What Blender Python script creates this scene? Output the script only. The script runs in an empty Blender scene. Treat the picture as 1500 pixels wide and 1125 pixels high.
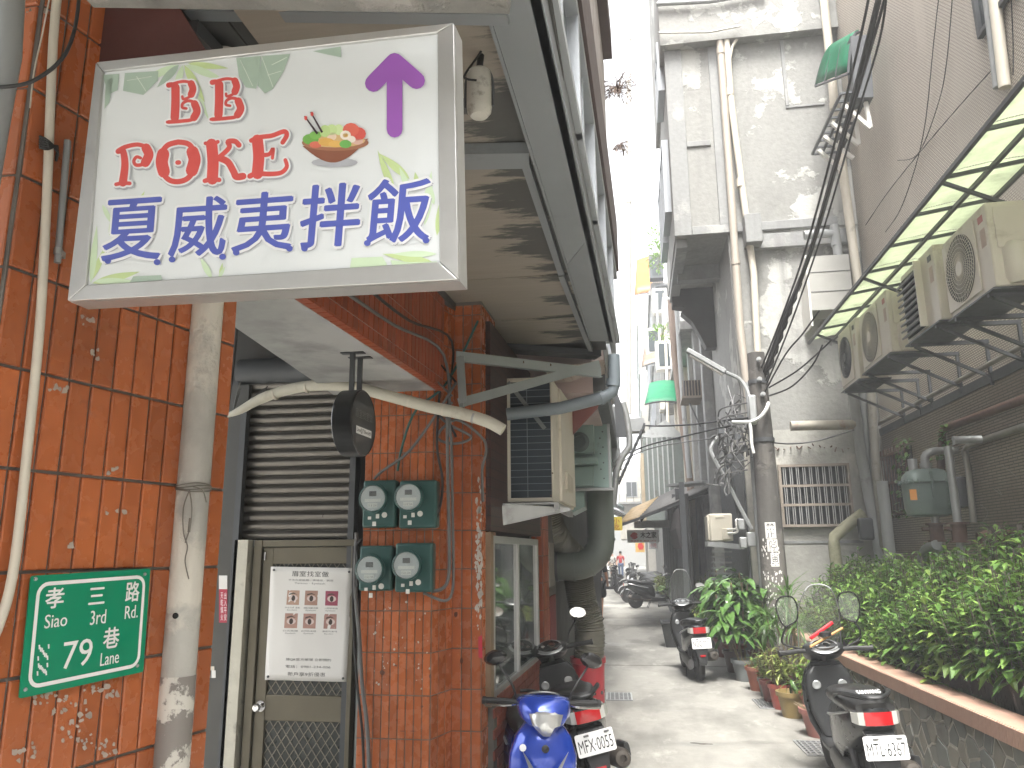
import bpy, bmesh, math, random
from math import radians as R, sin, cos, pi, sqrt, atan2
from mathutils import Vector as V, Matrix
random.seed(7)
S = bpy.context.scene
COL = S.collection
# ---------------------------------------------------------------- camera
H = 1.75
yaw, pitch, roll = R(-9.0), R(12.36), R(-0.5)
FW = V((sin(yaw)*cos(pitch), cos(yaw)*cos(pitch), sin(pitch)))
r0 = V((cos(yaw), -sin(yaw), 0)); u0 = r0.cross(FW)
RT = r0*cos(roll)+u0*sin(roll); UP = -r0*sin(roll)+u0*cos(roll)
CAM = V((0, 0, H)); FPX = 1127.0
cd = bpy.data.cameras.new('camera'); cam = bpy.data.objects.new('camera', cd); COL.objects.link(cam)
cd.sensor_width = 36; cd.lens = FPX/1500*36; cd.clip_end = 3000; cd.clip_start = .05
m = Matrix((RT, UP, -FW)).transposed().to_4x4(); m.translation = CAM; cam.matrix_world = m
S.camera = cam
# ---------------------------------------------------------------- sky, sun, exposure
W = bpy.data.worlds.new('World'); S.world = W; W.use_nodes = True
nt = W.node_tree; bg = nt.nodes['Background']
sk = nt.nodes.new('ShaderNodeTexSky'); sk.sky_type = 'NISHITA'; sk.sun_disc = False
SUN_EL, SUN_AZ = R(64), R(180)
sk.sun_elevation = SUN_EL; sk.sun_rotation = SUN_AZ; sk.air_density = 1.0; sk.dust_density = 6; sk.ozone_density = .6
hs = nt.nodes.new('ShaderNodeHueSaturation'); hs.inputs['Saturation'].default_value = .15
nt.links.new(sk.outputs[0], hs.inputs['Color']); nt.links.new(hs.outputs[0], bg.inputs[0])
bg.inputs[1].default_value = .15
sd = bpy.data.lights.new('sun', 'SUN'); sd.energy = 1.5; sd.angle = R(18); sd.color = (1, .96, .9)
sun = bpy.data.objects.new('sun', sd); COL.objects.link(sun)
sdir = V((sin(SUN_AZ)*cos(SUN_EL), cos(SUN_AZ)*cos(SUN_EL), sin(SUN_EL)))
sun.rotation_euler = sdir.to_track_quat('Z', 'Y').to_euler(); sun.location = (0, 0, 40)
S.view_settings.view_transform = 'Standard'; S.view_settings.look = 'None'
S.view_settings.exposure = 2.6; S.view_settings.gamma = 1.0; S.view_settings.use_curve_mapping = False
S.cycles.max_bounces = 8; S.cycles.diffuse_bounces = 5; S.cycles.transparent_max_bounces = 12
# ---------------------------------------------------------------- measuring: a point of the place seen along a direction, at a known depth
def P(px, py, x=None, y=None, z=None):
    d = FW + RT*((px-750)/FPX) - UP*((py-562.5)/FPX)
    if y is not None: t = y/d.y
    elif x is not None: t = x/d.x
    else: t = (z-H)/d.z
    return CAM + d*t
def PP(px, py, pt, n):
    d = FW + RT*((px-750)/FPX) - UP*((py-562.5)/FPX)
    return CAM + d*((V(pt)-CAM).dot(n)/d.dot(n))
# ---------------------------------------------------------------- mesh builder
class MB:
    def __init__(s): s.v = []; s.f = []
    def add(s, vs, fs):
        n = len(s.v); s.v += [tuple(q) for q in vs]; s.f += [tuple(i+n for i in f) for f in fs]; return s
    def b(s, x0, x1, y0, y1, z0, z1):
        return s.add([(x0,y0,z0),(x1,y0,z0),(x1,y1,z0),(x0,y1,z0),(x0,y0,z1),(x1,y0,z1),(x1,y1,z1),(x0,y1,z1)],
                     [(0,3,2,1),(4,5,6,7),(0,1,5,4),(1,2,6,5),(2,3,7,6),(3,0,4,7)])
    def bar(s, a, b, w, h, up=(0,0,1)):
        a = V(a); b = V(b); d = (b-a).normalized(); u = V(up); sd_ = d.cross(u)
        if sd_.length < 1e-4: sd_ = d.cross(V((1,0,0)))
        sd_.normalize(); u = sd_.cross(d).normalized(); sd_ *= w/2; u *= h/2
        return s.add([a-sd_-u,a+sd_-u,b+sd_-u,b-sd_-u,a-sd_+u,a+sd_+u,b+sd_+u,b-sd_+u],
                     [(0,3,2,1),(4,5,6,7),(0,1,5,4),(1,2,6,5),(2,3,7,6),(3,0,4,7)])
    def loft(s, rings, cap=True, closed=True):
        n = len(s.v); k = len(rings[0])
        for r in rings: s.v += [tuple(q) for q in r]
        for i in range(len(rings)-1):
            for j in range(k if closed else k-1):
                a = n+i*k+j; b_ = n+i*k+(j+1) % k
                s.f.append((a, b_, b_+k, a+k))
        if cap and closed:
            s.f.append(tuple(n+j for j in reversed(range(k)))); e = n+(len(rings)-1)*k
            s.f.append(tuple(e+j for j in range(k)))
        return s
    def tube(s, pts, r, seg=8, cap=True, sub=0):
        pts = [V(p) for p in pts]
        if sub:
            q = []
            for i in range(len(pts)-1):
                p0 = pts[max(i-1,0)]; p1 = pts[i]; p2 = pts[i+1]; p3 = pts[min(i+2,len(pts)-1)]
                for k in range(sub):
                    t = k/sub
                    q.append(.5*((2*p1)+(p2-p0)*t+(2*p0-5*p1+4*p2-p3)*t*t+(3*p1-p0-3*p2+p3)*t**3))
            q.append(pts[-1])
            if isinstance(r, (list, tuple)):
                rr = []
                for i in range(len(r)-1): rr += [r[i]+(r[i+1]-r[i])*k/sub for k in range(sub)]
                r = rr+[r[-1]]
            pts = q
        rings = []; up = None
        for i, p in enumerate(pts):
            d = (pts[min(i+1,len(pts)-1)]-pts[max(i-1,0)]).normalized()
            if up is None: up = d.orthogonal().normalized()
            else:
                up = (up - d*up.dot(d))
                up = up.normalized() if up.length > 1e-5 else d.orthogonal().normalized()
            sd_ = d.cross(up); rad = r[i] if isinstance(r, (list, tuple)) else r
            rings.append([p+(up*cos(2*pi*k/seg)+sd_*sin(2*pi*k/seg))*rad for k in range(seg)])
        return s.loft(rings, cap)
    def lathe(s, prof, c=(0,0,0), seg=20, axis=(0,0,1)):
        ax = V(axis).normalized(); u = ax.orthogonal().normalized(); w = ax.cross(u); c = V(c)
        return s.loft([[c+ax*z+(u*cos(2*pi*k/seg)+w*sin(2*pi*k/seg))*r for k in range(seg)] for r, z in prof])
    def prism(s, pts, vec):
        pts = [V(p) for p in pts]; vec = V(vec); k = len(pts)
        n = sum(((pts[i]-pts[0]).cross(pts[(i+1) % k]-pts[0]) for i in range(1,k)), V((0,0,0)))
        if n.dot(vec) > 0: pts = pts[::-1]
        return s.loft([pts, [p+vec for p in pts]])
    def poly(s, pts): return s.add(pts, [tuple(range(len(pts)))])
    def grid(s, fn, nu, nv):
        vs = [fn(i/nu, j/nv) for j in range(nv+1) for i in range(nu+1)]
        return s.add(vs, [(j*(nu+1)+i, j*(nu+1)+i+1, (j+1)*(nu+1)+i+1, (j+1)*(nu+1)+i) for j in range(nv) for i in range(nu)])
    def leaf(s, p, d, L, w, droop=.4, up=(0,0,1), seg=3, fold=.25):
        p = V(p); d = V(d).normalized(); side = d.cross(V(up))
        side = side.normalized() if side.length > 1e-3 else V((1,0,0))
        n = len(s.v); c = V(p)
        for i in range(seg+1):
            t = i/seg; ww = w*.5*max(.04, sin(pi*min(1, t*.93+.05))**.8)
            nn = side.cross(d)
            s.v += [tuple(c-side*ww+nn*ww*fold), tuple(c), tuple(c+side*ww+nn*ww*fold)]
            d = (d+V((0,0,-droop/seg))).normalized(); c = c+d*(L/seg)
        for i in range(seg):
            a = n+3*i
            s.f += [(a,a+1,a+4,a+3), (a+1,a+2,a+5,a+4)]
        return s
    def mesh(s, name, m, smooth=False, ang=35):
        me = bpy.data.meshes.new(name); me.from_pydata(s.v, [], s.f)
        if m: me.materials.append(m)
        if smooth:
            me.polygons.foreach_set('use_smooth', [True]*len(me.polygons))
            me.update(); me.set_sharp_from_angle(angle=R(ang))
        me.update(); return me
    def shift(s, o): s.v = [(a-o[0], b-o[1], c-o[2]) for a, b, c in s.v]; return s
WORLD = set()
def thing(name, label, cat, loc=(0,0,0), rz=0, group=None, world=False, kind=None):
    o = bpy.data.objects.new(name, None); COL.objects.link(o); o.empty_display_size = .1
    o.location = loc; o.rotation_euler = (0, 0, rz)
    o['label'] = label
    if cat: o['category'] = cat
    if group: o['group'] = group
    if kind: o['kind'] = kind
    if world: WORLD.add(o.name)
    return o
def obj(name, mb, m, parent=None, smooth=False, bev=0, label=None, kind=None, ang=35, solid=0):
    if parent and parent.name in WORLD: mb.shift(parent.location)
    o = bpy.data.objects.new(name, mb.mesh(name, m, smooth or bev > 0, ang)); COL.objects.link(o)
    if parent:
        o.parent = parent
        if parent.get('_sub') : pass
    if solid:
        md = o.modifiers.new('solid', 'SOLIDIFY'); md.thickness = solid; md.offset = 0
    if bev:
        md = o.modifiers.new('bevel', 'BEVEL'); md.width = bev; md.segments = 2; md.limit_method = 'ANGLE'; md.angle_limit = R(40)
    if label: o['label'] = label
    if kind: o['kind'] = kind
    return o
def sub(name, mb, m, part, top=None, **k):
    """sub-part under a part; coordinates as for the thing itself"""
    if top and top.name in WORLD: mb.shift(top.location)
    return obj(name, mb, m, part, **k)
def solo(name, mb, m, label=None, cat=None, group=None, kind=None, smooth=False, bev=0, ang=35, solid=0):
    xs = [q[0] for q in mb.v]; ys = [q[1] for q in mb.v]; zs = [q[2] for q in mb.v]
    c = ((min(xs)+max(xs))/2, (min(ys)+max(ys))/2, min(zs)); mb.shift(c)
    o = obj(name, mb, m, None, smooth, bev, ang=ang, solid=solid); o.location = c
    if label: o['label'] = label
    if cat: o['category'] = cat
    if group: o['group'] = group
    if kind: o['kind'] = kind
    return o
def copy_tree(o, parent=None):
    c = o.copy(); COL.objects.link(c); c.parent = parent
    if o.name in WORLD: WORLD.add(c.name)
    for ch in list(o.children): copy_tree(ch, c)
    return c
# ---------------------------------------------------------------- materials
def nodes(name):
    m = bpy.data.materials.new(name); m.use_nodes = True
    t = m.node_tree; return m, t, t.nodes['Principled BSDF']
def N(t, ty, **k):
    n = t.nodes.new(ty)
    for a, b in k.items():
        if a in n.inputs: n.inputs[a].default_value = b
        else: setattr(n, a, b)
    return n
def c4(c): return (*c, 1)
def noise(t, vec, scale, detail=4, rough=.55):
    n = N(t, 'ShaderNodeTexNoise'); n.inputs['Scale'].default_value = scale; n.inputs['Detail'].default_value = detail
    n.inputs['Roughness'].default_value = rough; t.links.new(vec, n.inputs['Vector']); return n.outputs['Fac']
def ramp(t, fac, a, b):
    n = N(t, 'ShaderNodeMapRange'); n.clamp = True
    n.inputs['From Min'].default_value = a; n.inputs['From Max'].default_value = b
    t.links.new(fac, n.inputs['Value']); return n.outputs['Result']
def mix(t, fac, a, b, mode='MIX'):
    n = N(t, 'ShaderNodeMix'); n.data_type = 'RGBA'; n.blend_type = mode
    if isinstance(fac, float): n.inputs[0].default_value = fac
    else: t.links.new(fac, n.inputs[0])
    for i, q in ((6, a), (7, b)):
        if isinstance(q, tuple): n.inputs[i].default_value = c4(q)
        else: t.links.new(q, n.inputs[i])
    return n.outputs[2]
def coords(t, scale=(1,1,1), kind='Object', rand=False):
    tc = N(t, 'ShaderNodeTexCoord'); mp = N(t, 'ShaderNodeMapping'); mp.inputs['Scale'].default_value = scale
    src = tc.outputs[kind]
    if kind == 'World':
        pass
    t.links.new(src, mp.inputs['Vector'])
    if rand:
        oi = N(t, 'ShaderNodeObjectInfo'); mu = N(t, 'ShaderNodeMath', operation='MULTIPLY'); mu.inputs[1].default_value = 37
        t.links.new(oi.outputs['Random'], mu.inputs[0]); t.links.new(mu.outputs[0], mp.inputs['Location'])
    return mp.outputs['Vector']
def wcoords(t, scale=(1,1,1)):
    g = N(t, 'ShaderNodeNewGeometry'); mp = N(t, 'ShaderNodeMapping'); mp.inputs['Scale'].default_value = scale
    t.links.new(g.outputs['Position'], mp.inputs['Vector']); return mp.outputs['Vector']
def bump(t, p, h, strength=.3, dist=.01):
    b_ = N(t, 'ShaderNodeBump'); b_.inputs['Strength'].default_value = strength; b_.inputs['Distance'].default_value = dist
    t.links.new(h, b_.inputs['Height']); t.links.new(b_.outputs[0], p.inputs['Normal'])
def mat(name, col, rough=.6, metal=0, var=.25, scale=6, bmp=.15, dirt=.0, dcol=(.06,.05,.04), dscale=3, stretch=(1,1,1), rand=0, coat=0, alpha=1, spec=.5, trans=0):
    m, t, p = nodes(name); v = wcoords(t, stretch)
    n1 = noise(t, v, scale, 5)
    c = mix(t, n1, tuple(q*(1-var) for q in col), tuple(min(1, q*(1+var)) for q in col))
    if rand:
        oi = N(t, 'ShaderNodeObjectInfo'); r_ = ramp(t, oi.outputs['Random'], 0, 1)
        hv = N(t, 'ShaderNodeHueSaturation'); mr = N(t, 'ShaderNodeMapRange'); mr.inputs['To Min'].default_value = 1-rand; mr.inputs['To Max'].default_value = 1+rand
        t.links.new(r_, mr.inputs['Value']); t.links.new(mr.outputs[0], hv.inputs['Value']); t.links.new(c, hv.inputs['Color']); c = hv.outputs[0]
    if dirt:
        n2 = noise(t, v, dscale, 8, .65); f = ramp(t, n2, .72-dirt*.4, .78-dirt*.2)
        fm = N(t, 'ShaderNodeMath', operation='MULTIPLY'); fm.inputs[1].default_value = min(1, .4+dirt); t.links.new(f, fm.inputs[0])
        c = mix(t, fm.outputs[0], c, dcol)
    t.links.new(c, p.inputs['Base Color'])
    n3 = noise(t, v, scale*3, 4)
    rr = N(t, 'ShaderNodeMapRange'); rr.inputs['To Min'].default_value = max(0, rough-.12); rr.inputs['To Max'].default_value = min(1, rough+.12)
    t.links.new(n3, rr.inputs['Value']); t.links.new(rr.outputs[0], p.inputs['Roughness'])
    p.inputs['Metallic'].default_value = metal; p.inputs['Specular IOR Level'].default_value = spec
    if coat: p.inputs['Coat Weight'].default_value = coat; p.inputs['Coat Roughness'].default_value = .08
    if alpha < 1: p.inputs['Alpha'].default_value = alpha
    if trans: p.inputs['Transmission Weight'].default_value = trans
    if bmp: bump(t, p, noise(t, v, scale*8, 4), bmp, .004)
    return m
def streaked(name, base, light, dark, sc=1.2, lt=(.52,.56), dk=(.5,.7), rough=.85, bstr=.4, lowtint=None):
    """weathered render / concrete with peeled patches, vertical streaks and grime of their own shape"""
    m, t, p = nodes(name); v = wcoords(t); vs = wcoords(t, (1.5,1.5,.18))
    n1 = noise(t, v, sc, 9, .62); n2 = noise(t, v, sc*.45, 8, .6); n3 = noise(t, vs, 2.2, 6, .6); n4 = noise(t, v, 14, 5)
    c = mix(t, n4, tuple(q*.8 for q in base), tuple(min(1,q*1.2) for q in base))
    c = mix(t, ramp(t, n2, lt[0], lt[1]), c, light)
    c = mix(t, ramp(t, n3, dk[0], dk[1]), c, dark)
    c = mix(t, ramp(t, n1, .55, .75), c, tuple(q*.75 for q in base))
    t.links.new(c, p.inputs['Base Color']); p.inputs['Roughness'].default_value = rough
    ad = N(t, 'ShaderNodeMath', operation='ADD'); t.links.new(n1, ad.inputs[0]); t.links.new(ramp(t, n2, lt[0], lt[1]), ad.inputs[1])
    ad2 = N(t, 'ShaderNodeMath', operation='ADD'); t.links.new(ad.outputs[0], ad2.inputs[0]); t.links.new(n4, ad2.inputs[1])
    bump(t, p, ad2.outputs[0], bstr, .02); return m
def plain(name, col, rough=.5, metal=0, coat=0, emit=0, spec=.5):
    m, t, p = nodes(name); p.inputs['Base Color'].default_value = c4(col); p.inputs['Roughness'].default_value = rough
    p.inputs['Metallic'].default_value = metal; p.inputs['Specular IOR Level'].default_value = spec
    if coat: p.inputs['Coat Weight'].default_value = coat; p.inputs['Coat Roughness'].default_value = .05
    if emit: p.inputs['Emission Color'].default_value = c4(col); p.inputs['Emission Strength'].default_value = emit
    return m
def bricky(name, axis, c1, c2, mortar, bw, bh, off=.5, msize=.02, bstr=.5, rough=.6, dirt=.3):
    """far tile / brick cladding whose pieces are too small to tell apart"""
    m, t, p = nodes(name); g = N(t, 'ShaderNodeNewGeometry'); sp = N(t, 'ShaderNodeSeparateXYZ'); cb = N(t, 'ShaderNodeCombineXYZ')
    t.links.new(g.outputs['Position'], sp.inputs[0]); t.links.new(sp.outputs[axis], cb.inputs[0]); t.links.new(sp.outputs['Z'], cb.inputs[1])
    br = N(t, 'ShaderNodeTexBrick'); br.offset = off
    br.inputs['Scale'].default_value = 1; br.inputs['Brick Width'].default_value = bw; br.inputs['Row Height'].default_value = bh
    br.inputs['Mortar Size'].default_value = msize*bh; br.inputs['Mortar Smooth'].default_value = .2
    br.inputs['Color1'].default_value = c4(c1); br.inputs['Color2'].default_value = c4(c2); br.inputs['Mortar'].default_value = c4(mortar)
    t.links.new(cb.outputs[0], br.inputs['Vector'])
    v = wcoords(t); vs = wcoords(t, (1,1,.2))
    c = mix(t, ramp(t, noise(t, v, .8, 8, .65), .5, .75), br.outputs['Color'], tuple(q*.62 for q in c1))
    if dirt: c = mix(t, ramp(t, noise(t, vs, 1.8, 6), .55, .8), c, tuple(q*(1-dirt) for q in c1))
    t.links.new(c, p.inputs['Base Color']); p.inputs['Roughness'].default_value = rough
    iv = N(t, 'ShaderNodeMath', operation='SUBTRACT'); iv.inputs[0].default_value = 1; t.links.new(br.outputs['Fac'], iv.inputs[1])
    bump(t, p, iv.outputs[0], bstr, .006); return m
def leafmat(name, c1, c2, gloss=.35, trans=.25):
    m, t, p = nodes(name); v = wcoords(t)
    c = mix(t, ramp(t, noise(t, v, 9, 3), .35, .65), c1, c2)
    t.links.new(c, p.inputs['Base Color']); p.inputs['Roughness'].default_value = gloss
    tl = N(t, 'ShaderNodeBsdfTranslucent'); mx = N(t, 'ShaderNodeMixShader'); mx.inputs[0].default_value = trans
    t.links.new(c, tl.inputs['Color']); t.links.new(p.outputs[0], mx.inputs[1]); t.links.new(tl.outputs[0], mx.inputs[2])
    t.links.new(mx.outputs[0], t.nodes['Material Output'].inputs['Surface']); return m
def glassy(name, tint=(.6,.7,.7), alpha=.35, rough=.05):
    m, t, p = nodes(name); tr = N(t, 'ShaderNodeBsdfTransparent'); tr.inputs['Color'].default_value = c4(tint)
    p.inputs['Base Color'].default_value = c4(tint); p.inputs['Roughness'].default_value = rough
    mx = N(t, 'ShaderNodeMixShader'); mx.inputs[0].default_value = alpha
    t.links.new(tr.outputs[0], mx.inputs[1]); t.links.new(p.outputs[0], mx.inputs[2])
    t.links.new(mx.outputs[0], t.nodes['Material Output'].inputs['Surface']); return m
def sheetmat(name, col, trans=.6, dirt=.3):
    m, t, p = nodes(name); v = wcoords(t); vs = wcoords(t, (1,1,1))
    c = mix(t, ramp(t, noise(t, v, 3, 8, .7), .45, .75), col, tuple(q*(1-dirt) for q in col))
    t.links.new(c, p.inputs['Base Color']); p.inputs['Roughness'].default_value = .4
    tl = N(t, 'ShaderNodeBsdfTranslucent'); mx = N(t, 'ShaderNodeMixShader'); mx.inputs[0].default_value = trans
    t.links.new(c, tl.inputs['Color']); t.links.new(p.outputs[0], mx.inputs[1]); t.links.new(tl.outputs[0], mx.inputs[2])
    t.links.new(mx.outputs[0], t.nodes['Material Output'].inputs['Surface']); return m
M = {}
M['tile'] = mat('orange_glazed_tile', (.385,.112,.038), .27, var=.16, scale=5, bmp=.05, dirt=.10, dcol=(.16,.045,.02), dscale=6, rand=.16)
M['tile2'] = mat('orange_glazed_tile_dark', (.27,.06,.022), .34, var=.25, scale=5, bmp=.06, dirt=.3, dcol=(.10,.03,.016), dscale=5, rand=.18)  # darker, more heavily stained copy of the orange tile
M['grout'] = mat('grout', (.15,.14,.125), .9, var=.4, scale=12)
M['darkred'] = mat('dark_red_brick', (.22,.055,.03), .45, var=.3, scale=9, rand=.2, dirt=.2)
M['pvc'] = mat('cream_pvc', (.55,.51,.43), .45, var=.12, scale=4, bmp=.03, dirt=.25, dcol=(.2,.17,.13), dscale=5)
M['greypipe'] = mat('grey_pipe', (.24,.25,.25), .5, var=.15, scale=3, bmp=.05, dirt=.3, dcol=(.10,.09,.08))
M['drain'] = streaked('painted_drain', (.42,.41,.38), (.60,.57,.51), (.30,.29,.27), sc=3)
M['alu'] = mat('brushed_aluminium', (.55,.55,.54), .38, metal=.75, var=.1, scale=10, bmp=.03, dirt=.2, dcol=(.3,.3,.29))
M['steel'] = mat('galvanised_steel', (.38,.39,.39), .45, metal=.6, var=.2, scale=8, bmp=.05, dirt=.3, dcol=(.14,.11,.09))
M['darksteel'] = mat('dark_steel', (.08,.085,.09), .5, metal=.3, var=.25, scale=6, dirt=.2)
M['rust'] = mat('rusty_iron', (.11,.065,.048), .8, metal=.1, var=.4, scale=14, bmp=.3)
M['black'] = mat('black_rubber', (.018,.018,.018), .55, var=.3, scale=8, bmp=.05)
M['blackgloss'] = plain('black_gloss', (.012,.012,.013), .22, coat=.4)
M['white'] = mat('white_enamel', (.68,.67,.63), .4, var=.05, scale=5, bmp=.02, dirt=.12, dcol=(.4,.37,.3))
M['acwhite'] = mat('aged_cream_casing', (.60,.56,.47), .42, var=.07, scale=3, bmp=.02, dirt=.28, dcol=(.33,.28,.2), dscale=2.5)
M['concrete'] = streaked('grey_render', (.25,.25,.235), (.42,.42,.395), (.18,.18,.172), sc=1.3, lt=(.56,.58), dk=(.56,.85))
M['concrete_low'] = streaked('pale_render', (.35,.345,.315), (.52,.50,.445), (.25,.25,.23), sc=1.0, lt=(.5,.56), dk=(.6,.85))
M['frame_conc'] = streaked('smooth_cement', (.25,.255,.25), (.32,.32,.31), (.18,.18,.18), sc=2, dk=(.5,.8), bstr=.2)
M['darkwall'] = mat('dark_grey_wall', (.07,.07,.068), .8, var=.4, scale=2, dirt=.3)  # dark grey with random darker patches
M['paper'] = mat('paper', (.70,.69,.66), .7, var=.04, scale=3, bmp=.02)
M['ink'] = plain('black_ink', (.02,.02,.02), .6)
M['inkgrey'] = plain('grey_ink', (.12,.12,.12), .6)
M['wht'] = plain('white_paint', (.78,.78,.78), .45)
M['plug'] = mat('brown_soffit_beam', (.12,.10,.085), .7, var=.3, scale=5)
M['glass'] = glassy('window_glass', (.42,.5,.5), .5, .04)
M['clear'] = glassy('clear_plastic', (.86,.88,.86), .16, .08)
M['redlens'] = plain('red_lens', (.40,.006,.010), .12, coat=.8)
M['clearlens'] = plain('clear_lens', (.42,.42,.39), .12, coat=.8)
M['amber'] = plain('amber_lens', (.7,.35,.12), .15, coat=.6)
M['chrome'] = plain('chrome', (.7,.7,.7), .12, metal=1)
# ---------------------------------------------------------------- lettering: flat print laid on a surface
def glyph(name, s, O, X, Y, m, parent, top=None, off=0.0, lift=.0, ext=0, shear=0, keep=False):
    """text whose box runs from corner O along X (width) and Y (height); lift = distance proud of the surface"""
    c = bpy.data.curves.new('t', 'FONT'); c.body = s; c.offset = off; c.resolution_u = 3; c.space_character = 1.0; c.shear = shear
    o = bpy.data.objects.new('t', c); COL.objects.link(o); dg = bpy.context.evaluated_depsgraph_get()
    me = o.evaluated_get(dg).to_mesh(); vs = [v.co.copy() for v in me.vertices]; fs = [tuple(p.vertices) for p in me.polygons]
    o.evaluated_get(dg).to_mesh_clear(); bpy.data.objects.remove(o); bpy.data.curves.remove(c)
    mb = MB()
    if not vs: return None
    x0 = min(v.x for v in vs)+off; x1 = max(v.x for v in vs)-off; y0 = min(v.y for v in vs)+off; y1 = max(v.y for v in vs)-off
    O = V(O); X = V(X); Y = V(Y); n = X.cross(Y).normalized()*lift
    kx = 1/max(x1-x0, 1e-4); ky = 1/max(y1-y0, 1e-4)
    mb.add([O+n+X*((v.x-x0)*kx)+Y*((v.y-y0)*ky) for v in vs], fs)
    if parent is None: return mb
    t_ = top or parent
    if t_.name in WORLD: mb.shift(t_.location)
    return obj(name, mb, m, None if parent is None else parent) if not (parent.name in WORLD) else _raw(name, mb, m, parent)
def _raw(name, mb, m, parent):
    o = bpy.data.objects.new(name, mb.mesh(name, m)); COL.objects.link(o); o.parent = parent; return o
HAZE = 0.005
# ================================================================ GROUND
def ground_mat():
    m, t, p = nodes('worn_concrete_paving'); v = wcoords(t); vs = wcoords(t, (.7, .3, 1))
    a = noise(t, vs, 1.6, 8, .62); b_ = noise(t, v, 9, 6, .6); w = noise(t, wcoords(t, (.5, 1.1, 1)), .9, 5, .6); f = noise(t, v, 60, 3)
    c = mix(t, b_, (.24,.233,.21), (.325,.315,.285))
    c = mix(t, ramp(t, a, .44, .60), c, (.175,.17,.153))
    c = mix(t, ramp(t, noise(t, vs, 3.5, 9, .7), .56, .7), c, (.38,.37,.335))
    wet = ramp(t, w, .60, .72); c = mix(t, wet, c, (.17,.165,.152))
    c = mix(t, ramp(t, f, .62, .8), c, (.16,.155,.14))
    t.links.new(c, p.inputs['Base Color'])
    rr = N(t, 'ShaderNodeMapRange'); rr.inputs['To Min'].default_value = .72; rr.inputs['To Max'].default_value = .12
    t.links.new(wet, rr.inputs['Value']); t.links.new(rr.outputs[0], p.inputs['Roughness'])
    bump(t, p, b_, .35, .006); return m
g = MB(); g.grid(lambda u, v: (-400+u*800, -60+v*860, 0), 8, 8)
obj('ground', g, ground_mat(), kind='structure')
# paving joint strips: recessed joints shown as thin dark sunk lines every few metres
for yy in (12.9, 21.8):
    j = MB(); j.b(-1.6, 2.1, yy, yy+.012, -.02, .004); obj('paving_joint', j, M['grout'], kind='structure')
# ================================================================ TILES
tm = MB(); _w, _h, _t, _b = .030, .1135, .008, .003
tm.loft([[(-_w,0,-_h),(_w,0,-_h),(_w,0,_h),(-_w,0,_h)], [(-_w,-_t+_b,-_h),(_w,-_t+_b,-_h),(_w,-_t+_b,_h),(-_w,-_t+_b,_h)],
         [(-_w+_b,-_t,-_h+_b),(_w-_b,-_t,-_h+_b),(_w-_b,-_t,_h-_b),(-_w+_b,-_t,_h-_b)]], cap=True)
TILE = tm.mesh('tile', M['tile']); TILE2 = tm.mesh('tile_dark', M['tile2'])
def tiles(parent, O, d, width, z0, z1, zj, mesh=None, skip=(), narrow=True, horiz=False):
    """clad a vertical face: O lower-left point, d unit direction along it (outward normal = to the right-hand side seen from outside)"""
    mesh = mesh or TILE; O = V(O); d = V((d[0], d[1], 0)).normalized(); pw, ph = .0665, .2365
    n = max(1, round(width/pw)); sx = width/n/pw
    rz = atan2(d.y, d.x); k0 = math.floor((z0-zj)/ph); k = k0; cnt = 0
    while zj+k*ph < z1-.03:
        a = max(z0, zj+k*ph)+.004; b_ = min(z1, zj+(k+1)*ph)-.004
        if b_-a > .02:
            for i in range(n):
                if (i, k-k0) in skip: continue
                o = bpy.data.objects.new('tile', mesh); COL.objects.link(o); o.parent = parent
                p = O+d*((i+.5)*width/n); o.location = (p.x-parent.location.x, p.y-parent.location.y, (a+b_)/2-parent.location.z)
                o.rotation_euler = (random.gauss(0, .006), random.gauss(0, .003), rz+random.gauss(0, .006)); o.scale = (sx, 1, (b_-a)/.227); cnt += 1
        k += 1
    return cnt
# ---------------------------------------------------------------- corner pillar with the street plate
dB = V((sin(R(11.6)), cos(R(11.6)), 0)); B0 = P(262, 700, y=2.1); B0.z = 0
nB = V((dB.y, -dB.x, 0))
cA = PP(37, 197, B0, nB); cA.z = 0
cE = PP(313, 900, B0, nB); cE.z = 0
cl = thing('tiled_corner_pillar', 'orange tiled corner pillar carrying the green street name plate and torn poster scraps', 'pillar', (cA.x-.2, cA.y+.2, 0), world=True)
zt = 3.42
q = [cA+V((-.9,0,0)), cA, cE, cE+V((-.45,.1,0)), cE+V((-1.0,.1,0))]
q = [p+nB*-.001 for p in q]
c = MB(); c.prism(q, (0,0,zt)); obj('wall', c, M['grout'], cl)
zj = PP(250, 832, B0, nB).z
wB = (cE-cA).length
ntile = tiles(cl, cA, dB, wB, .95, zt, zj)
fA = cA+V((-.27,0,0)); ntile += tiles(cl, fA, (1,0,0), .262, 1.0, zt, zj)
print('corner tiles', ntile)
def Bp(px, py, o=0): return PP(px, py, B0+nB*(.009+o), nB)
# torn poster remnants glued to the tiles (thin real scraps)
scr = MB(); rs = random.Random(3)
for (sx, sy, sw, sh, n) in ((60,15,60,6,8),(93,570,45,8,9),(140,655,12,40,1),(165,690,25,10,5),(170,750,30,4,4),(110,800,16,4,4),(110,1055,50,60,34),(75,1030,50,30,20),(140,1000,40,25,16),(145,1095,50,25,22),(40,1100,40,30,14),(165,1010,20,20,8),(130,480,30,40,7),(140,515,14,20,6)):
    for i in range(int(n*.8)):
        x = sx+rs.uniform(-.5,.5)*sw; y = sy+rs.uniform(-.5,.5)*sh; r_ = rs.uniform(2,7) if n > 1 else 12
        k = rs.randint(5,8); pts = []
        for j in range(k):
            a = 2*pi*j/k; rr = r_*rs.uniform(.4,1.1); pts.append(Bp(x+cos(a)*rr*.8, y+sin(a)*rr*.9, .0015+.0004*(i % 5)))
        scr.poly(pts[::-1])
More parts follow.
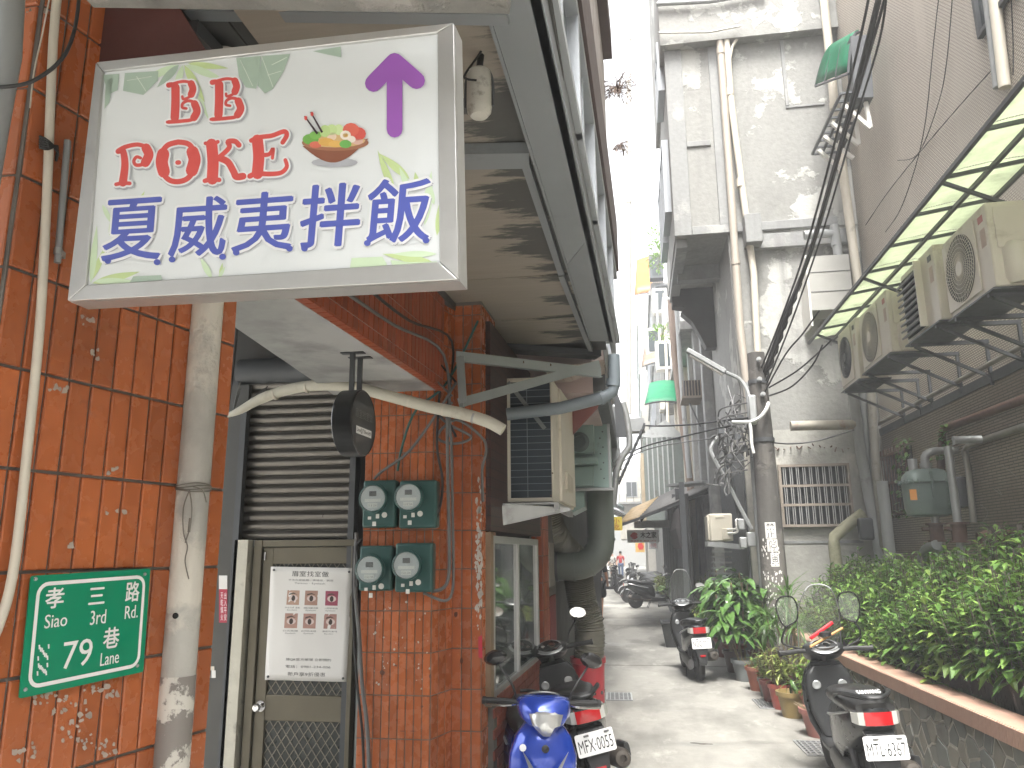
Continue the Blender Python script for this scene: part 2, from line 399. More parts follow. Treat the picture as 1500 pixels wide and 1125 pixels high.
obj('paper_scraps', scr, mat('weathered_paper', (.40,.33,.28), .8, var=.35, scale=30), cl, kind='stuff')
# ---------------------------------------------------------------- street plate
n_ = nB
sp = thing('street_name_plate', 'green street name plate with white border and house numbers on the orange pillar', 'street sign', Bp(125,1015,.012), world=True)
cor = [Bp(43,842,.012), Bp(219,834,.012), Bp(208,985,.012), Bp(28,1022,.012)]
O_ = cor[3]; X_ = cor[2]-cor[3]; 
# keep it a true rectangle in its own plane
Zv = V((0,0,1)); Wd = ((cor[1]-cor[0]).dot(dB)+(cor[2]-cor[3]).dot(dB))/2; Ht = ((cor[0]-cor[3]).z+(cor[1]-cor[2]).z)/2
tilt = R(1.5); Xs = dB*cos(tilt)+Zv*sin(tilt); Zs = Zv*cos(tilt)-dB*sin(tilt)
ctr = sum(cor, V((0,0,0)))/4; O_ = ctr-Xs*Wd/2-Zs*Ht/2
def rrect(O, X, Y, w, h, r, n=5):
    pts = []
    for cx, cy, a0 in ((w-r,r,-90),(w-r,h-r,0),(r,h-r,90),(r,r,180)):
        for i in range(n+1):
            a = R(a0+90*i/n); pts.append(O+X*(cx+r*cos(a))+Y*(cy+r*sin(a)))
    return pts
def ringm(O, X, Y, w, h, r, ins, th, nrm):
    a = rrect(O+X*ins+Y*ins, X, Y, w-2*ins, h-2*ins, r); b_ = rrect(O+X*(ins+th)+Y*(ins+th), X, Y, w-2*(ins+th), h-2*(ins+th), max(.002, r-th))
    k = len(a); mb = MB(); mb.add([p+nrm for p in a+b_], [(i, (i+1) % k, k+(i+1) % k, k+i) for i in range(k)]); return mb
pl = MB(); pl.prism(rrect(O_, Xs, Zs, Wd, Ht, .006), nB*.004)
obj('plate', pl, plain('traffic_green', (.0,.24,.125), .32, coat=.3), sp)
_raw('border', ringm(O_, Xs, Zs, Wd, Ht, .03, .016, .009, nB*.0055).shift(sp.location), M['wht'], sp)
def sg(s, px0, py0, px1, py1, hgt, off=.02):
    a = PP(px0, py0, ctr, nB); b_ = PP(px1, py1, ctr, nB); w = (b_-a).dot(dB); t = PP(px0, py0-hgt, ctr, nB); h = (t-a).z
    mb = MB()
    for i, (dx, dz) in enumerate(((0,0),(.0009,0),(-.0009,0),(0,.0008),(0,-.0008)) if ord(s[0]) > 999 else ((0,0),(.0005,0))):
        g_ = glyph('t', s, a+Xs*dx+Zs*dz+nB*(.0055+.00003*i), Xs*w, Zs*h, None, None); mb.add(g_.v, g_.f)
    obj('lettering', mb, M['wht'], sp)
sg('孝', 63,892, 90,889, 30); sg('三', 127,886, 150,884, 24); sg('路', 181,882, 201,879, 29)
sg('Siao', 62,921, 95,918, 20, .012); sg('3rd', 129,916, 152,913, 21, .012); sg('Rd.', 180,907, 199,905, 19, .012)
sg('79', 88,981, 131,974, 40, .03); sg('巷', 148,951, 171,948, 30); sg('Lane', 144,976, 171,973, 19, .012)
blur = MB()
for (x, y, w, h) in ((55,968,16,20),(54,990,15,14)):
    for k in range(9):
        u = x+w*((k*.37) % 1); vv = y-h*((k*.61) % 1)
        blur.add([PP(u,vv,ctr+nB*.0056,nB),PP(u+2.2,vv-.5,ctr+nB*.0056,nB),PP(u+2,vv-7,ctr+nB*.0056,nB),PP(u-.3,vv-6.5,ctr+nB*.0056,nB)], [(0,1,2,3)])
obj('worn_print', blur, M['wht'], sp)
for (x, y) in ((52,848),(212,841),(37,1010),(201,975)):
    sc = MB(); p = PP(x, y, ctr+nB*.004, nB); sc.lathe([(.001,.004),(.004,.003),(.005,0)][::-1], p, 10, nB); obj('screw', sc, M['steel'], sp)
# ---------------------------------------------------------------- pipes on the pillar
def pipe(name, pts, r, m, label, group=None, seg=12, sub=0, cat='pipe', couplings=(), clamps=()):
    t_ = thing(name, label, cat, pts[-1] if V(pts[-1]).z < V(pts[0]).z else pts[0], world=True, group=group)
    mb = MB(); mb.tube(pts, r, seg, sub=sub); obj('tube', mb, m, t_, smooth=True, ang=50)
    for (a, b_) in couplings:
        k = MB(); k.tube([a, b_], r*1.16, seg); obj('coupling', k, m, t_, smooth=True)
    for (a, d, wdt) in clamps:
        a = V(a); k = MB(); k.tube([a-V((0,0,wdt/2)), a+V((0,0,wdt/2))], r*1.2, seg); k.bar(a, a+V(d), .012, wdt); obj('clamp', k, M['steel'], t_)
    return t_
def Bo(px, py, o): return PP(px, py, B0+nB*o, nB)
a = Bo(88,-40,.03); pts = [a, Bo(78,60,.03), Bo(68,300,.03), Bo(58,480,.03), Bo(40,660,.03), Bo(22,820,.03), Bo(4,900,.03), Bo(-30,980,.03)]
pipe('conduit_pipe', pts, .0108, M['pvc'], 'long cream plastic conduit running down the left edge of the orange pillar', sub=4, clamps=[(Bo(66,212,.03), (-.01,.03,0), .014)])
pipe('grey_drain_pipe', [P(22,-60,y=1.42), P(14,80,y=1.42), P(-6,190,y=1.43), P(-45,420,y=1.43)], .026, M['greypipe'], 'thick grey scratched pipe at the upper left corner beside the orange pillar')
pipe('short_conduit', [Bo(99,206,.026), Bo(92,290,.026), Bo(84,385,.026)], .0082, M['greypipe'], 'short grey conduit stub clamped to the pillar just left of the lightbox', clamps=[(Bo(85,368,.026), (-.01,.03,0), .016)])
pipe('black_cable_loop', [P(-60,128,y=1.36), P(20,126,y=1.38), P(60,112,y=1.4), P(95,80,y=1.42), P(112,30,y=1.44), P(118,-40,y=1.46)], .0045, M['black'], 'black cable sagging across the top left corner', cat='cable', sub=5, seg=8)
w = MB(); w.tube([Bo(76,-20,.02), Bo(62,50,.018), Bo(50,105,.018), Bo(44,158,.018)], .002, 5, sub=4)
solo('frayed_wire', w, M['pvc'], 'thin frayed white wire hanging on the orange pillar at the top left', 'wire')
# cable clamp knot
w = MB()
for k in range(5):
    w.tube([Bo(58,200+k*4,.035), Bo(70,206+k*3,.05), Bo(84,222-k*2,.035), Bo(82,236-k,.02)], .0035, 6, sub=3)
solo('cable_tie_knot', w, M['black'], 'black tied cord holding the cream conduit to the orange pillar', 'cord')
# ---------------------------------------------------------------- painted drain pole
dp = P(268, 900, y=2.12); dpx, dpy = dp.x, dp.y
t_ = thing('drain_pole', 'fat grey-white drain pole with peeled paint and a punched hole, right of the street plate', 'drain pipe', (dpx, dpy, 0), world=True)
mb = MB(); mb.tube([(dpx,dpy,1.42),(dpx,dpy,3.4)], .047, 24); obj('upper_pipe', mb, M['drain'], t_, smooth=True)
m, t, p = nodes('flaking_painted_iron'); v = wcoords(t); n1 = noise(t, v, 9, 9, .7); n2 = noise(t, v, 4, 8, .68)
c = mix(t, ramp(t, n1, .50, .53), (.58,.56,.51), (.22,.20,.185)); c = mix(t, ramp(t, n2, .56, .6), c, (.33,.19,.09)); t.links.new(c, p.inputs['Base Color']); p.inputs['Roughness'].default_value = .7; bump(t, p, ramp(t, n1, .5, .53), .5, .004)
mb = MB(); mb.tube([(dpx,dpy,0),(dpx,dpy,1.42)], .0485, 24); obj('lower_pipe', mb, m, t_, smooth=True)
hp = P(257, 902, y=dpy-.047); mb = MB(); mb.tube([hp+V((0,.004,0)), hp+V((0,-.0015,0))], .0085, 14); obj('hole', mb, M['blackgloss'], t_)
w = MB()
for k in range(4):
    z = P(290, 716, y=dpy).z+k*.006-.008
    w.tube([(dpx+cos(a_)*.051, dpy+sin(a_)*.051, z+.004*sin(a_*2+k)) for a_ in [2*pi*i/16 for i in range(17)]], .0016, 5)
f0 = V((dpx+.02, dpy-.05, P(290, 720, y=dpy).z))
w.tube([f0, f0+V((-.012,-.004,-.05)), f0+V((-.008,0,-.12)), f0+V((.008,0,-.16)), f0+V((.004,0,-.2)), f0+V((.02,0,-.25))], .0018, 5, sub=4)
w.tube([f0, f0+V((.014,-.004,-.05)), f0+V((.012,0,-.1)), f0+V((.0,0,-.15))], .0018, 5, sub=4)
w.tube([f0+V((.01,0,.01)), f0+V((.035,.01,.0)), f0+V((.05,.01,-.035))], .0018, 5, sub=4)
w.tube([f0+V((.01,0,-.08)), f0+V((.01,-.002,-.12))], .004, 6)
solo('tied_wire', w, mat('dirty_wire', (.16,.15,.13), .7), 'grey wire tied round the drain pole with loose ends hanging', 'wire')
# ---------------------------------------------------------------- projecting lightbox sign
ySL, ySR = 1.56, 1.50
TL, BL, TR, BR = P(145,95,y=ySL), P(105,443,y=ySL), P(668,38,y=ySR), P(674,412,y=ySR)
Xd = ((TR-TL)+(BR-BL)); Xd.z = 0; Xd.normalize(); nS = V((Xd.y, -Xd.x, 0)); 
sO = BL.copy(); sh = lambda px, py, o=0: PP(px, py, sO+nS*o, nS)
TL, BL, TR, BR = sh(145,95), sh(104,443), sh(667,38), sh(674,412)
ls = thing('lightbox_sign', 'white lightbox sign with red and blue lettering, food bowl and purple arrow', 'sign', (BL+BR)/2, world=True)
body = MB(); body.prism([BL, BR, TR, TL], -nS*.055); obj('box', body, M['alu'], ls)
IL, IR, ITR, ITL = sh(131,420), sh(646,386), sh(643,52), sh(155,108)
for nm, q in (('frame', [BL, BR, IR, IL]), ('frame', [BR, TR, ITR, IR]), ('frame', [TR, TL, ITL, ITR]), ('frame', [TL, BL, IL, ITL])):
    fm = MB(); ctr_ = sum(q, V((0,0,0)))/4; q2 = [ctr_+(p-ctr_)*.997 for p in q]; fm.prism([p+nS*.001 for p in q2], nS*.011); obj(nm, fm, M['alu'], ls, bev=.002)
m, t, p = nodes('acrylic_face'); p.inputs['Base Color'].default_value = (.66,.69,.70,1); p.inputs['Roughness'].default_value = .3
fc = MB(); fc.prism([IL, IR, ITR, ITL], nS*.004); obj('face', fc, m, ls)
L0 = .0052
def sgn(name, s, bl, br, tl, m, off, lift):
    O = PP(*bl, sO, nS); X = PP(*br, sO, nS)-O; Y = PP(*tl, sO, nS)-O
    return glyph(name, s, O, X, Y, m, ls, off=off, lift=lift)
cR = plain('red_print', (.62,.085,.075), .4); cB = plain('blue_print', (.085,.11,.42), .4); cS = plain('shadow_print', (.38,.39,.42), .4)
cW = plain('white_outline', (.74,.75,.76), .4)
def spoly(name, pts, m, lift):
    mb = MB(); mb.poly([sh(x, y, lift) for x, y in pts][::-1]); return obj(name, mb, m, ls)
# the row of houses across the street behind the camera (unseen, added to darken the arcade)
st_ = MB(); st_.b(-40, 40, -24, -13, 0, 10.5); obj('shading_house_row', st_, mat('shading_row_wall', (.22,.21,.19), .8, scale=.5), kind='structure')
# decorative sign printing
import bpy
cG1 = plain('pale_green_print', (.50,.62,.30), .4); cG2 = plain('grey_green_print', (.36,.46,.38), .4); cG3 = plain('mint_print', (.55,.68,.48), .4)
def leafpts(x0, y0, x1, y1, w, n=8):
    dx, dy = x1-x0, y1-y0; L = sqrt(dx*dx+dy*dy); nx, ny = -dy/L, dx/L; a = []; b_ = []
    for i in range(n+1):
        t = i/n; ww = w/2*sin(pi*t**.8); a.append((x0+dx*t+nx*ww, y0+dy*t+ny*ww)); b_.append((x0+dx*t-nx*ww, y0+dy*t-ny*ww))
    return a+b_[::-1][1:-1]
lp = [ (133,412,160,352,9,1),(133,415,142,330,10,1),(135,415,205,398,12,1),(138,412,200,412,10,1),(160,345,172,300,8,1),(150,300,165,330,7,1),(190,320,212,280,9,1),
 (260,95,205,120,11,1),(262,95,230,128,11,2),(268,95,255,140,10,1),(270,95,300,150,12,1),(272,95,330,118,11,1),(275,93,335,100,9,1),(270,95,308,180,9,1),
 (636,385,560,372,12,1),(640,372,575,372,9,1),(600,262,556,225,12,1),(600,280,585,245,9,1),(612,275,608,252,8,1),(622,330,632,250,13,1),(640,345,648,285,10,1),(636,300,625,262,9,1),(580,290,553,220,11,1),
 (310,408,293,376,9,1),(322,405,326,385,5,1),(320,408,330,390,5,1)]
rs = random.Random(5)
for i, (a, b_, c_, d_, w_, k) in enumerate(lp):
    spoly('printed_leaf', leafpts(a, b_, c_, d_, w_), (cG1, cG3)[i % 2] if k == 1 else cG2, L0+.0001*(i % 6))
for i, q in enumerate(([(183,107),(232,104),(231,118),(210,139),(180,133)], [(150,110),(175,108),(172,132),(160,138),(155,125)], [(346,85),(382,82),(380,110),(375,130),(360,128),(350,112)],
          [(384,82),(425,79),(415,105),(400,130),(388,137),(377,125)], [(458,75),(499,68),(500,84),(480,80)], [(515,378),(560,376),(567,387),(560,394),(512,396)], [(572,381),(600,384),(640,383),(641,388),(590,393),(575,390)], [(195,405),(236,403),(238,410),(190,414)], [(155,118),(166,112),(160,150),(153,160)])):
    spoly('printed_leaf', q, cG2 if i not in (5,6) else cG3, L0+.0007)
lw = plain('leaf_vein_print', (.66,.72,.64), .4)
for a, b_ in (((383,82),(400,128)),((352,88),(370,126)),((398,95),(420,84)),((392,110),(412,104)),((200,112),(214,134)),((186,118),(222,112))):
    mb = MB(); p0, p1 = sh(*a, L0+.0009), sh(*b_, L0+.0009); mb.bar(p0, p1, .0012, .0004, up=nS); obj('printed_vein', mb, lw, ls)
# lettering: soft shadow, white outline, colour
def fancy(ch, x0, y0, x1, y1, h, col, o1, o2, base=L0+.001):
    """bold character: the glyph laid several times with small offsets, white rim and grey shadow beneath"""
    tl = (x0+h*.09, y0-h)
    for nm, m_, offs, lf in (('letter_shadow', cS, [(2.2+3.4*cos(2*pi*k/8), 2.0+3.4*sin(2*pi*k/8)) for k in range(8)], base), ('letter_outline', cW, [(4.9*cos(2*pi*k/10), 4.6*sin(2*pi*k/10)) for k in range(10)], base+.0004), ('letter', col, [(0,0),(1.9,0),(-1.9,0),(0,1.0),(0,-1.0),(1.1,.6),(-1.1,-.6)], base+.0008)):
        mb = MB()
        for i, (dx, dy) in enumerate(offs):
            O = PP(x0+dx, y0+dy, sO, nS); X_1 = PP(x1+dx, y1+dy, sO, nS)-O; Y_1 = PP(tl[0]+dx, tl[1]+dy, sO, nS)-O
            g_ = glyph('t', ch, O+nS*(lf+.00002*i), X_1, Y_1, None, None); mb.add(g_.v, g_.f)
        obj(nm, mb, m_, ls)
def disc(name, x, y, rx, ry, m, lift, n=16, a0=0, a1=360):
    spoly(name, [(x+rx*cos(R(a0+(a1-a0)*i/n)), y+ry*sin(R(a0+(a1-a0)*i/n))) for i in range(n+(0 if a1-a0 >= 360 else 1))], m, lift)
def stroke(name, pts, w, m, lift):
    """a flat ribbon of varying width through photo-measured points of the sign face"""
    q = []
    for i in range(len(pts)-1):
        p0 = pts[max(i-1,0)]; p1 = pts[i]; p2 = pts[i+1]; p3 = pts[min(i+2,len(pts)-1)]
        for k in range(6):
            t = k/6; q.append(tuple(.5*((2*p1[j])+(p2[j]-p0[j])*t+(2*p0[j]-5*p1[j]+4*p2[j]-p3[j])*t*t+(3*p1[j]-p0[j]-3*p2[j]+p3[j])*t**3) for j in (0,1)))
    q.append(pts[-1]); A = []; B = []
    for i, p in enumerate(q):
        a = q[max(i-1,0)]; b_ = q[min(i+1,len(q)-1)]; dx, dy = b_[0]-a[0], b_[1]-a[1]; L = sqrt(dx*dx+dy*dy) or 1
        ww = (w[0]+(w[1]-w[0])*i/(len(q)-1))/2 if isinstance(w, tuple) else w/2
        A.append(sh(p[0]-dy/L*ww, p[1]+dx/L*ww, lift)); B.append(sh(p[0]+dy/L*ww, p[1]-dx/L*ww, lift))
    k = len(A); mb = MB(); mb.add(A+B, [(i, i+1, k+i+1, k+i) for i in range(k-1)]); return mb
def letter(strokes, col, wht=6.2):
    """one hand-drawn curly letter, as shadow + outline + colour"""
    for nm, ex, m_, lf, sx in () if False else (('letter_shadow', wht, cS, L0+.001, 2.0), ('letter_outline', wht-1.2, cW, L0+.0014, 0), ('letter', 0, col, L0+.0018, 0)):
        mb = MB()
        for j, (pts, w) in enumerate(strokes):
            if wht == 0 and nm != 'letter': continue
            if wht: w = (w[0]*1.12, w[1]*1.12) if isinstance(w, tuple) else w*(1.38 if w > 7 else 1.12)
            w2 = (w[0]+ex, w[1]+ex) if isinstance(w, tuple) else w+ex
            s_ = stroke('', [(x+sx, y+sx) for x, y in pts], w2, None, lf+.00004*j); mb.add(s_.v, s_.f)
            for e_, ((x, y), ww) in enumerate(((pts[0], w2[0] if isinstance(w2, tuple) else w2), (pts[-1], w2[1] if isinstance(w2, tuple) else w2))):
                mb.poly([sh(x+sx+ww*.5*cos(-2*pi*i/12), y+sx+ww*.5*sin(-2*pi*i/12), lf+.00004*j+.00001+.000012*e_) for i in range(12)])
        if mb.v: obj(nm, mb, m_, ls)
def Bl(x, y, s=1, k=0):
    # x,y: lower-left; letter about 46 x 60 px
    T = lambda p: (x+p[0]*s+(-p[1])*.09*0+p[1]*0, y-p[1]*s-p[0]*.07)
    f = lambda L: [T(p) for p in L]
    letter([(f([(2,2),(10,3),(14,10),(16,30),(14,50),(10,56),(4,56)]), (4,7)), (f([(13,8),(14,30),(14,52)]), 9),
            (f([(8,57),(24,60),(36,57),(40,48),(36,38),(26,34),(24,38)]), (4,3.5)), (f([(37,56),(39.5,48),(37,40)]), 7.5),
            (f([(4,2),(24,2),(40,4),(46,15),(42,27),(33,31),(25,28),(24,22),(30,20)]), (5,3.5)), (f([(41,6),(45.5,15),(42,26)]), 8)], cR)
Bl(243, 181); Bl(307, 177)
def tr(x, y): return lambda L: [(x+a, y-b_-a*.07) for a, b_ in L]
f = tr(170, 272)   # P
letter([(f([(0,2),(10,3),(20,2)]), 5), (f([(10,4),(13,30),(10,50),(3,50)]), (11,7)), (f([(3,51),(14,56),(32,58),(45,52),(48,42),(42,30),(30,28),(26,34),(30,40),(36,38)]), (6,4)), (f([(44,52),(48,42),(43,31)]), 10)], cR)
f = tr(233, 268)   # O
letter([(f([(28,58),(12,54),(3,40),(4,18),(14,4),(28,0),(42,4),(52,18),(52,40),(43,54),(28,58)]), 7), (f([(6,42),(4,30),(7,16)]), 13), (f([(49,42),(52,30),(48,15)]), 13), (f([(27,28),(29,28)]), 6)], cR)
f = tr(300, 266)   # K
letter([(f([(0,1),(10,3),(21,1)]), 6), (f([(11,3),(12,28),(10,54)]), 12), (f([(1,56),(10,54),(19,57)]), 5), (f([(14,30),(26,38),(36,48),(34,56),(44,56),(50,50)]), (6,7)), (f([(22,33),(34,26),(42,12),(46,4),(56,4)]), (9,9))], cR)
f = tr(366, 258)   # E
letter([(f([(0,0),(10,3),(30,1),(46,2),(54,10),(52,20)]), (7,5)), (f([(11,3),(13,28),(11,52)]), 12), (f([(2,52),(14,56),(32,57),(50,62),(54,56),(48,46)]), (6,6)), (f([(14,30),(28,30),(34,38),(33,24)]), (6,4))], cR)
fancy('夏', 152,384, 236,380, 88, cB, .03, .075); fancy('威', 250,378, 330,374, 84, cB, .03, .075); fancy('夷', 342,371, 427,366, 84, cB, .03, .075)
fancy('拌', 440,365, 525,360, 90, cB, .03, .075); fancy('飯', 536,359, 628,354, 92, cB, .03, .075)
for (x, y) in ((158,382),(230,384),(252,380),(326,376),(346,370),(424,364),(446,364),(538,356),(624,352)):
    disc('letter_curl', x, y, 5, 4.5, cB, L0+.0019, 12)
# purple arrow
PU = plain('purple_print', (.30,.10,.42), .4)
letter([([(578,92),(578,190)], 23), ([(547,122),(578,90)], 25), ([(578,90),(610,118)], 25)], PU, wht=0)
# bowl of food
bw = plain('bowl_print', (.23,.085,.05), .4); bw2 = plain('bowl_rim_print', (.33,.15,.09), .4)
disc('bowl_shadow', 490,238, 34,7, cS, L0+.0009)
spoly('bowl', [(443,214)]+[(443+97*i/14, 214-12*i/14+ (30*sin(pi*i/14))) for i in range(1,14)]+[(540,203)], bw, L0+.0012)
disc('bowl_rim', 491,209, 49,12, bw2, L0+.0013, 24)
disc('food', 491,206, 44,10, plain('food_base', (.62,.42,.2), .4), L0+.0014, 20)
for x, y, rx, ry, c_ in ((455,204,12,8,(.16,.38,.08)),(462,198,9,6,(.2,.45,.1)),(476,192,8,9,(.45,.6,.25)),(486,190,8,8,(.5,.65,.3)),(496,190,7,8,(.55,.68,.35)),(514,190,12,10,(.65,.14,.10)),(524,196,12,10,(.6,.1,.08)),(506,198,8,7,(.75,.7,.62)),(506,198,4,3.5,(.7,.42,.08)),(515,204,6,5,(.75,.68,.6)),(478,208,12,6,(.65,.38,.1)),(492,211,11,5,(.68,.42,.12)),(506,211,9,6,(.15,.4,.1)),(462,212,9,5,(.6,.15,.1)),(524,207,8,5,(.65,.42,.35)),(486,200,7,6,(.7,.55,.42))):
    disc('food_piece', x, y, rx, ry, plain('food', c_, .4), L0+.0016+.00003*x % .0004, 12)
ck = plain('chopstick_print', (.05,.03,.04), .4)
for a, b_ in (((446,170),(465,196)),((455,164),(472,194))): 
    o = obj('chopstick', stroke('', [a, ((a[0]+b_[0])/2,(a[1]+b_[1])/2), b_], (2,3.2), None, L0+.0022), ck, ls)
for a in ((446,170),(455,164)): disc('chopstick_tip', a[0]+2, a[1]+3, 2.4, 3.4, cR, L0+.0024, 8)
# ================================================================ LEFT BUILDING : ground floor
dL = V((sin(R(1.95)), cos(R(1.95)), 0))
# ---------------------------------------------------------------- meter pillar
yA, yB = 4.6, 4.84
a0, a1, a2, a3 = P(528,900,y=yA), P(632,900,y=yA), P(662,900,y=yB), P(705,900,y=yB)
for q in (a0,a1,a2,a3): q.z = 0
a4 = a3+V((0.012,.42,0)); a5 = V((a0.x, a4.y, 0))
mp = thing('meter_pillar', 'orange tiled pillar with chamfered corner, chipped edge and four electricity meters on its front', 'pillar', (a1.x, a1.y, 0), world=True)
c = MB(); c.prism([a0,a1,a2,a3,a4,a5], (0,0,3.42)); obj('wall', c, M['grout'], mp)
zj2 = P(580, 956, y=yA).z
def tiles2(parent, O, d, width, z0, z1, zj, mesh, pitch):
    n = max(1, round(width/pitch)); 
    return tiles(parent, O, d, n*.0665, z0, z1, zj, mesh) if False else _t2(parent, O, d, width, n, z0, z1, zj, mesh)
def _t2(parent, O, d, width, n, z0, z1, zj, mesh):
    O = V(O); d = V((d[0],d[1],0)).normalized(); ph = .2365; sx = width/n/.0665; rz = atan2(d.y, d.x); k = math.floor((z0-zj)/ph); cnt = 0
    while zj+k*ph < z1-.03:
        a = max(z0, zj+k*ph)+.003; b_ = min(z1, zj+(k+1)*ph)-.003
        if b_-a > .02:
            for i in range(n):
                o = bpy.data.objects.new('tile', mesh); COL.objects.link(o); o.parent = parent; p = O+d*((i+.5)*width/n)
                o.location = (p.x-parent.location.x, p.y-parent.location.y, (a+b_)/2-parent.location.z)
                o.rotation_euler = (random.gauss(0,.004), random.gauss(0,.002), rz+random.gauss(0,.005)); o.scale = (sx*.985, .7, (b_-a)/.227); cnt += 1
        k += 1
    return cnt
n = _t2(mp, a0, (1,0), (a1-a0).x, 9, .45, 3.38, zj2, TILE)
n += _t2(mp, a1, (a2-a1).normalized(), (a2-a1).length, 3, .45, 3.38, zj2, TILE)
n += _t2(mp, a2, (1,0), (a3-a2).x, 3, .45, 3.38, zj2, TILE)
n += _t2(mp, a3, (a4-a3).normalized(), (a4-a3).length, 6, .45, 3.38, zj2, TILE)
print('pillar tiles', n)
# white chipped paint along the right-hand edge
chip = MB(); rs = random.Random(11)
for i in range(120):
    y = rs.triangular(690, 930, 830); x = 703+rs.gauss(-1.5, 2.4); r_ = rs.uniform(.6, 3.4)
    p = P(x, y, y=yB-.0075); s_ = r_*yB/1127; k = rs.randint(4,6)
    chip.poly([p+V((cos(-2*pi*j/k)*s_*rs.uniform(.4,1), -.0003*(i % 4), sin(2*pi*j/k)*s_*rs.uniform(.6,2.6))) for j in range(k)])
for i in range(70):
    x, y = rs.uniform(545,700), rs.uniform(880,1010); r_ = rs.uniform(.5,2.2)
    if x > 630: continue
    p = P(x, y, y=yA-.0075); s_ = r_*yA/1127; k = 5
    chip.poly([p+V((cos(-2*pi*j/k)*s_*rs.uniform(.4,1.4), -.0003*(i % 4), sin(2*pi*j/k)*s_)) for j in range(k)])
obj('chipped_paint', chip, mat('old_white_paint', (.55,.52,.47), .7, var=.3, scale=30), mp, kind='stuff')
t_ = P(704,948,y=yB-.01); w = MB(); w.prism([t_+V((-.012,0,-.06)), t_+V((.012,0,-.065)), t_+V((.010,0,.07)), t_+V((-.014,0,.06))], (0,-.003,0)); obj('red_tag', w, plain('red_tape', (.5,.03,.06), .5), mp)
soot = MB()
for (x, y, w_, h_) in ((590,1071,11,1.4),(605,1071,9,1.4),(640,1100,4,16),(580,975,5,3),(668,900,7,9),(676,968,5,10),(630,990,3,6),(618,1035,5,3),(560,985,8,8)):
    p = P(x, y, y=(yA if x < 632 else (4.72 if x < 662 else yB))-.0085); s_ = 4.4/1127; soot.poly([p+V((cos(-2*pi*j/7)*w_*s_*.5*rs.uniform(.7,1.2), 0, sin(2*pi*j/7)*h_*s_*.5*rs.uniform(.7,1.2))) for j in range(7)][::-1][::-1])
obj('smudge', soot, mat('soot_mark', (.09,.03,.015), .8), mp, kind='stuff')
# ---------------------------------------------------------------- beam over the entrance, tiled on its alley face, smooth slab below
zb = 2.75
b1, b2 = P(437,431,z=zb), P(640,566,z=zb)
db = (b2-b1).normalized(); bs = b1-db*.22; be = V((b2.x, b2.y, zb))+db*.12
bt = thing('arcade_beam', 'concrete beam over the shop entrance with orange tiles on its alley side and loose cables', 'beam', (bs.x, bs.y, zb), world=True)
c = MB(); left = V((-1.9,0,0)); c.prism([bs, be, be+V((-.72,0,0)), P(345,480,z=zb), bs+V((-.55,0,0))], (0,0,.66)); obj('slab', c, streaked('arcade_plaster', (.30,.305,.295), (.36,.36,.35), (.22,.22,.215), sc=1.0, bstr=.1), bt)
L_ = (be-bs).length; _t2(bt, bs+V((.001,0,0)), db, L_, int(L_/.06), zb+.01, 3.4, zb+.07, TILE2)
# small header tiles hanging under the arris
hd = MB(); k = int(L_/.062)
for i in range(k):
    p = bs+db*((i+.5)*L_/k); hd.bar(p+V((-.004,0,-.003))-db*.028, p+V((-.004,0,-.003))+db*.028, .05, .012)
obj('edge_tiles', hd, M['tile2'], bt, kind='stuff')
# dark rear of the recess above the shutter, side wall
yD = 4.9
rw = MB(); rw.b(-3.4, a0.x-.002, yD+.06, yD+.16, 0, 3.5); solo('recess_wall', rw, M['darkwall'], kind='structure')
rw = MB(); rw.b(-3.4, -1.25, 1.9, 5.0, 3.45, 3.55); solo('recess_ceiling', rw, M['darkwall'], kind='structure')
lp_ = P(318,900,y=4.82); 
sp_ = thing('stainless_wall_cladding', 'dark grey metal panel with small stickers between the drain pole and the shutter', 'panel', (lp_.x-.1, 4.84, 0), world=True)
xr = P(345,900,y=4.84).x
c = MB(); c.b(-3.2, xr-.01, 4.84, 4.88, 0, 2.9); obj('sheet', c, mat('dull_stainless', (.085,.085,.08), .4, metal=.6, var=.12), sp_)
c = MB(); c.b(xr-.035, xr+.005, 4.80, 4.84, 0, 2.75); obj('guide_rail', c, M['darksteel'], sp_)
def sticker(px0, py0, px1, py1, m, y=4.838, par=None, nm='sticker'):
    a, b_, c_, d_ = (P(px0,py1,y=y), P(px1,py1,y=y), P(px1,py0,y=y), P(px0,py0,y=y)); w = MB(); w.prism([a,b_,c_,d_], (0,-.002,0)); return obj(nm, w, m, par)
red = plain('red_sticker', (.38,.03,.06), .5)
sticker(321,863,333,912,red,par=sp_); sticker(321,843,333,863,M['paper'],par=sp_)
glyph('lettering', '天\n乾\n慎\n火', P(323,909,y=4.8355), P(327,909,y=4.8355)-P(323,909,y=4.8355), P(323,868,y=4.8355)-P(323,909,y=4.8355), M['wht'], sp_)
glyph('lettering', '出\n入\n平\n安', P(328,909,y=4.8355), P(332,909,y=4.8355)-P(328,909,y=4.8355), P(328,868,y=4.8355)-P(328,909,y=4.8355), M['wht'], sp_)
sticker(302,990-10,308,1003-10,M['paper'],par=sp_); sticker(310,982,316,993,M['paper'],par=sp_); sticker(303,976,314,982,M['pvc'],par=sp_)
yl = thing('yellow_notice', 'small yellowed paper notice with black characters stuck beside the drain pole', 'notice', P(308,915,y=2.6), world=True)
w = MB(); q = [P(300,916,y=2.6),P(311,914,y=2.6),P(313,868,y=2.6),P(303,866,y=2.6)]; w.prism(q, (0,-.002,0)); obj('paper', w, plain('yellow_paper', (.45,.4,.26), .8), yl)
glyph('lettering', '請\n停\n車', q[0]+V((.004,-.003,.01)), V((.017,0,0)), V((.003,0,.085)), M['ink'], yl)
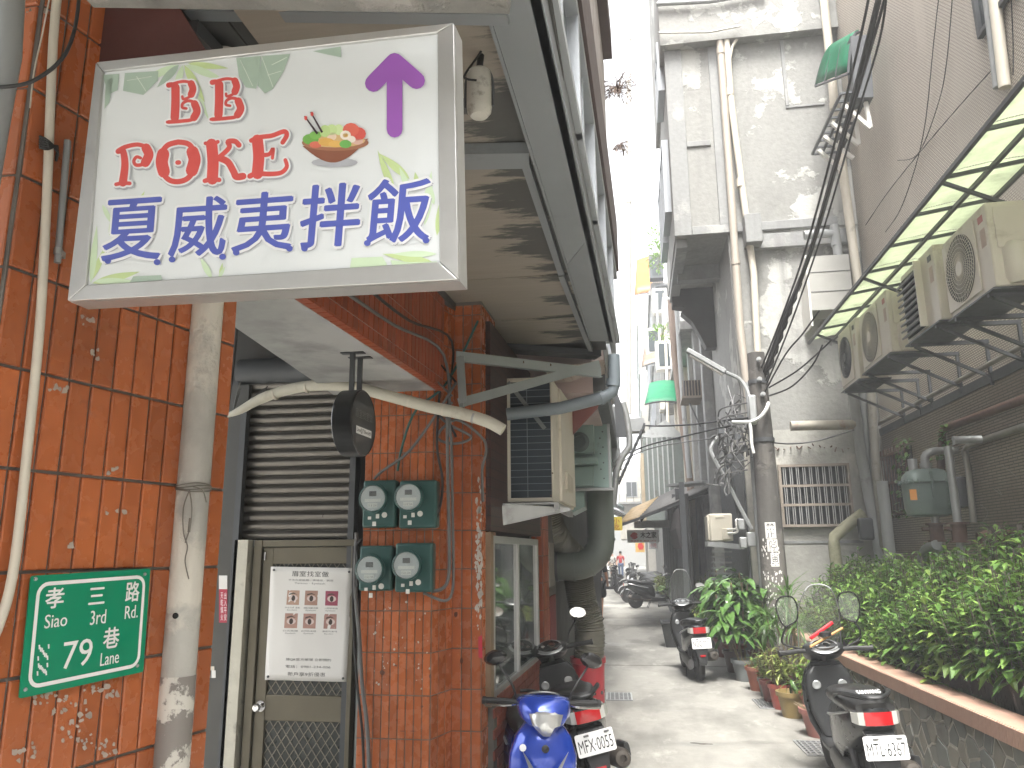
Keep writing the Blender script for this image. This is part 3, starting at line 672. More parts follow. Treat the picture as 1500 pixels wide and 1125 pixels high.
# ---------------------------------------------------------------- roller shutter
xs0, xs1 = P(345,700,y=yD).x, P(520,700,y=yD).x
zs0, zs1 = P(430,790,y=yD).z, 2.93
st = thing('roller_shutter', 'half lowered grey metal roller shutter above the shop door', 'shutter', ((xs0+xs1)/2, yD, zs0), world=True)
k = int(round((zs1-zs0)/.0605)); hgt = (zs1-zs0)/k
slm = MB()
prof = [(.0,0),(-.016,.1),(-.026,.35),(-.026,.6),(-.014,.86),(0,.95),(0,1)]
slm.loft([[(x, y_, z_*hgt) for y_, z_ in prof] for x in (-(xs1-xs0)/2, (xs1-xs0)/2)], closed=False, cap=False)
slme = slm.mesh('slat', mat('shutter_steel', (.15,.14,.125), .32, metal=.7, var=.15, scale=3, bmp=.03, dirt=.3, dcol=(.1,.09,.08)), smooth=True)
for i in range(k):
    o = bpy.data.objects.new('slat', slme); COL.objects.link(o); o.parent = st; o.location = (0, random.gauss(0,.001), i*hgt); o.rotation_euler = (0, random.gauss(0,.001), 0)
bb = MB(); bb.b(xs0, xs1, yD-.03, yD+.02, zs0-.05, zs0-.004); obj('bottom_bar', bb, M['steel'], st, bev=.004)
for x in (xs0-.02, xs1+.0): bb = MB(); bb.b(x-.02, x+.02, yD-.05, yD+.03, 0, zs1); obj('guide_rail', bb, M['darksteel'], st)
bb = MB(); bb.tube([(xs0-.02,yD+.02,zs1+.07),(xs1+.02,yD+.02,zs1+.07)], .1, 16); obj('roller', bb, M['darksteel'], st, smooth=True)
# ---------------------------------------------------------------- door
brown = mat('bronze_door_frame', (.135,.12,.085), .45, metal=.3, var=.12)
yd = 4.86
def X(px, py=900, y=yd): return P(px, py, y=y).x
def Z(py, px=440, y=yd): return P(px, py, y=y).z
dr = thing('shop_door', 'brown metal shop door with diamond grille, round knob and a price poster', 'door', ((X(370)+X(518))/2, yd, 0), world=True)
x0, x1 = X(362,1000), X(516,1000); ztop = Z(800)
fr = MB()
fr.b(x0, x0+.055, yd-.02, yd+.05, 0, ztop+.04); obj('door_frame', fr, brown, dr, bev=.003)
fr = MB(); fr.b(x1-.03, x1, yd-.02, yd+.05, 0, ztop+.04); obj('door_frame', fr, brown, dr, bev=.003)
fr = MB(); fr.b(x0+.056, x1-.031, yd-.015, yd+.05, ztop-.002, ztop+.04); obj('door_frame', fr, brown, dr, bev=.003)
lx0, lx1 = x0+.06, x1-.034; z_m1, z_m0 = Z(1019), Z(1057)
lf = MB(); 
for q in ((lx0,lx0+.07,0,ztop-.006),(lx1-.03,lx1,0,ztop-.006)): lf.b(q[0], q[1], yd, yd+.035, q[2], q[3])
lf.b(lx0+.07, lx1-.03, yd+.001, yd+.034, Z(826), ztop-.006); lf.b(lx0+.07, lx1-.03, yd+.001, yd+.034, z_m0, z_m1); lf.b(lx0+.07, lx1-.03, yd+.001, yd+.034, 0, .12)
leaf = obj('door_leaf', lf, brown, dr, bev=.003)
for (za, zb_) in ((z_m1, Z(826)), (.12, z_m0)):
    pn = MB(); pn.b(lx0+.07, lx1-.03, yd+.024, yd+.03, za, zb_); sub('pane', pn, mat('dark_frosted_glass', (.035,.04,.036), .3), leaf, dr)
    g = MB(); xa, xb = lx0+.07, lx1-.03; cw, ch = .058, .082; nz = int((zb_-za)/ch)+1; nx = int((xb-xa)/cw)+1
    for s_ in (1, -1):
        for i in range(-nz-1, nx+nz+2):
            # zig-zag diagonals clipped to the opening
            pa = V((xa+i*cw, 0, za)); sl = V((s_*cw, 0, ch)); t0, t1 = 0.0, (zb_-za)/ch
            if s_ > 0: t0 = max(t0, (xa-pa.x)/cw); t1 = min(t1, (xb-pa.x)/cw)
            else: t0 = max(t0, (pa.x-xb)/cw); t1 = min(t1, (pa.x-xa)/cw)
            if t1-t0 > .1: g.bar(pa+sl*t0+V((0,yd+.012+s_*.0015,0)), pa+sl*t1+V((0,yd+.012+s_*.0015,0)), .0045, .003, up=(0,1,0))
    sub('diamond_grille', g, mat('grille_bronze', (.22,.20,.16), .4, metal=.5), leaf, dr)
kx, kz = X(382,1034), Z(1034,382)
kb = MB(); kb.lathe([(.033,0),(.033,.006),(.014,.009),(.012,.035),(.024,.045),(.028,.06),(.02,.072),(.001,.074)], (kx, yd-.001, kz), 18, (0,-1,0)); sub('knob', kb, M['chrome'], leaf, dr, smooth=True)
kb = MB(); kb.b(lx0+.01, lx0+.02, yd-.012, yd, Z(820), Z(808)); sub('catch', kb, M['chrome'], leaf, dr)
jb = MB(); jx0, jx1 = X(337,1000), X(357,1000); jb.b(jx0, jx1, 4.80, 4.92, 0, Z(790)); solo('white_door_jamb', jb, mat('chipped_cream_paint', (.50,.48,.40), .6, var=.15, scale=14, bmp=.5, dirt=.35, dcol=(.2,.18,.15), dscale=9), 'chipped cream painted door jamb left of the brown shop door', 'door jamb')
# poster
yp = yd-.02
po = thing('price_poster', 'white eyelash and eyebrow price poster with six eye photos pinned to the brown door', 'poster', P(447,997,y=yp), world=True)
q = [P(388,996,y=yp), P(507,999,y=yp), P(517,832,y=yp), P(397,830,y=yp)]
def bil(u, v, q=q, off=0): return (q[0]*(1-u)+q[1]*u)*(1-v)+(q[3]*(1-u)+q[2]*u)*v+V((0, -.006*sin(u*6)*sin(v*5)-.002*sin(u*17+v*9)-off, 0))
ps = MB(); ps.grid(lambda u, v: bil(u, v), 14, 18); obj('sheet', ps, M['paper'], po, smooth=True, solid=.0012)
def ptext(s, u0, v0, u1, v1, m=M['ink']):
    mb = glyph('t', s, V((u0,0,v0)), V((u1-u0,0,0)), V((0,0,v1-v0)), m, None)
    mb.v = [tuple(bil(x, z, off=.0012)) for x, y, z in mb.v]; obj('lettering', mb, m, po)
ptext('眉室找室做', .26, .915, .72, .965); ptext('半永久定妝眉．美瞳線／飄唇', .22, .875, .78, .892, M['inkgrey']); ptext('Tattoo · Eyelash', .3, .842, .68, .862, M['inkgrey'])
skin = [(.42,.27,.2),(.36,.22,.17),(.30,.06,.10),(.40,.24,.19),(.38,.22,.18),(.36,.2,.17)]
for i, (u, v) in enumerate(((.215,.66),(.44,.66),(.69,.66),(.21,.455),(.435,.455),(.685,.455))):
    w = MB(); n_ = 6; w.add([bil(u+.155*(a/n_), v+.13*(b_/n_), off=.0011) for b_ in range(n_+1) for a in range(n_+1)], [(j*(n_+1)+k_, j*(n_+1)+k_+1, (j+1)*(n_+1)+k_+1, (j+1)*(n_+1)+k_) for j in range(n_) for k_ in range(n_)])
    ph = obj('eye_photo', w, mat('skin_print', skin[i], .6, var=.35, scale=25, bmp=0), po)
    for (rx, rz_, c_) in ((.055,.028,(.6,.5,.46)),(.024,.026,(.04,.025,.02))):
        e = MB(); e.poly([tuple(bil(u+.08+rx*cos(-2*pi*j/14), v+.06+rz_*sin(-2*pi*j/14), off=.0016+(.0004 if rx < .03 else 0))) for j in range(14)]); sub('eye', e, plain('eye_print', c_, .5), ph, po)
    e = MB(); e.poly([tuple(bil(u+x_, v+z_, off=.0017)) for x_, z_ in ((.02,.085),(.08,.098),(.135,.09),(.08,.11),(.03,.1))]); sub('eyebrow', e, plain('brow_print', (.08,.05,.04), .6), ph, po)
for u, v, s in ((.2,.628,'半永久飄霧眉'),(.43,.628,'美瞳線'),(.67,.628,'水潤嘟嘟唇'),(.2,.424,'日式美睫'),(.42,.424,'自然款美睫'),(.67,.424,'濃密款美睫')):
    ptext(s, u, v, u+.18, v+.015, M['inkgrey']); ptext('Eyelash', u+.03, v-.022, u+.15, v-.008, M['inkgrey'])
ptext('掃QR官方帳號 立即預約', .25, .17, .8, .195); ptext('電話：0981-234-006', .25, .11, .8, .135); ptext('新戶享9折優惠', .28, .04, .74, .075)
for u, v in ((.04,.97),(.96,.965),(.04,.03),(.96,.03)):
    e = MB(); p_ = bil(u, v, off=.001); e.lathe([(.008,0),(.008,.003),(.002,.005)], p_, 10, (0,-1,0)); obj('pin', e, M['darksteel'], po)
# ---------------------------------------------------------------- round projecting sign
p1, p2 = P(514,523,z=zb), P(541,534,z=zb)
rc = P(519,620,y=3.66); face_n = V((cos(R(-2)), sin(R(-2)), 0)); rc.z = P(519,620,y=3.66).z
rsn = thing('round_sign', 'round black double sided sign hanging from two rods above the shop door', 'sign', rc, world=True)
rad = .168; wd_ = .105
mb = MB(); mb.lathe([(rad-.006,-wd_/2),(rad,-wd_/2+.006),(rad,wd_/2-.006),(rad-.006,wd_/2),(rad-.01,wd_/2-.003),(.001,wd_/2-.003)], rc, 48, face_n); obj('box', mb, plain('black_acrylic', (.008,.009,.01), .3, coat=.3), rsn, smooth=True)
sx_ = V((-face_n.y, face_n.x, 0)); up_ = V((0,0,1)); f0 = rc+face_n*(wd_/2)
glyph('lettering', '眉室找室做', f0-sx_*.115+up_*.015, sx_*.23, up_*.045, plain('grey_print', (.17,.17,.17), .5), rsn, lift=.0)
lb = MB(); lb.prism([f0-sx_*.10-up_*.065, f0+sx_*.10-up_*.065, f0+sx_*.10-up_*.028, f0-sx_*.10-up_*.028], face_n*.001); obj('label_strip', lb, M['wht'], rsn)
glyph('lettering', 'Line@736wxkfh', f0-sx_*.092-up_*.06+face_n*.0012, sx_*.184, up_*.026, M['ink'], rsn, lift=.0, off=.01)
for s_, pp in ((-1,p1),(1,p2)):
    base = rc+sx_*s_*.05; base.z = rc.z+rad*.93; tp = V((base.x, base.y, zb-.004))
    mb = MB(); mb.bar(base, tp, .022, .022, up=(1,0,0)); obj('rod', mb, M['darksteel'], rsn)
    mb = MB(); mb.b(tp.x-.06, tp.x+.06, tp.y-.02, tp.y+.02, zb-.006, zb-.001); obj('ceiling_plate', mb, M['darksteel'], rsn)
# ---------------------------------------------------------------- cream insulated hose
hp_ = [(333,609,4.35),(352,601,4.34),(385,583,4.33),(430,569,4.31),(480,564,4.29),(530,570,4.28),(580,583,4.28),(630,596,4.28),(680,607,4.28),(715,618,4.28),(737,630,4.28)]
w = MB(); w.tube([P(a,b_,y=c_) for a,b_,c_ in hp_], [.012,.024,.032,.033,.034,.034,.034,.035,.035,.035,.034], 14, sub=4)
h_ = thing('insulated_hose', 'wrapped cream hose arching across above the shutter from left to right', 'hose', P(333,609,y=4.35), world=True)
obj('hose', w, mat('wrapped_tape', (.52,.50,.42), .6, var=.15, scale=7, bmp=.2, dirt=.25, dcol=(.3,.27,.2)), h_, smooth=True)
for k in (2, 3, 6, 7, 8):
    a, b_ = P(*hp_[k][:2], y=hp_[k][2]), P(*hp_[k+1][:2], y=hp_[k+1][2]); c_ = a.lerp(b_, .4); d_ = (b_-a).normalized()
    w = MB(); w.tube([c_-d_*.006, c_+d_*.006], .0362, 14); obj('tape_wrap', w, M['steel'] if k == 8 else M['pvc'], h_, smooth=True)
w = MB()
for k in range(3):
    w.tube([P(352,560+k*6,y=4.5), P(345,585+k*4,y=4.45), P(343,603,y=4.4), P(356,598,y=4.4), P(378-k*4,582,y=4.4), P(392,566,y=4.5)], .004, 6, sub=4)
solo('cable_coil', w, mat('grey_cable', (.2,.2,.19), .6), 'loose grey cable loops at the left end of the cream hose', 'cable')
# ---------------------------------------------------------------- electricity meters
teal = mat('green_meter_box', (.028,.085,.078), .35, metal=.0, var=.15, scale=9, bmp=.04)
METERGLASS = glassy('meter_glass', (.92,.94,.94), .07, .05)
def meter(cx, cy, x0_, y0_, x1_, y1_, label):
    yf = yA-.125; t_ = thing('electricity_meter', label, 'meter', P(cx, y1_, y=yf), world=True, group='electricity meters on the tiled pillar')
    a, b_ = P(x0_, y1_, y=yf), P(x1_, y0_, y=yf)
    mb = MB(); mb.b(a.x, b_.x, yf+.03, yA-.009, a.z, b_.z); obj('box', mb, teal, t_, bev=.014)
    c_ = P(cx, cy, y=yf); 
    mb = MB(); mb.lathe([(.084,-.03),(.088,.002),(.088,.016),(.078,.018),(.0765,-.004)], c_, 28, (0,-1,0)); obj('collar', mb, teal, t_, smooth=True)
    mb = MB(); mb.lathe([(.0755,.0),(.0755,.012),(.001,.013)], c_, 28, (0,-1,0)); d = obj('dial_plate', mb, mat('meter_plate', (.44,.46,.46), .5, var=.1, scale=30), t_)
    yy = c_.y-.0145
    mb = MB(); mb.b(c_.x-.022, c_.x+.022, yy, yy+.002, c_.z+.012, c_.z+.042); sub('display', mb, plain('display', (.03,.035,.035), .2), d, t_)
    mb = MB(); mb.b(c_.x-.05, c_.x+.05, yy, yy+.002, c_.z-.022, c_.z-.004)
    mb.b(c_.x-.03, c_.x+.03, yy-.001, yy+.001, c_.z-.055, c_.z-.03); sub('nameplate', mb, M['white'], d, t_)
    glyph('lettering', '15 8 234', V((c_.x-.026, yy-.0015, c_.z-.05)), V((.052,0,0)), V((0,0,.013)), M['inkgrey'], d, top=t_)
    mb = MB(); mb.lathe([(.0765,.017),(.075,.05),(.066,.066),(.04,.072),(.001,.074)], c_, 28, (0,-1,0)); obj('glass_cover', mb, METERGLASS, t_, smooth=True)
    for (dx, dz, w_, h_) in ((.02,-.105,.020,.026),(-.03,-.115,.02,.018),(.0,-.15,.022,.026)):
        mb = MB(); mb.b(c_.x+dx-w_/2, c_.x+dx+w_/2, yf+.024, yf+.029, c_.z+dz-h_/2, c_.z+dz+h_/2); obj('tag', mb, M['white'], t_)
    mb = MB(); mb.lathe([(.017,0),(.017,.002),(.001,.0025)], (c_.x+.062, yf+.0295, c_.z-.098), 16, (0,-1,0)); obj('round_sticker', mb, M['white'], t_)
meter(547,730, 527,702,578,773, 'upper left meter of the four on the tiled pillar, in a blackened green box')
meter(599,728, 581,702,638,774, 'upper right meter of the four on the tiled pillar, in a clean green box')
meter(542,834, 522,799,572,866, 'lower left meter of the four on the tiled pillar, beside the shutter rail')
meter(596,828, 575,795,632,868, 'lower right meter of the four on the tiled pillar, with a cable leaving its side')
wk = MB()
def wire(pts, r, m, label, name='cable', cat='cable', sub_=5, seg=7):
    w = MB(); w.tube([P(a,b_,y=c_) for a,b_,c_ in pts], r, seg, sub=sub_); return solo(name, w, m, label, cat, smooth=True, ang=60)
gc = mat('grey_conduit', (.12,.12,.12), .5)
wire([(655,610,4.55),(656,700,4.56),(658,790,4.57),(657,845,4.57),(648,862,4.56),(632,866,4.55)], .011, gc, 'grey conduit looping down into the lower right meter', 'meter_conduit', 'conduit')
wire([(661,640,4.6),(663,760,4.6),(664,830,4.6),(662,868,4.58),(650,880,4.56),(620,868,4.54)], .009, gc, 'thin grey conduit hanging lowest below the lower right meter', 'meter_conduit', 'conduit')
wire([(645,560,4.6),(640,650,4.56),(648,700,4.56),(645,740,4.54),(634,770,4.52)], .008, M['black'], 'black cable feeding the upper right meter from above')
wire([(700,470,4.7),(655,560,4.6),(610,600,4.56),(590,650,4.56),(582,690,4.56)], .008, mat('green_cable', (.02,.10,.09), .5), 'green cable running down to the two upper meters')
wire([(668,560,4.6),(640,605,4.52),(600,660,4.52),(560,690,4.54),(548,702,4.54)], .009, gc, 'grey cable sloping down to the upper left meter')
wire([(522,780,4.54),(520,860,4.54),(526,930,4.55),(530,1000,4.55),(538,1070,4.55),(542,1180,4.55)], .012, gc, 'grey cable running down the left edge of the meter pillar')
wire([(518,800,4.56),(517,900,4.56),(523,1000,4.56),(531,1080,4.56),(534,1180,4.56)], .008, M['black'], 'thin black cable down the left edge of the meter pillar')
wire([(530,790,4.53),(522,800,4.52),(524,820,4.52),(523,860,4.52)], .009, M['black'], 'black cable loop left of the lower left meter')
wire([(663,590,4.7),(640,600,4.66),(655,620,4.64),(690,640,4.66),(665,650,4.66),(640,640,4.62),(668,615,4.62),(705,640,4.7),(712,660,4.74),(706,690,4.76),(708,735,4.76)], .009, gc, 'tangle of grey cables at the upper right corner of the meter pillar')
for k, pts in enumerate(([(480,424,3.0),(560,470,3.6),(640,530,4.5),(668,560,4.6)], [(500,424,3.0),(575,475,3.7),(650,520,4.5),(660,640,4.6)], [(540,424,3.0),(600,470,3.8),(662,500,4.6),(656,600,4.6),(668,640,4.6)], [(460,430,3.0),(560,490,3.7),(630,550,4.4),(662,580,4.6)])):
    wire(pts, .007+.002*k % .003, (M['black'], gc)[k % 2], ('black cable along the top of the tiled beam', 'grey cable drooping lowest on the tiled beam face', 'black cable under the steel angle of the soffit', 'thick grey cable along the bottom of the tiled beam')[k])
wire([(350,440,3.3),(345,500,3.4),(333,600,3.5),(322,640,3.6)], .008, M['black'], 'black cable hanging at the left end of the entrance', sub_=3)
jb = MB(); q0, q1 = P(523,1120,y=4.7), P(516,935,y=4.7); jb.b(q0.x-.02, q0.x+.035, 4.7, 4.72, 0, q1.z); solo('grey_board', jb, mat('grey_board', (.25,.27,.25), .7), 'narrow grey board standing between the door and the meter pillar', 'board')
# ================================================================ soffit, fascia, ledge above the left side
zs = 3.40
so = thing('plywood_soffit', 'water stained plywood soffit of the overhanging upper floor with dark mould patches', 'ceiling', P(770,400,z=zs), world=True)
m, t, p = nodes('stained_plywood'); v = wcoords(t); vs = wcoords(t, (.5,2.6,1)); vg = wcoords(t, (1.2, 26, 1))
c = mix(t, noise(t, vg, 2.5, 6, .6), (.235,.205,.17), (.32,.285,.24))
c = mix(t, ramp(t, noise(t, vs, 1.7, 6), .42, .7), c, (.25,.225,.195))
n1 = noise(t, vs, 1.5, 12, .72); gx = N(t, 'ShaderNodeNewGeometry'); sx = N(t, 'ShaderNodeSeparateXYZ'); t.links.new(gx.outputs['Position'], sx.inputs[0])
e = N(t, 'ShaderNodeMapRange'); e.inputs['From Min'].default_value = -.8; e.inputs['From Max'].default_value = -.3; e.inputs['To Max'].default_value = .22; t.links.new(sx.outputs['X'], e.inputs['Value'])
ad = N(t, 'ShaderNodeMath', operation='ADD'); t.links.new(n1, ad.inputs[0]); t.links.new(e.outputs[0], ad.inputs[1])
c = mix(t, ramp(t, ad.outputs[0], .62, .67), c, (.075,.075,.07)); t.links.new(c, p.inputs['Base Color']); p.inputs['Roughness'].default_value = .85
bump(t, p, n1, .5, .01); ply = m
ys = [.4, 1.5, P(760,240,z=zs).y, P(760,406,z=zs).y, P(760,468,z=zs).y, P(790,505,z=zs).y]
for i in range(len(ys)-1):
    a, b_ = ys[i]+.006, ys[i+1]-.006
    w = MB(); xl = -1.5 if b_ < 2.4 else -1.17; w.prism([V((xl,a,zs+.003*(i%2))), V((-.30,a,zs)), V((-.26,b_,zs)), V((xl,b_,zs+.002))], (0,0,.018)); obj('board', w, ply, so)
bk = MB(); bk.b(-1.6,-.2,.3,6.5,zs+.06,zs+.12); obj('deck', bk, M['darkwall'], so)
fs = mat('grey_painted_steel', (.20,.215,.225), .5, metal=.0, var=.12, scale=2, bmp=.04, dirt=.2, dcol=(.12,.12,.12))
jo = MB(); A, B_ = P(600,385,z=zs-.03), P(708,500,z=zs-.03); jo.bar(A-(B_-A)*1.2, B_, .06, .05); obj('angle_steel', jo, M['darksteel'], so)
jo = MB(); A2, B2 = A+V((-.11,0,-.05)), B_+V((-.11,-.05,-.05)); jo.bar(A2-(B2-A2)*1.2, B2, .05, .012); obj('angle_steel', jo, fs, so)
jo = MB(); jo.bar(P(710,508,z=zs-.04), P(876,520,z=zs-.04), .14, .05); obj('cross_beam', jo, M['darksteel'], so)
jo = MB(); jo.bar(P(660,230,z=zs-.03), P(775,228,z=zs-.03), .13, .05); obj('cross_beam', jo, fs, so)
jo = MB(); jo.bar(P(762,215,z=zs-.02), P(822,400,z=zs-.02), .035, .03); jo.bar(P(822,402,z=zs-.02), P(868,520,z=zs-.02), .035, .03); obj('edge_strip', jo, fs, so)
# fascia
zf = 3.33
fa = thing('steel_fascia', 'broad grey steel fascia edging the overhanging upper floor above the alley', 'fascia', P(850,400,z=zf), world=True)
i0, i1, i2 = P(731,64,z=zf), P(831,387,z=zf), P(866,500,z=zf); o0, o1, o2 = P(804,46,z=zf), P(868,341,z=zf), P(897,500,z=zf)
ib = i0+(i0-i1)*.9; ob = o0+(o0-o1)*1.1
w = MB(); w.prism([ib, ob, o0, o1*.999+o1*.001, i1, i0], (0,0,.02)); obj('underside', w, fs, fa)
w = MB(); w.prism([i1+dL*.008, o1+dL*.008, o2, i2], (0,0,.02)); obj('underside', w, fs, fa)
w = MB(); w.prism([ib+V((-.002,0,.002)), i0+V((-.002,0,.002)), i1+V((-.002,0,.002)), i2+V((-.002,0,.002)), i2+V((-.014,0,.002)), i1+V((-.014,0,.002)), i0+V((-.014,0,.002)), ib+V((-.014,0,.002))], (0,0,.06)); obj('inner_lip', w, fs, fa)
dF = (o2-ob).normalized(); nF = V((dF.y, -dF.x, 0)); oend = o2+dF*.55
w = MB(); w.prism([ob+V((0,0,.0)), oend, oend-nF*.03, ob-nF*.03], (0,0,.17)); 
w.shift((-.004,0,0)); obj('front_strip', w, fs, fa)
# ledge above the lightbox
lg = thing('entrance_ledge', 'weathered grey ledge and steel bars across the top above the lightbox sign', 'ledge', (-.9,2.02,3.32), world=True)
w = MB(); w.bar(P(118,-19,y=1.36), P(742,-13,y=1.36), .10, .03); obj('ledge', w, streaked('ledge_cement', (.17,.165,.15), (.27,.26,.235), (.09,.09,.085), sc=3), lg)
w = MB(); w.bar(P(128,18,y=1.98), P(744,26,y=1.98), .05, .018); obj('steel_bar', w, fs, lg)
w = MB(); w.bar(P(205,25,z=3.38), P(290,92,z=3.38), .05, .05); obj('steel_bar', w, fs, lg)
w = MB(); w.prism([P(128,10,y=1.68), P(262,10,y=1.68), P(300,72,y=1.68), P(150,110,y=1.68), P(128,110,y=1.68)], (0,.01,0)); obj('recess_shade_sheet', w, mat('recess_shade_red', (.09,.03,.025), .7), lg)  # added sheet: the dark of the recess above the sign, put into colour
# white security lamp
lc = P(702,137,y=2.25); 
la = thing('ceiling_lamp', 'weathered white cylinder lamp with domed mount hanging right of the lightbox', 'lamp', lc, world=True)
r_ = .042; mb = MB(); mb.lathe([(.001,-.088),(.028,-.084),(.040,-.068),(r_,-.05),(r_,.06),(.038,.078),(.024,.09),(.001,.094)], lc, 24, (0,0,1)); obj('cylinder_body', mb, mat('aged_white_plastic', (.46,.45,.40), .5, var=.1, scale=20, bmp=.2, dirt=.5, dcol=(.12,.10,.08), dscale=14), la, smooth=True)
for s_ in (-1, 1): mb = MB(); mb.tube([lc+V((s_*.046,0,-.05)), lc+V((s_*.046,0,.04)), lc+V((s_*.03,0,.085))], .005, 6, sub=3); obj('clip', mb, M['darksteel'], la)
mc = P(705,60,y=2.28); mb = MB(); mb.lathe([(.001,-.03),(.03,-.028),(.047,-.012),(.049,.012),(.045,.05)], mc, 22, (0,0,1)); obj('mount', mb, mat('aged_white_mount', (.38,.37,.34), .5, var=.2, scale=20, dirt=.5, dcol=(.1,.08,.07)), la, smooth=True)
mb = MB(); mb.tube([mc+V((0,0,-.03)), lc+V((0,0,.09))], .012, 8); mb.tube([mc+V((-.01,-.02,-.03)), mc+V((.006,-.03,-.06)), lc+V((-.04,-.03,.06)), lc+V((-.035,-.044,.03)), lc+V((0,-.044,.02))], .004, 6, sub=4); obj('lead', mb, M['black'], la)
# ---------------------------------------------------------------- upper floor facade, block 1 (ends about 6.4 m away)
yE = 6.45
def F(y, z, off=0):   # point on the facade plane
    t_ = (y-o1.y)/dF.y; return V((o1.x+dF.x*t_+nF.x*off, y+nF.y*off, z))
uf = thing('upper_floor_building', 'left building upper floors with grey windows and a dark brown ledge above the fascia', 'building', F(4,3.5), world=True)
w = MB(); w.prism([F(-1,3.5,-.06), F(yE,3.5,-.06), F(yE,3.5,-3), F(-1,3.5,-3)], (0,0,9)); obj('wall', w, mat('pale_grey_cladding', (.33,.35,.37), .5, var=.08), uf)
fr_ = mat('window_aluminium', (.36,.38,.40), .4, metal=.3, var=.08)
def seg(name, y0, y1, z0, z1, o0_, o1_, m): w = MB(); w.prism([F(y0,z0,o0_), F(y1,z0,o0_), F(y1,z0,o1_), F(y0,z0,o1_)], (0,0,z1-z0)); return obj(name, w, m, uf)
yy = 1.2; gl = mat('dusty_window_pane', (.26,.31,.33), .18, var=.2, scale=2)
k = 0
while yy < yE-.2:
    y2 = min(yy+.9, yE-.05)
    fr1 = seg('window', yy, yy+.05, 3.5, 4.12, -.059, .012, fr_); 
    w = MB(); w.prism([F(yy+.052,3.56,-.058), F(y2-.002,3.56,-.058), F(y2-.002,3.56,-.04), F(yy+.052,3.56,-.04)], (0,0,.5)); sub('pane', w, gl, fr1, uf)
    w = MB(); w.prism([F(yy+.45,3.55,-.038), F(yy+.48,3.55,-.038), F(yy+.48,3.55,-.01), F(yy+.45,3.55,-.01)], (0,0,.52)); sub('mullion', w, fr_, fr1, uf)
    yy = y2; k += 1
seg('sill', .5, yE, 3.5, 3.545, -.058, .014, fr_); seg('head', .5, yE, 4.08, 4.14, -.057, .013, fr_)
seg('ledge', .5, yE, 4.15, 4.62, -.055, .03, mat('dark_brown_ledge', (.075,.05,.045), .6, var=.2))
seg('panel', .5, yE, 4.64, 6.2, -.058, -.03, mat('dirty_white_panel', (.42,.38,.36), .6, var=.2, scale=4, dirt=.5, dcol=(.2,.12,.10)))
seg('ledge', .5, yE, 6.25, 6.5, -.055, .05, mat('dark_brown_ledge2', (.09,.06,.055), .6))
# dry hanging plants on the facade corner
def dryplant(px, py, y, r_, n, label):
    mb = MB(); c_ = P(px, py, y=y); rs = random.Random(px)
    for i in range(n):
        a = rs.uniform(0, 2*pi); L = rs.uniform(.5,1)*r_; d = V((cos(a), sin(a)*.6, rs.uniform(-.7,1)))
        mb.tube([c_, c_+d*L*.5+V((0,0,.03)), c_+d*L+V((0,0,-.02*rs.random()))], .0035, 3)
        for k_ in range(3): mb.leaf(c_+d*L*rs.uniform(.3,1), (rs.uniform(-1,1), rs.uniform(-1,1), rs.uniform(-1,.4)), .04, .010)
    t_ = thing('dry_plant', label, 'plant', c_, world=True); obj('twigs', mb, mat('dry_twigs', (.24,.18,.15), .8), t_)
    return t_
dryplant(906,132,6.6,.22,60,'bushy dried brown plant clinging high on the left building corner')
dryplant(909,215,6.6,.10,25,'smaller dried sprig below the bushy dried plant on the left building corner')
# ---------------------------------------------------------------- block 2, further along on the left
def simple_windows(par, face, rects, fm, gm, depth=.06):
    """face(u, z, off) -> point; rects (u0,u1,z0,z1)"""
    for (u0,u1,z0,z1) in rects:
        w = MB(); th = .05
        for q in ((u0,u1,z0,z0+th),(u0,u1,z1-th,z1),(u0,u0+th,z0+th,z1-th),(u1-th,u1,z0+th,z1-th),((u0+u1)/2-th/2,(u0+u1)/2+th/2,z0+th,z1-th)):
            w.prism([face(q[0],q[2],.003), face(q[1],q[2],.003), face(q[1],q[2],depth), face(q[0],q[2],depth)], (0,0,q[3]-q[2]))
        f_ = obj('window', w, fm, par); w = MB(); w.prism([face(u0+.01,z0+.01,.003), face(u1-.01,z0+.01,.003), face(u1-.01,z0+.01,.02), face(u0+.01,z0+.01,.02)], (0,0,z1-z0-.02)); sub('pane', w, gm, f_, par)
dg = mat('dark_window_glass', (.05,.06,.065), .12, var=.2)
def xface(x, s=1): return lambda u, z, off: V((x+s*off, u, z))
def yface(y): return lambda u, z, off: V((u, y-off, z))
b2_ = thing('pinkish_building', 'second building on the left with pinkish walls behind the overhanging facade', 'building', (-.45,9.5,0), world=True)
w = MB(); w.b(-4, -.33, 6.55, 13.5, 3.1, 13); obj('wall', w, mat('pinkish_tile_wall', (.42,.33,.31), .6, var=.15, scale=3, dirt=.3), b2_)
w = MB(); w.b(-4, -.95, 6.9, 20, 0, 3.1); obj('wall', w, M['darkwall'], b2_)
w = MB(); w.b(-.34, -.22, 6.6, 13.4, 3.12, 3.35); obj('ledge', w, M['darksteel'], b2_)
simple_windows(b2_, xface(-.33), [(7,8.6,4.2,5.6),(9.2,11,4.2,5.6),(11.6,13,4.2,5.6),(7,8.6,7.2,8.6),(9.2,11,7.2,8.6)], fr_, dg)
pipe('white_downpipe', [P(921,-60,y=13.7), P(921,290,y=13.7), P(921,606,y=13.7)], .05, M['white'], 'tall pale downpipe standing against the sky on the left side of the alley', couplings=[(P(921,60,y=13.7),P(921,52,y=13.7)),(P(921,290,y=13.7),P(921,298,y=13.7))])
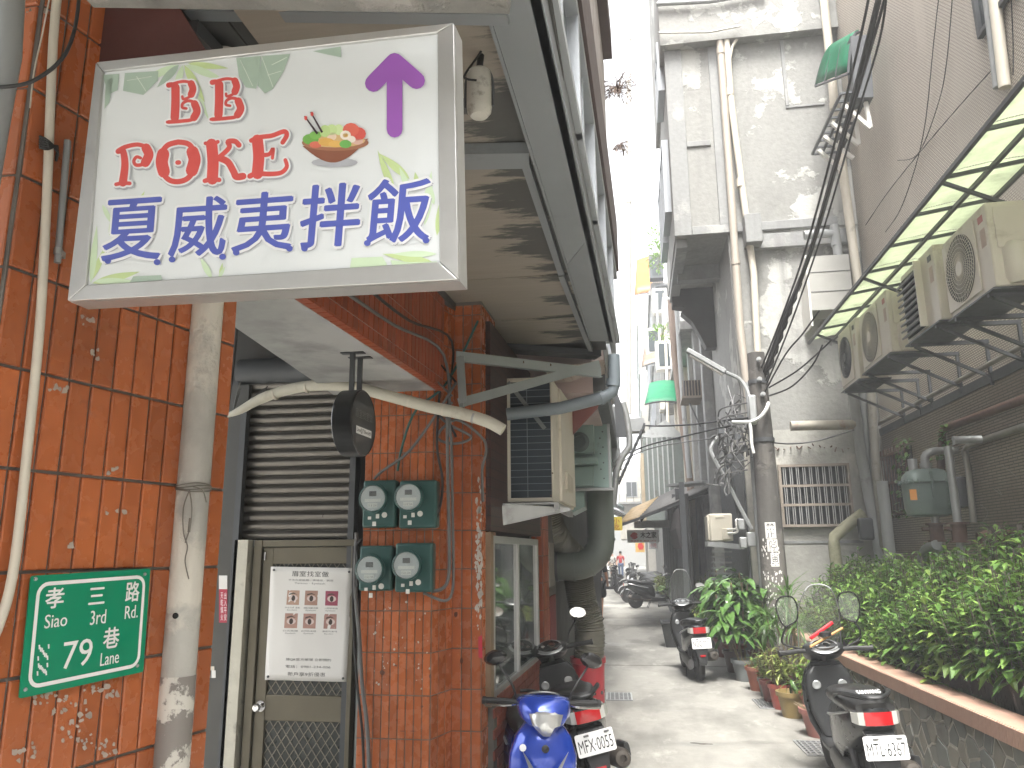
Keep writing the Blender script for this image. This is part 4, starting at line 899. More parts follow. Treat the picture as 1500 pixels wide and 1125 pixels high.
# ================================================================ behind the meter pillar on the left
# low brick wall under the shop window, bricks as pieces
xw = -.93
def Wl(y, z, off=0): return V((xw+.034*(y-4.9)+off, y, z))
zsill = P(722,1028,x=xw).z; zsill = Wl(4.9,0).z+zsill
lw_ = thing('low_brick_wall', 'low dark red brick wall under the shop window behind the blue scooter', 'wall', Wl(6,0), world=True)
w = MB(); w.prism([Wl(5.0,0), Wl(7.1,0), Wl(7.1,0,-.15), Wl(5.0,0,-.15)], (0,0,zsill)); obj('core', w, M['grout'], lw_)
bm_ = MB(); bm_.b(-.006,.006,-.104,.104,-.027,.027); bme = bm_.mesh('brick', M['darkred'])
r = 0; z = .02
while z < zsill-.03:
    y = 5.0+(.108 if r % 2 else 0)+.1
    while y < 7.05:
        o = bpy.data.objects.new('brick', bme); COL.objects.link(o); o.parent = lw_; q = Wl(y, z+.03, .003); o.location = q-V(lw_.location); o.rotation_euler = (random.gauss(0,.004), random.gauss(0,.01), -.034); y += .216
    z += .0605; r += 1
# shop window
ww = thing('shop_window', 'aluminium framed shop window with reflections, between the tiled pillar and the second pillar', 'window', Wl(5.6,zsill), world=True)
ya_, yb_ = 5.02, 6.85; zt_ = P(740,800,x=xw).z
ztw = 1.86
w = MB()
for (u0,u1,z0,z1) in ((ya_,yb_,zsill,zsill+.05),(ya_,yb_,ztw-.05,ztw),(ya_,ya_+.05,zsill,ztw),(yb_-.05,yb_,zsill,ztw),(5.9,5.94,zsill,ztw)):
    w.prism([Wl(u0,z0,.0), Wl(u1,z0,.0), Wl(u1,z0,-.05), Wl(u0,z0,-.05)], (0,0,z1-z0))
obj('frame', w, M['alu'], ww)
mg, t, p = nodes('reflecting_shop_glass'); p.inputs['Base Color'].default_value = (.07,.09,.085,1); p.inputs['Roughness'].default_value = .07; p.inputs['Specular IOR Level'].default_value = 1.0; p.inputs['Coat Weight'].default_value = 1
w = MB(); w.prism([Wl(ya_+.05,zsill+.05,-.02), Wl(yb_-.05,zsill+.05,-.02), Wl(yb_-.05,zsill+.05,-.03), Wl(ya_+.05,zsill+.05,-.03)], (0,0,ztw-zsill-.1)); obj('pane', w, mg, ww)
w = MB(); w.prism([Wl(4.93,zsill-.02,.0), Wl(5.02,zsill-.02,.0), Wl(5.02,zsill-.02,-.06), Wl(4.93,zsill-.02,-.06)], (0,0,ztw-zsill+.04)); obj('side_board', w, mat('plywood_edge', (.23,.16,.10), .7), ww)
w = MB(); w.prism([Wl(4.94,ztw+.03,.0), Wl(7.0,ztw+.03,.0), Wl(7.0,ztw+.03,-.6), Wl(4.94,ztw+.03,-.6)], (0,0,1.4)); obj('upper_wall', w, bricky('dark_red_strip_tile', 'X', (.045,.02,.016), (.06,.025,.018), (.02,.018,.017), .21, .062, .5, .06, .4, .5, .4), ww)
bn = thing('blue_banner', 'narrow blue vertical banner with white characters at the left edge of the shop window', 'banner', Wl(5.1,1.0,.03), world=True)
bq = [P(711,972,y=5.05), P(721,975,y=5.05), P(724,850,y=5.05), P(716,838,y=5.05)]
w = MB(); w.prism(bq, (0,-.004,0)); obj('cloth', w, plain('blue_cloth', (.05,.10,.28), .7), bn)
glyph('lettering', '請\n勿\n任\n意\n張\n貼\n謝\n謝\n合\n作', bq[0]+V((.014,-.006,.01)), V((.026,0,0)), V((.008,0,.54)), M['wht'], bn)
# second tiled pillar
p2 = thing('tiled_pillar', 'narrow orange tiled pillar with grey repair patches beyond the shop window', 'pillar', (-.9,7.2,0), world=True)
c0, c1 = P(768,900,y=7.05), P(796,900,y=7.05); c0.z = c1.z = 0
w = MB(); w.prism([c0, c1, c1+V((0.01,.35,0)), c0+V((0,.35,0))], (0,0,2.35)); obj('core', w, M['grout'], p2)
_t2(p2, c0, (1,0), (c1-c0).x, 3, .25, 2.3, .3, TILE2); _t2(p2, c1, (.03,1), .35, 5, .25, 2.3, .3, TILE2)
for (x0,y0,x1,y1) in ((770,802,788,850),(779,965,793,1003),(767,940,772,988)):
    a, b_ = P(x0,y1,y=7.035), P(x1,y0,y=7.035); w = MB(); rs = random.Random(x0)
    pts = []; 
    for i in range(12):
        t_ = 2*pi*i/12; cx_ = (a+b_)/2; k = 1/max(abs(cos(t_)), abs(sin(t_)))*rs.uniform(.78,1.02); pts.append(cx_+V((cos(t_)*k*(b_.x-a.x)/2, 0, sin(t_)*k*(b_.z-a.z)/2)))
    w.prism(pts, (0,.006,0)); obj('repair_patch', w, M['frame_conc'], p2)
dz = thing('metal_side_door', 'grey green metal doorway with reddish panels behind the ducts on the left', 'door', (-1.0,8,0), world=True)
w = MB(); w.b(-1.05,-.93,7.42,8.9,0,2.4); obj('door_frame', w, mat('olive_door', (.10,.10,.085), .5), dz)
w = MB(); w.b(-.93,-.915,7.6,7.75,.9,2.0); obj('door_strip', w, M['pvc'], dz)
w = MB(); w.b(-.93,-.912,8.1,8.7,.3,1.3); obj('door_panel', w, mat('red_panel', (.18,.03,.03), .6), dz)
w = MB(); w.b(-.93,-.912,8.15,8.6,1.4,1.85); obj('door_panel', w, mat('grey_panel', (.25,.23,.2), .6), dz)
# ---------------------------------------------------------------- triangular steel bracket frame
tf = thing('steel_bracket_frame', 'triangular galvanised angle iron frame with long diagonal arm in front of the left air conditioner', 'bracket', P(672,590,y=5.15), world=True)
gs = mat('greenish_galvanised', (.24,.265,.26), .45, metal=.4, var=.15, scale=6)
for a, b_, w_ in ((P(668,521,y=4.55),P(880,546,y=5.3),.06),(P(674,522,y=4.55),P(678,590,y=4.55),.05),(P(672,590,y=4.55),P(878,533,y=5.3),.055)):
    w = MB(); w.bar(a, b_, .010, w_, up=(0,0,1) if abs((b_-a).z) < .2 or w_ > .054 else (1,0,0)); w.bar(a+V((0,.024,-w_*.45)), b_+V((0,.024,-w_*.45)), .04, .006, up=(0,0,1)); obj('angle_iron', w, gs, tf)
for x, y in ((675,524),(766,531),(806,535),(676,551)):
    w = MB(); q = P(x,y,y=4.535+.75*(x-668)/212); w.tube([q, q+V((0,-.012,0))], .01, 8); obj('bolt', w, M['rust'], tf)
pv = thing('pvc_soffit_panel', 'beige ribbed plastic panel on the far soffit above the left air conditioner', 'panel', P(830,540,y=5.9), world=True)
q = [P(815,560,y=5.6), P(890,548,y=5.6), P(888,535,y=6.3), P(868,530,y=6.4), P(822,545,y=6.2)]
za_ = 3.26; q = [P(803,562,z=za_-.1), P(888,556,z=za_), P(885,528,z=za_+.02), P(800,540,z=za_)]
for i in range(7):
    a, b_, c_, d_ = (q[0].lerp(q[1], i/7+.004), q[0].lerp(q[1], (i+1)/7-.004), q[3].lerp(q[2], (i+1)/7-.004), q[3].lerp(q[2], i/7+.004)); w = MB(); w.prism([a,b_,c_,d_], (0,0,.008)); obj('slat', w, mat('beige_slat', (.36,.30,.26), .6) if i == 0 else bpy.data.materials['beige_slat'], pv)
g1 = pipe('grey_waste_pipe', [P(742,607,y=5.35), P(820,598,y=5.4), P(885,582,y=5.5), P(897,574,y=5.5), P(900,560,y=5.5), P(899,520,y=5.5)], .045, mat('slate_pipe', (.16,.19,.21), .45, var=.1), 'slate grey pipe crossing the left air conditioner and elbowing up to the fascia', couplings=[(P(898,566,y=5.5),P(899,556,y=5.5)),(P(884,582,y=5.5),P(878,584,y=5.49))])
# red metal awning fragments
ra = thing('red_awning_sheet', 'slanting brick red ribbed metal awning pieces behind the steel bracket', 'awning', P(760,600,y=6.4), world=True)
mr_ = mat('brick_red_sheet', (.17,.055,.045), .5, var=.2)
for q in ([(727,608),(735,612),(782,545),(770,545)], [(690,560),(700,640),(730,640),(790,548)], [(834,595),(836,640),(875,598),(878,590)], [(700,545),(765,540),(775,560),(700,600)]):
    yb = 6.6; pts = [P(a,b_,y=yb) for a,b_ in q]; w = MB(); w.prism(pts, (0,.03,0)); obj('sheet', w, mr_, ra); 
# ---------------------------------------------------------------- left air conditioner
yA0, yA1 = 5.5, 6.7
ac = thing('outdoor_unit', 'cream outdoor unit with dark coil grille on a steel shelf above the shop window', 'air conditioner', P(775,738,y=5.9), world=True)
xa, xb = P(737,735,y=yA0).x, P(811,735,y=yA0).x; za, zb2 = P(774,735,y=yA0).z, P(774,553,y=yA0).z
w = MB(); w.prism([(xa+.03,yA0+.03,za),(xb,yA0+.03,za),(xb+.05,yA1,za),(xa+.08,yA1,za)], (0,0,zb2-za)); obj('casing', w, M['acwhite'], ac, bev=.012)
w = MB(); 
for q in ((xa,xa+.055,za,zb2),(xb-.012,xb+.0,za,zb2)): w.b(q[0],q[1],yA0,yA0+.03,q[2],q[3])
w.b(xa+.055,xb-.012,yA0+.001,yA0+.03,za,za+.028); w.b(xa+.055,xb-.012,yA0+.001,yA0+.03,zb2-.028,zb2); obj('coil_frame', w, M['acwhite'], ac, bev=.003)
w = MB(); w.b(xa+.055,xb-.012,yA0+.015,yA0+.029,za+.028,zb2-.028); obj('coil', w, mat('dark_coil', (.018,.03,.042), .5), ac)
w = MB(); zz = za+.08
while zz < zb2-.05: w.b(xa+.056,xb-.013,yA0+.006,yA0+.010,zz-.0018,zz+.0018); zz += .049
for xx in (xa+.18,): w.b(xx-.002,xx+.002,yA0+.002,yA0+.006,za+.03,zb2-.03)
obj('coil_guard', w, mat('guard_wire', (.20,.24,.27), .5), ac)
w = MB(); w.prism([(xb+.0,yA0+.34,za+.02),(xb+.034,yA0+.34,za+.02),(xb+.066,yA1-.02,za+.02),(xb+.03,yA1-.02,za+.02)], (0,0,zb2-za-.04)); obj('service_cover', w, M['acwhite'], ac, bev=.006)
w = MB(); w.b(xb+.03, xb+.06, yA0+.5, yA1-.1, za+.12, za+.26); obj('handle_recess', w, mat('cream_shade', (.5,.45,.36), .5), ac, bev=.01)
for x_, z_ in ((xa+.03,za+.05),(xa+.03,za+.5),(xa+.03,za+.56),(xb-.02,za+.04),(xb-.004,za+.2)):
    w = MB(); w.tube([(x_,yA0-.003,z_),(x_,yA0+.002,z_)], .006, 8); obj('screw', w, M['rust'], ac)
sh_ = thing('steel_shelf', 'grey steel shelf bracket carrying the left air conditioner', 'bracket', P(770,770,y=5.6), world=True)
q = [P(703,758,y=5.3), P(740,738,y=5.3), P(815,740,y=5.45), P(835,744,y=5.45), P(835,748,y=5.45), P(703,777,y=5.3)]
w = MB(); w.prism(q, (0,.012,0)); obj('side_plate', w, M['steel'], sh_)
w = MB(); w.b(xa-.05, xb+.05, 5.32, 6.5, za-.03, za-.018); obj('tray', w, M['steel'], sh_)
w = MB(); w.b(xb+.02, xb+.055, 5.32, 6.5, za-.07, za-.03); obj('rail', w, M['steel'], sh_)
q0 = P(722,758,y=5.29); w = MB(); w.tube([q0+V((-.03,0,0)), q0+V((.03,0,0))], .009, 8); obj('slot', w, M['blackgloss'], sh_)
w = MB(); w.bar(P(744,560,y=5.45), P(798,628,y=5.40), .03, .006, up=(0,-1,0)); solo('perforated_strap', w, gs, 'perforated steel strap slanting across the left air conditioner grille', 'strap')
# ---------------------------------------------------------------- green exhaust cabinet and ducts
gb = thing('exhaust_fan_cabinet', 'pale green metal exhaust cabinet with round fan port high on the left wall', 'exhaust fan', P(862,722,y=8.4), world=True)
mgx = mat('pale_green_enamel', (.24,.33,.30), .4, var=.1, scale=5, dirt=.25, dcol=(.12,.13,.11))
y8 = 8.4; x8a, x8b = P(832,700,y=y8).x, P(893,700,y=y8).x; z8a, z8b = P(860,715,y=y8).z, P(860,602,y=y8).z
w = MB(); w.b(x8a, x8b, y8, 9.5, z8a, z8b); obj('cabinet', w, mgx, gb, bev=.008)
w = MB(); w.b(x8a+.01, x8a+.30, y8-.10, y8-.001, z8b-.48, z8b-.04); obj('motor_plate', w, mgx, gb, bev=.005)
cc = V((x8a+.14, y8-.10, z8b-.36)); w = MB(); w.lathe([(.10,0),(.11,.02),(.07,.035),(.066,.01),(.001,.008)], cc, 26, (0,-1,0)); obj('fan_port', w, mat('port_grey', (.10,.13,.13), .5), gb, smooth=True)
w = MB(); w.b(x8a+.02, x8a+.33, y8-.16, y8-.002, z8b-.60, z8b-.53); w.b(x8a+.06,x8a+.28,y8-.06,y8-.002,z8a+.02,z8b-.62); obj('shelf', w, mgx, gb, bev=.004)
w = MB(); w.b(x8b-.008, x8b+.02, y8-.02, y8+.03, z8a-.01, z8b+.0); w.b(x8a-.01,x8b+.04,y8-.03,y8+.02,z8a-.03,z8a-.001); obj('edge_trim', w, M['steel'], gb)
rv = MB()
for k in range(5): rv.tube([(x8b-.06, y8-.004, z8a+.1+k*.17), (x8b-.06, y8+.001, z8a+.1+k*.17)], .009, 7)
for k in range(4): rv.tube([(x8a+.36, y8-.004, z8a+.2+k*.17), (x8a+.36, y8+.001, z8a+.2+k*.17)], .009, 7)
obj('rivets', rv, M['darksteel'], gb)
yd8 = 8.75
rd = thing('rigid_duct', 'thick dark green rigid duct dropping from the exhaust cabinet and elbowing left', 'duct', P(865,825,y=yd8), world=True)
md = mat('dark_green_duct', (.10,.115,.10), .45, var=.2, scale=3, dirt=.2)
xv = P(879,740,y=yd8).x; rr = .150; zt8 = z8a+.02
pts = [V((xv,yd8,zt8)), V((xv,yd8,P(879,790,y=yd8).z))]
cx_, cz_ = P(840,790,y=yd8).x, pts[1].z
for a in range(1, 7): t_ = R(a*15); pts.append(V((cx_+(xv-cx_)*cos(t_), yd8, cz_-(xv-cx_)*.95*sin(t_))))
pts.append(V((P(818,825,y=yd8).x, yd8, pts[-1].z)))
w = MB(); w.tube(pts, rr, 28); obj('duct', w, md, rd, smooth=True, ang=50)
for k in (0, 1, 3, 5, 7):
    a = pts[k]; d_ = (pts[min(k+1,len(pts)-1)]-pts[max(k-1,0)]).normalized(); w = MB(); w.tube([a-d_*.012, a+d_*.012], rr+.008, 28); obj('seam_ring', w, md, rd, smooth=True)
w = MB(); a = pts[-1]; w.tube([a+V((.0,0,0)), a+V((-.03,0,0))], rr+.012, 28); obj('seam_ring', w, M['darksteel'], rd, smooth=True)
w = MB(); w.prism([P(834,720,y=8.45), P(856,720,y=8.45), P(856,742,y=8.45), P(836,752,y=8.45)], (0,.6,0)); obj('hopper', w, mgx, rd)
# ribbed flexible duct going into the bucket
fx = thing('flexible_duct', 'ribbed grey-olive flexible duct snaking down into the red bucket', 'duct', P(866,955,y=9.3), world=True)
fp = [(800,775,8.6),(812,805,8.7),(838,800,8.95),(850,815,9.1),(850,850,9.3),(856,890,9.3),(866,925,9.3),(866,962,9.3)]
fp = [(800,745,8.7),(806,775,8.8),(822,800,9.0),(842,822,9.15),(848,850,9.25),(854,885,9.3),(864,920,9.3),(863,964,9.3)]
pp = [P(a,b_,y=c_) for a,b_,c_ in fp]; base = MB(); base.tube(pp, .17, 4, sub=22)
n_ = len(base.v)//4; cen = [sum((V(base.v[4*i+j]) for j in range(4)), V((0,0,0)))/4 for i in range(n_)]
rs = random.Random(4); w = MB(); rads = [.165*(1+(.055 if i % 2 else -.035)+rs.uniform(-.02,.02)) for i in range(n_)]
w.tube(cen, rads, 26); obj('duct', w, mat('olive_flex', (.19,.18,.145), .5, metal=.3, var=.25, scale=10, bmp=.5, stretch=(1,1,3)), fx, smooth=True, ang=80)
bk_ = thing('red_bucket', 'red plastic bucket with holes catching the flexible duct', 'bucket', P(861,1000,y=9.35), world=True)
bc = P(862,990,y=9.35); ztb = P(862,962,y=9.35).z; bx = bc.x
m_red = mat('red_plastic', (.40,.035,.045), .4, var=.1, scale=4, dirt=.15)
w = MB(); w.lathe([(.13,0),(.15,.01),(.185,ztb-.07),(.205,ztb-.06),(.205,ztb),(.19,ztb),(.175,.03),(.001,.02)], (bx,9.35,.002), 28); obj('bucket_body', w, m_red, bk_, smooth=True)
for k in range(4):
    w = MB(); a = R(-100+k*34); c_ = V((bx+.172*cos(a), 9.35+.172*sin(a), .2)); w.tube([c_, c_+V((cos(a),sin(a),0))*.012], .02, 10); obj('hole', w, M['blackgloss'], bk_)
# ---------------------------------------------------------------- far left side beyond the ducts
yel = thing('yellow_shop_sign', 'small yellow vertical shop sign beside the thick duct', 'sign', P(903,775,y=17), world=True)
a, b_ = P(897,777,y=17), P(911,757,y=17); w = MB(); w.b(a.x, b_.x, 17, 17.12, a.z, b_.z); obj('panel', w, plain('yellow_face', (.70,.55,.06), .5), yel)
glyph('lettering', '小\n吃', V((a.x+.03,16.995,a.z+.02)), V((.13,0,0)), V((0,0,b_.z-a.z-.05)), plain('red_ink', (.4,.05,.03), .5), yel)
def gutter(name, pts, r, m, label): 
    return pipe(name, pts, r, m, label)
gutter('silver_elbow_pipe', [P(912,590,y=10.2), P(918,612,y=10.2), P(922,640,y=10.2), P(922,655,y=10.2), P(912,668,y=10.2), P(903,690,y=10.2), P(898,740,y=10.2)], .045, M['steel'], 'silver jointed pipe elbowing down the left facade below the fascia end')
def shingled(name, q0, q1, hgt_, n, m, label, cat='awning'):
    t_ = thing(name, label, cat, q0, world=True)
    for i in range(n):
        a = q0.lerp(q1, i/n); b_ = q0.lerp(q1, (i+.8)/n); w = MB(); w.bar(a+V((0,0,-i*.01)), b_+V((0,0,-i*.01-.03)), hgt_, .03); obj('slat', w, m, t_)
    return t_
shingled('dark_gutter_box', P(944,622,y=12.5), P(905,700,y=12.5), .35, 9, M['darksteel'], 'dark ribbed awning gutter slanting against the sky on the left')
w = MB(); a, b_ = P(918,632,y=12.6), P(944,612,y=12.6); w.b(a.x, b_.x, 12.6, 12.9, a.z, b_.z); solo('grey_duct_box', w, M['steel'], 'grey metal box at the upper end of the slanting gutter', 'duct')
lf2 = thing('awning_roof', 'corrugated metal awning roof sheets hanging along the left side above the cabinets', 'awning', P(905,600,y=9), world=True)
for (q) in ([(898,560),(912,596),(918,640),(903,640)], [(893,590),(905,600),(908,665),(896,690)]):
    w = MB(); w.prism([P(x,y,y=9.6+(q[0][0] == 893)*.8) for x,y in q], (0,.04,0)); obj('sheet', w, M['darksteel'] if q[0][0] == 898 else M['greypipe'], lf2)
# far left buildings
def house(name, label, x0, x1, y0, y1, h, m, floors, bays, roof=None, face='x+', wm=None, gm=None, z0=3.1, fh=3.0, end=True, group=None):
    t_ = thing(name, label, 'building', ((x0+x1)/2, (y0+y1)/2, 0), world=True, group=group)
    w = MB(); w.b(x0, x1, y0, y1, 0, h); obj('wall', w, m, t_)
    rects = []; L = (y1-y0)/bays
    for f in range(floors):
        for k in range(bays):
            if z0+f*fh+2.2 < h: rects.append((y0+L*(k+.15), y0+L*(k+.85), z0+f*fh+.8, z0+f*fh+2.1))
    simple_windows(t_, xface(x1, 1) if face == 'x+' else xface(x0, -1), rects, wm or fr_, gm or dg, .05)
    if end:
        r2 = []
        for f in range(floors):
            if z0+f*fh+2.2 < h: r2.append(((x0+x1)/2-.6, (x0+x1)/2+.6, z0+f*fh+.8, z0+f*fh+2.1))
        simple_windows(t_, yface(y0), r2, wm or fr_, gm or dg, .05)
    if roof: w = MB(); w.b(x0-.1, x1+.12, y0-.12, y1+.1, h, h+.15); obj('roof', w, roof, t_)
    for f in range(floors+1):
        w = MB()
        if face == 'x+': w.b(x1-.01, x1+.08, y0, y1, z0+f*fh-.1, z0+f*fh+.08)
        else: w.b(x0-.08, x0+.01, y0, y1, z0+f*fh-.1, z0+f*fh+.08)
        obj('floor_band', w, M['frame_conc'], t_)
    return t_
house('grey_shop_house', 'grey shop house on the left beyond the ducts', -6, -1.15, 13.6, 24, 4.3, M['frame_conc'], 1, 3, M['darksteel'], z0=1.2)
house('pale_house', 'pale low building far down the alley on the left', -8, -2.6, 30, 45, 6.6, mat('pale_wall', (.42,.40,.34), .8), 2, 4, M['steel'], z0=1.0)
house('cream_house', 'cream building with small dark windows far down on the left', -9, -2.9, 60, 74, 13.5, mat('cream_wall', (.55,.52,.42), .8), 3, 3, M['steel'])
house('green_roofed_house', 'building with a green awning band far down on the left', -8, -2.4, 46, 58, 7.8, mat('bluish_wall', (.32,.35,.34), .8), 2, 3, plain('green_roof', (.05,.28,.2), .6))
w = MB(); w.b(-9,-3.2,78,79,0,4.2); solo('dark_shop_front_row', w, mat('dark_shop_front', (.10,.10,.10), .7), 'dark shop front closing the view at the end of the alley on the left', 'building')
# ================================================================ RIGHT SIDE
XP = 2.12; ZC = .65
cp0 = P(1500,1073,z=ZC)
# planter wall runs from (2.28,5.5) to (2.12,8.5): nearly parallel to the alley
def Pw(y, off=0, z=0): return V((2.30-.045*(y-5.2)+off, y, z))
pw_ = thing('planter_wall', 'low planter wall of crazy paved stone with a ribbed salmon tile coping', 'wall', Pw(8), world=True)
w = MB(); w.prism([Pw(2.5,.018), Pw(12.2,.018), Pw(12.2,.2), Pw(2.5,.2)], (0,0,ZC-.12)); obj('core', w, mat('mortar', (.34,.32,.27), .9, var=.3, scale=20), pw_)
# crazy paving stones: voronoi-like polygons
rs = random.Random(9); seeds = []
stm = [mat('paving_stone_a', (.10,.10,.085), .75, var=.3, scale=8, bmp=.3, dirt=.3), mat('paving_stone_b', (.13,.12,.095), .75, var=.3, scale=8, bmp=.3), mat('paving_stone_c', (.085,.09,.08), .75, var=.3, scale=8, bmp=.3)]
cell = .17
for iy in range(0, 30):
    for iz in range(4): seeds.append((4.5+(iy+rs.uniform(.1,.9))*cell, (iz+rs.uniform(.1,.9))*.15-.02))
def clip(poly, a, b_, c_):
    out = []
    for i in range(len(poly)):
        p, q = poly[i], poly[(i+1) % len(poly)]; dp, dq = a*p[0]+b_*p[1]-c_, a*q[0]+b_*q[1]-c_
        if dp <= 0: out.append(p)
        if dp*dq < 0: t_ = dp/(dp-dq); out.append((p[0]+(q[0]-p[0])*t_, p[1]+(q[1]-p[1])*t_))
    return out
ns = 0
for s in seeds:
    poly = [(s[0]-.3, 0.0), (s[0]+.3, 0.0), (s[0]+.3, ZC-.125), (s[0]-.3, ZC-.125)]
    for o_ in seeds:
        if o_ is s or abs(o_[0]-s[0]) > .5: continue
        mx, mz = (s[0]+o_[0])/2, (s[1]+o_[1])/2; a, b_ = o_[0]-s[0], o_[1]-s[1]; L = sqrt(a*a+b_*b_); a /= L; b_ /= L
        poly = clip(poly, a, b_, a*mx+b_*mz-.010)
        if len(poly) < 3: break
    if len(poly) < 3: continue
    w = MB(); pts = [Pw(y, .03, z) for y, z in poly]; w.prism(pts, (-.016-rs.uniform(0,.01), 0, 0)); obj('stone', w, stm[ns % 3], pw_, bev=.004); ns += 1
print("stones", ns)
cpm = mat('salmon_ribbed_tile', (.46,.29,.215), .6, var=.14, scale=12, bmp=.15, rand=.0, dirt=.22, dcol=(.2,.12,.09), dscale=6)
w = MB(); w.prism([Pw(2.5,.01), Pw(12.2,.01), Pw(12.2,.23), Pw(2.5,.23)], (0,0,.1)); 
for i in range(len(w.v)): w.v[i] = (w.v[i][0], w.v[i][1], w.v[i][2]+ZC-.115)
obj('coping_bed', w, mat('salmon_grout', (.22,.14,.10), .8), pw_)
rb = MB(); y = 2.6; 
while y < 12.2:
    wd = .034 if y < 9 else .034; L = wd-.006
    rb.add([Pw(y,-.004,ZC-.12), Pw(y+L,-.004,ZC-.12), Pw(y+L,-.004,ZC-.01), Pw(y,-.004,ZC-.01), Pw(y,.006,ZC), Pw(y+L,.006,ZC), Pw(y+L,.24,ZC+.001), Pw(y,.24,ZC+.001)], [(0,3,2,1),(3,4,5,2),(4,7,6,5),(0,1,2,3),(0,3,4,7),(1,6,5,2)])
    y += wd
obj('coping_tiles', rb, cpm, pw_, kind='stuff')
soil = MB(); soil.b(2.5, 3.74, 2.5, 12.3, 0, .5); obj('planter_soil', soil, mat('soil', (.05,.035,.02), .95, var=.4, scale=20, bmp=.6), kind='structure')
# ---------------------------------------------------------------- brown tiled building
XR = 3.75
yC = 12.42
bb_ = thing('brown_tiled_building', 'tall brown building on the right clad in fine horizontal tiles with a dirty lower wall', 'building', (XR+2, 8, 0), world=True)
mlow = bricky('brown_strip_tile', 'Y', (.29,.24,.185), (.335,.28,.215), (.13,.115,.095), .20, .031, .5, .2, .6, .6, .35)
mup = bricky('beige_mosaic_tile', 'Y', (.60,.55,.475), (.66,.61,.53), (.22,.19,.165), .049, .026, .5, .26, .5, .5, .2)
w = MB(); w.b(XR, XR+6, -2, yC, 0, 3.55); obj('lower_wall', w, mlow, bb_)
w = MB(); w.b(XR+.004, XR+6, -2, yC-.004, 3.56, 16); obj('upper_wall', w, mup, bb_)
w = MB(); w.b(XR-.025, XR, -2, yC, 3.45, 3.55); obj('band', w, M['darksteel'], bb_)
w = MB(); q = [P(1285,470,x=XR-.02), P(1285,440,x=XR-.02), P(1305,420,x=XR-.02), P(1305,455,x=XR-.02)]
# window in upper wall near the top right edge: dark frame
simple_windows(bb_, xface(XR, -1), [(5.4,7.7,6.9,8.0)], M['darksteel'], dg, .06)
simple_windows(bb_, xface(XR, -1), [(11.2,12.2,4.6,5.3)], M['darksteel'], dg, .05)
# graffiti scratches on the low wall (chalky marks of their own)
scm = MB(); rs = random.Random(21)
for (x, y) in ((1425,690),(1450,650),(1460,740),(1478,690),(1436,760),(1492,660),(1410,720),(1470,640),(1340,690),(1488,720)):
    pts = [P(x+rs.uniform(-12,12), y+rs.uniform(-28,28), x=XR-.0015) for _ in range(3)]; scm.tube(pts, .0022, 4, sub=5)
obj('chalk_marks', scm, mat('chalk', (.34,.31,.27), .9), bb_, kind='stuff')
# ---------------------------------------------------------------- green canopy
xo, zo = 2.7, 4.86; xi, zi = 3.42, 4.97
yN, yF = 1.9, 11.9
cn = thing('green_canopy', 'long translucent yellow-green corrugated canopy on a steel frame along the right wall', 'canopy', (3.2, 8, 4.8), world=True)
gsh = sheetmat('green_fibreglass', (.64,.69,.55), .75, .3)
nb = 13; L = (yF-yN)/nb
for i in range(nb):
    y0, y1 = yN+i*L+.01, yN+(i+1)*L-.01
    w = MB(); nn = 16
    w.grid(lambda u, v: V((xo+(xi-xo)*u, y0+(y1-y0)*v, zo+(zi-zo)*u+.006*cos(v*nn*pi)+.02*sin(u*pi))), 4, 24); obj('sheet', w, gsh, cn, smooth=True, solid=.002)
    w = MB(); w.bar((xo,y0-.01,zo-.03), (xi,y0-.01,zi-.03), .03, .03); obj('rafter', w, M['darksteel'], cn)
for x_, z_ in ((xo,zo-.035),((xo+xi)/2,(zo+zi)/2-.045),(xi-.02,zi-.05)):
    w = MB(); w.bar((x_,yN,z_), (x_,yF,z_), .035, .035); obj('purlin', w, M['darksteel'], cn)
for yy in (4.2, 6.6, 9.0, 11.4):
    w = MB(); w.bar((xo+.02,yy,zo-.04), (XR,yy,zo-.55), .03, .03); obj('brace', w, M['darksteel'], cn)
gs2 = sheetmat('dark_green_sheet', (.03,.22,.12), .6, .3)
w = MB(); a = P(1333,480,x=3.3); 
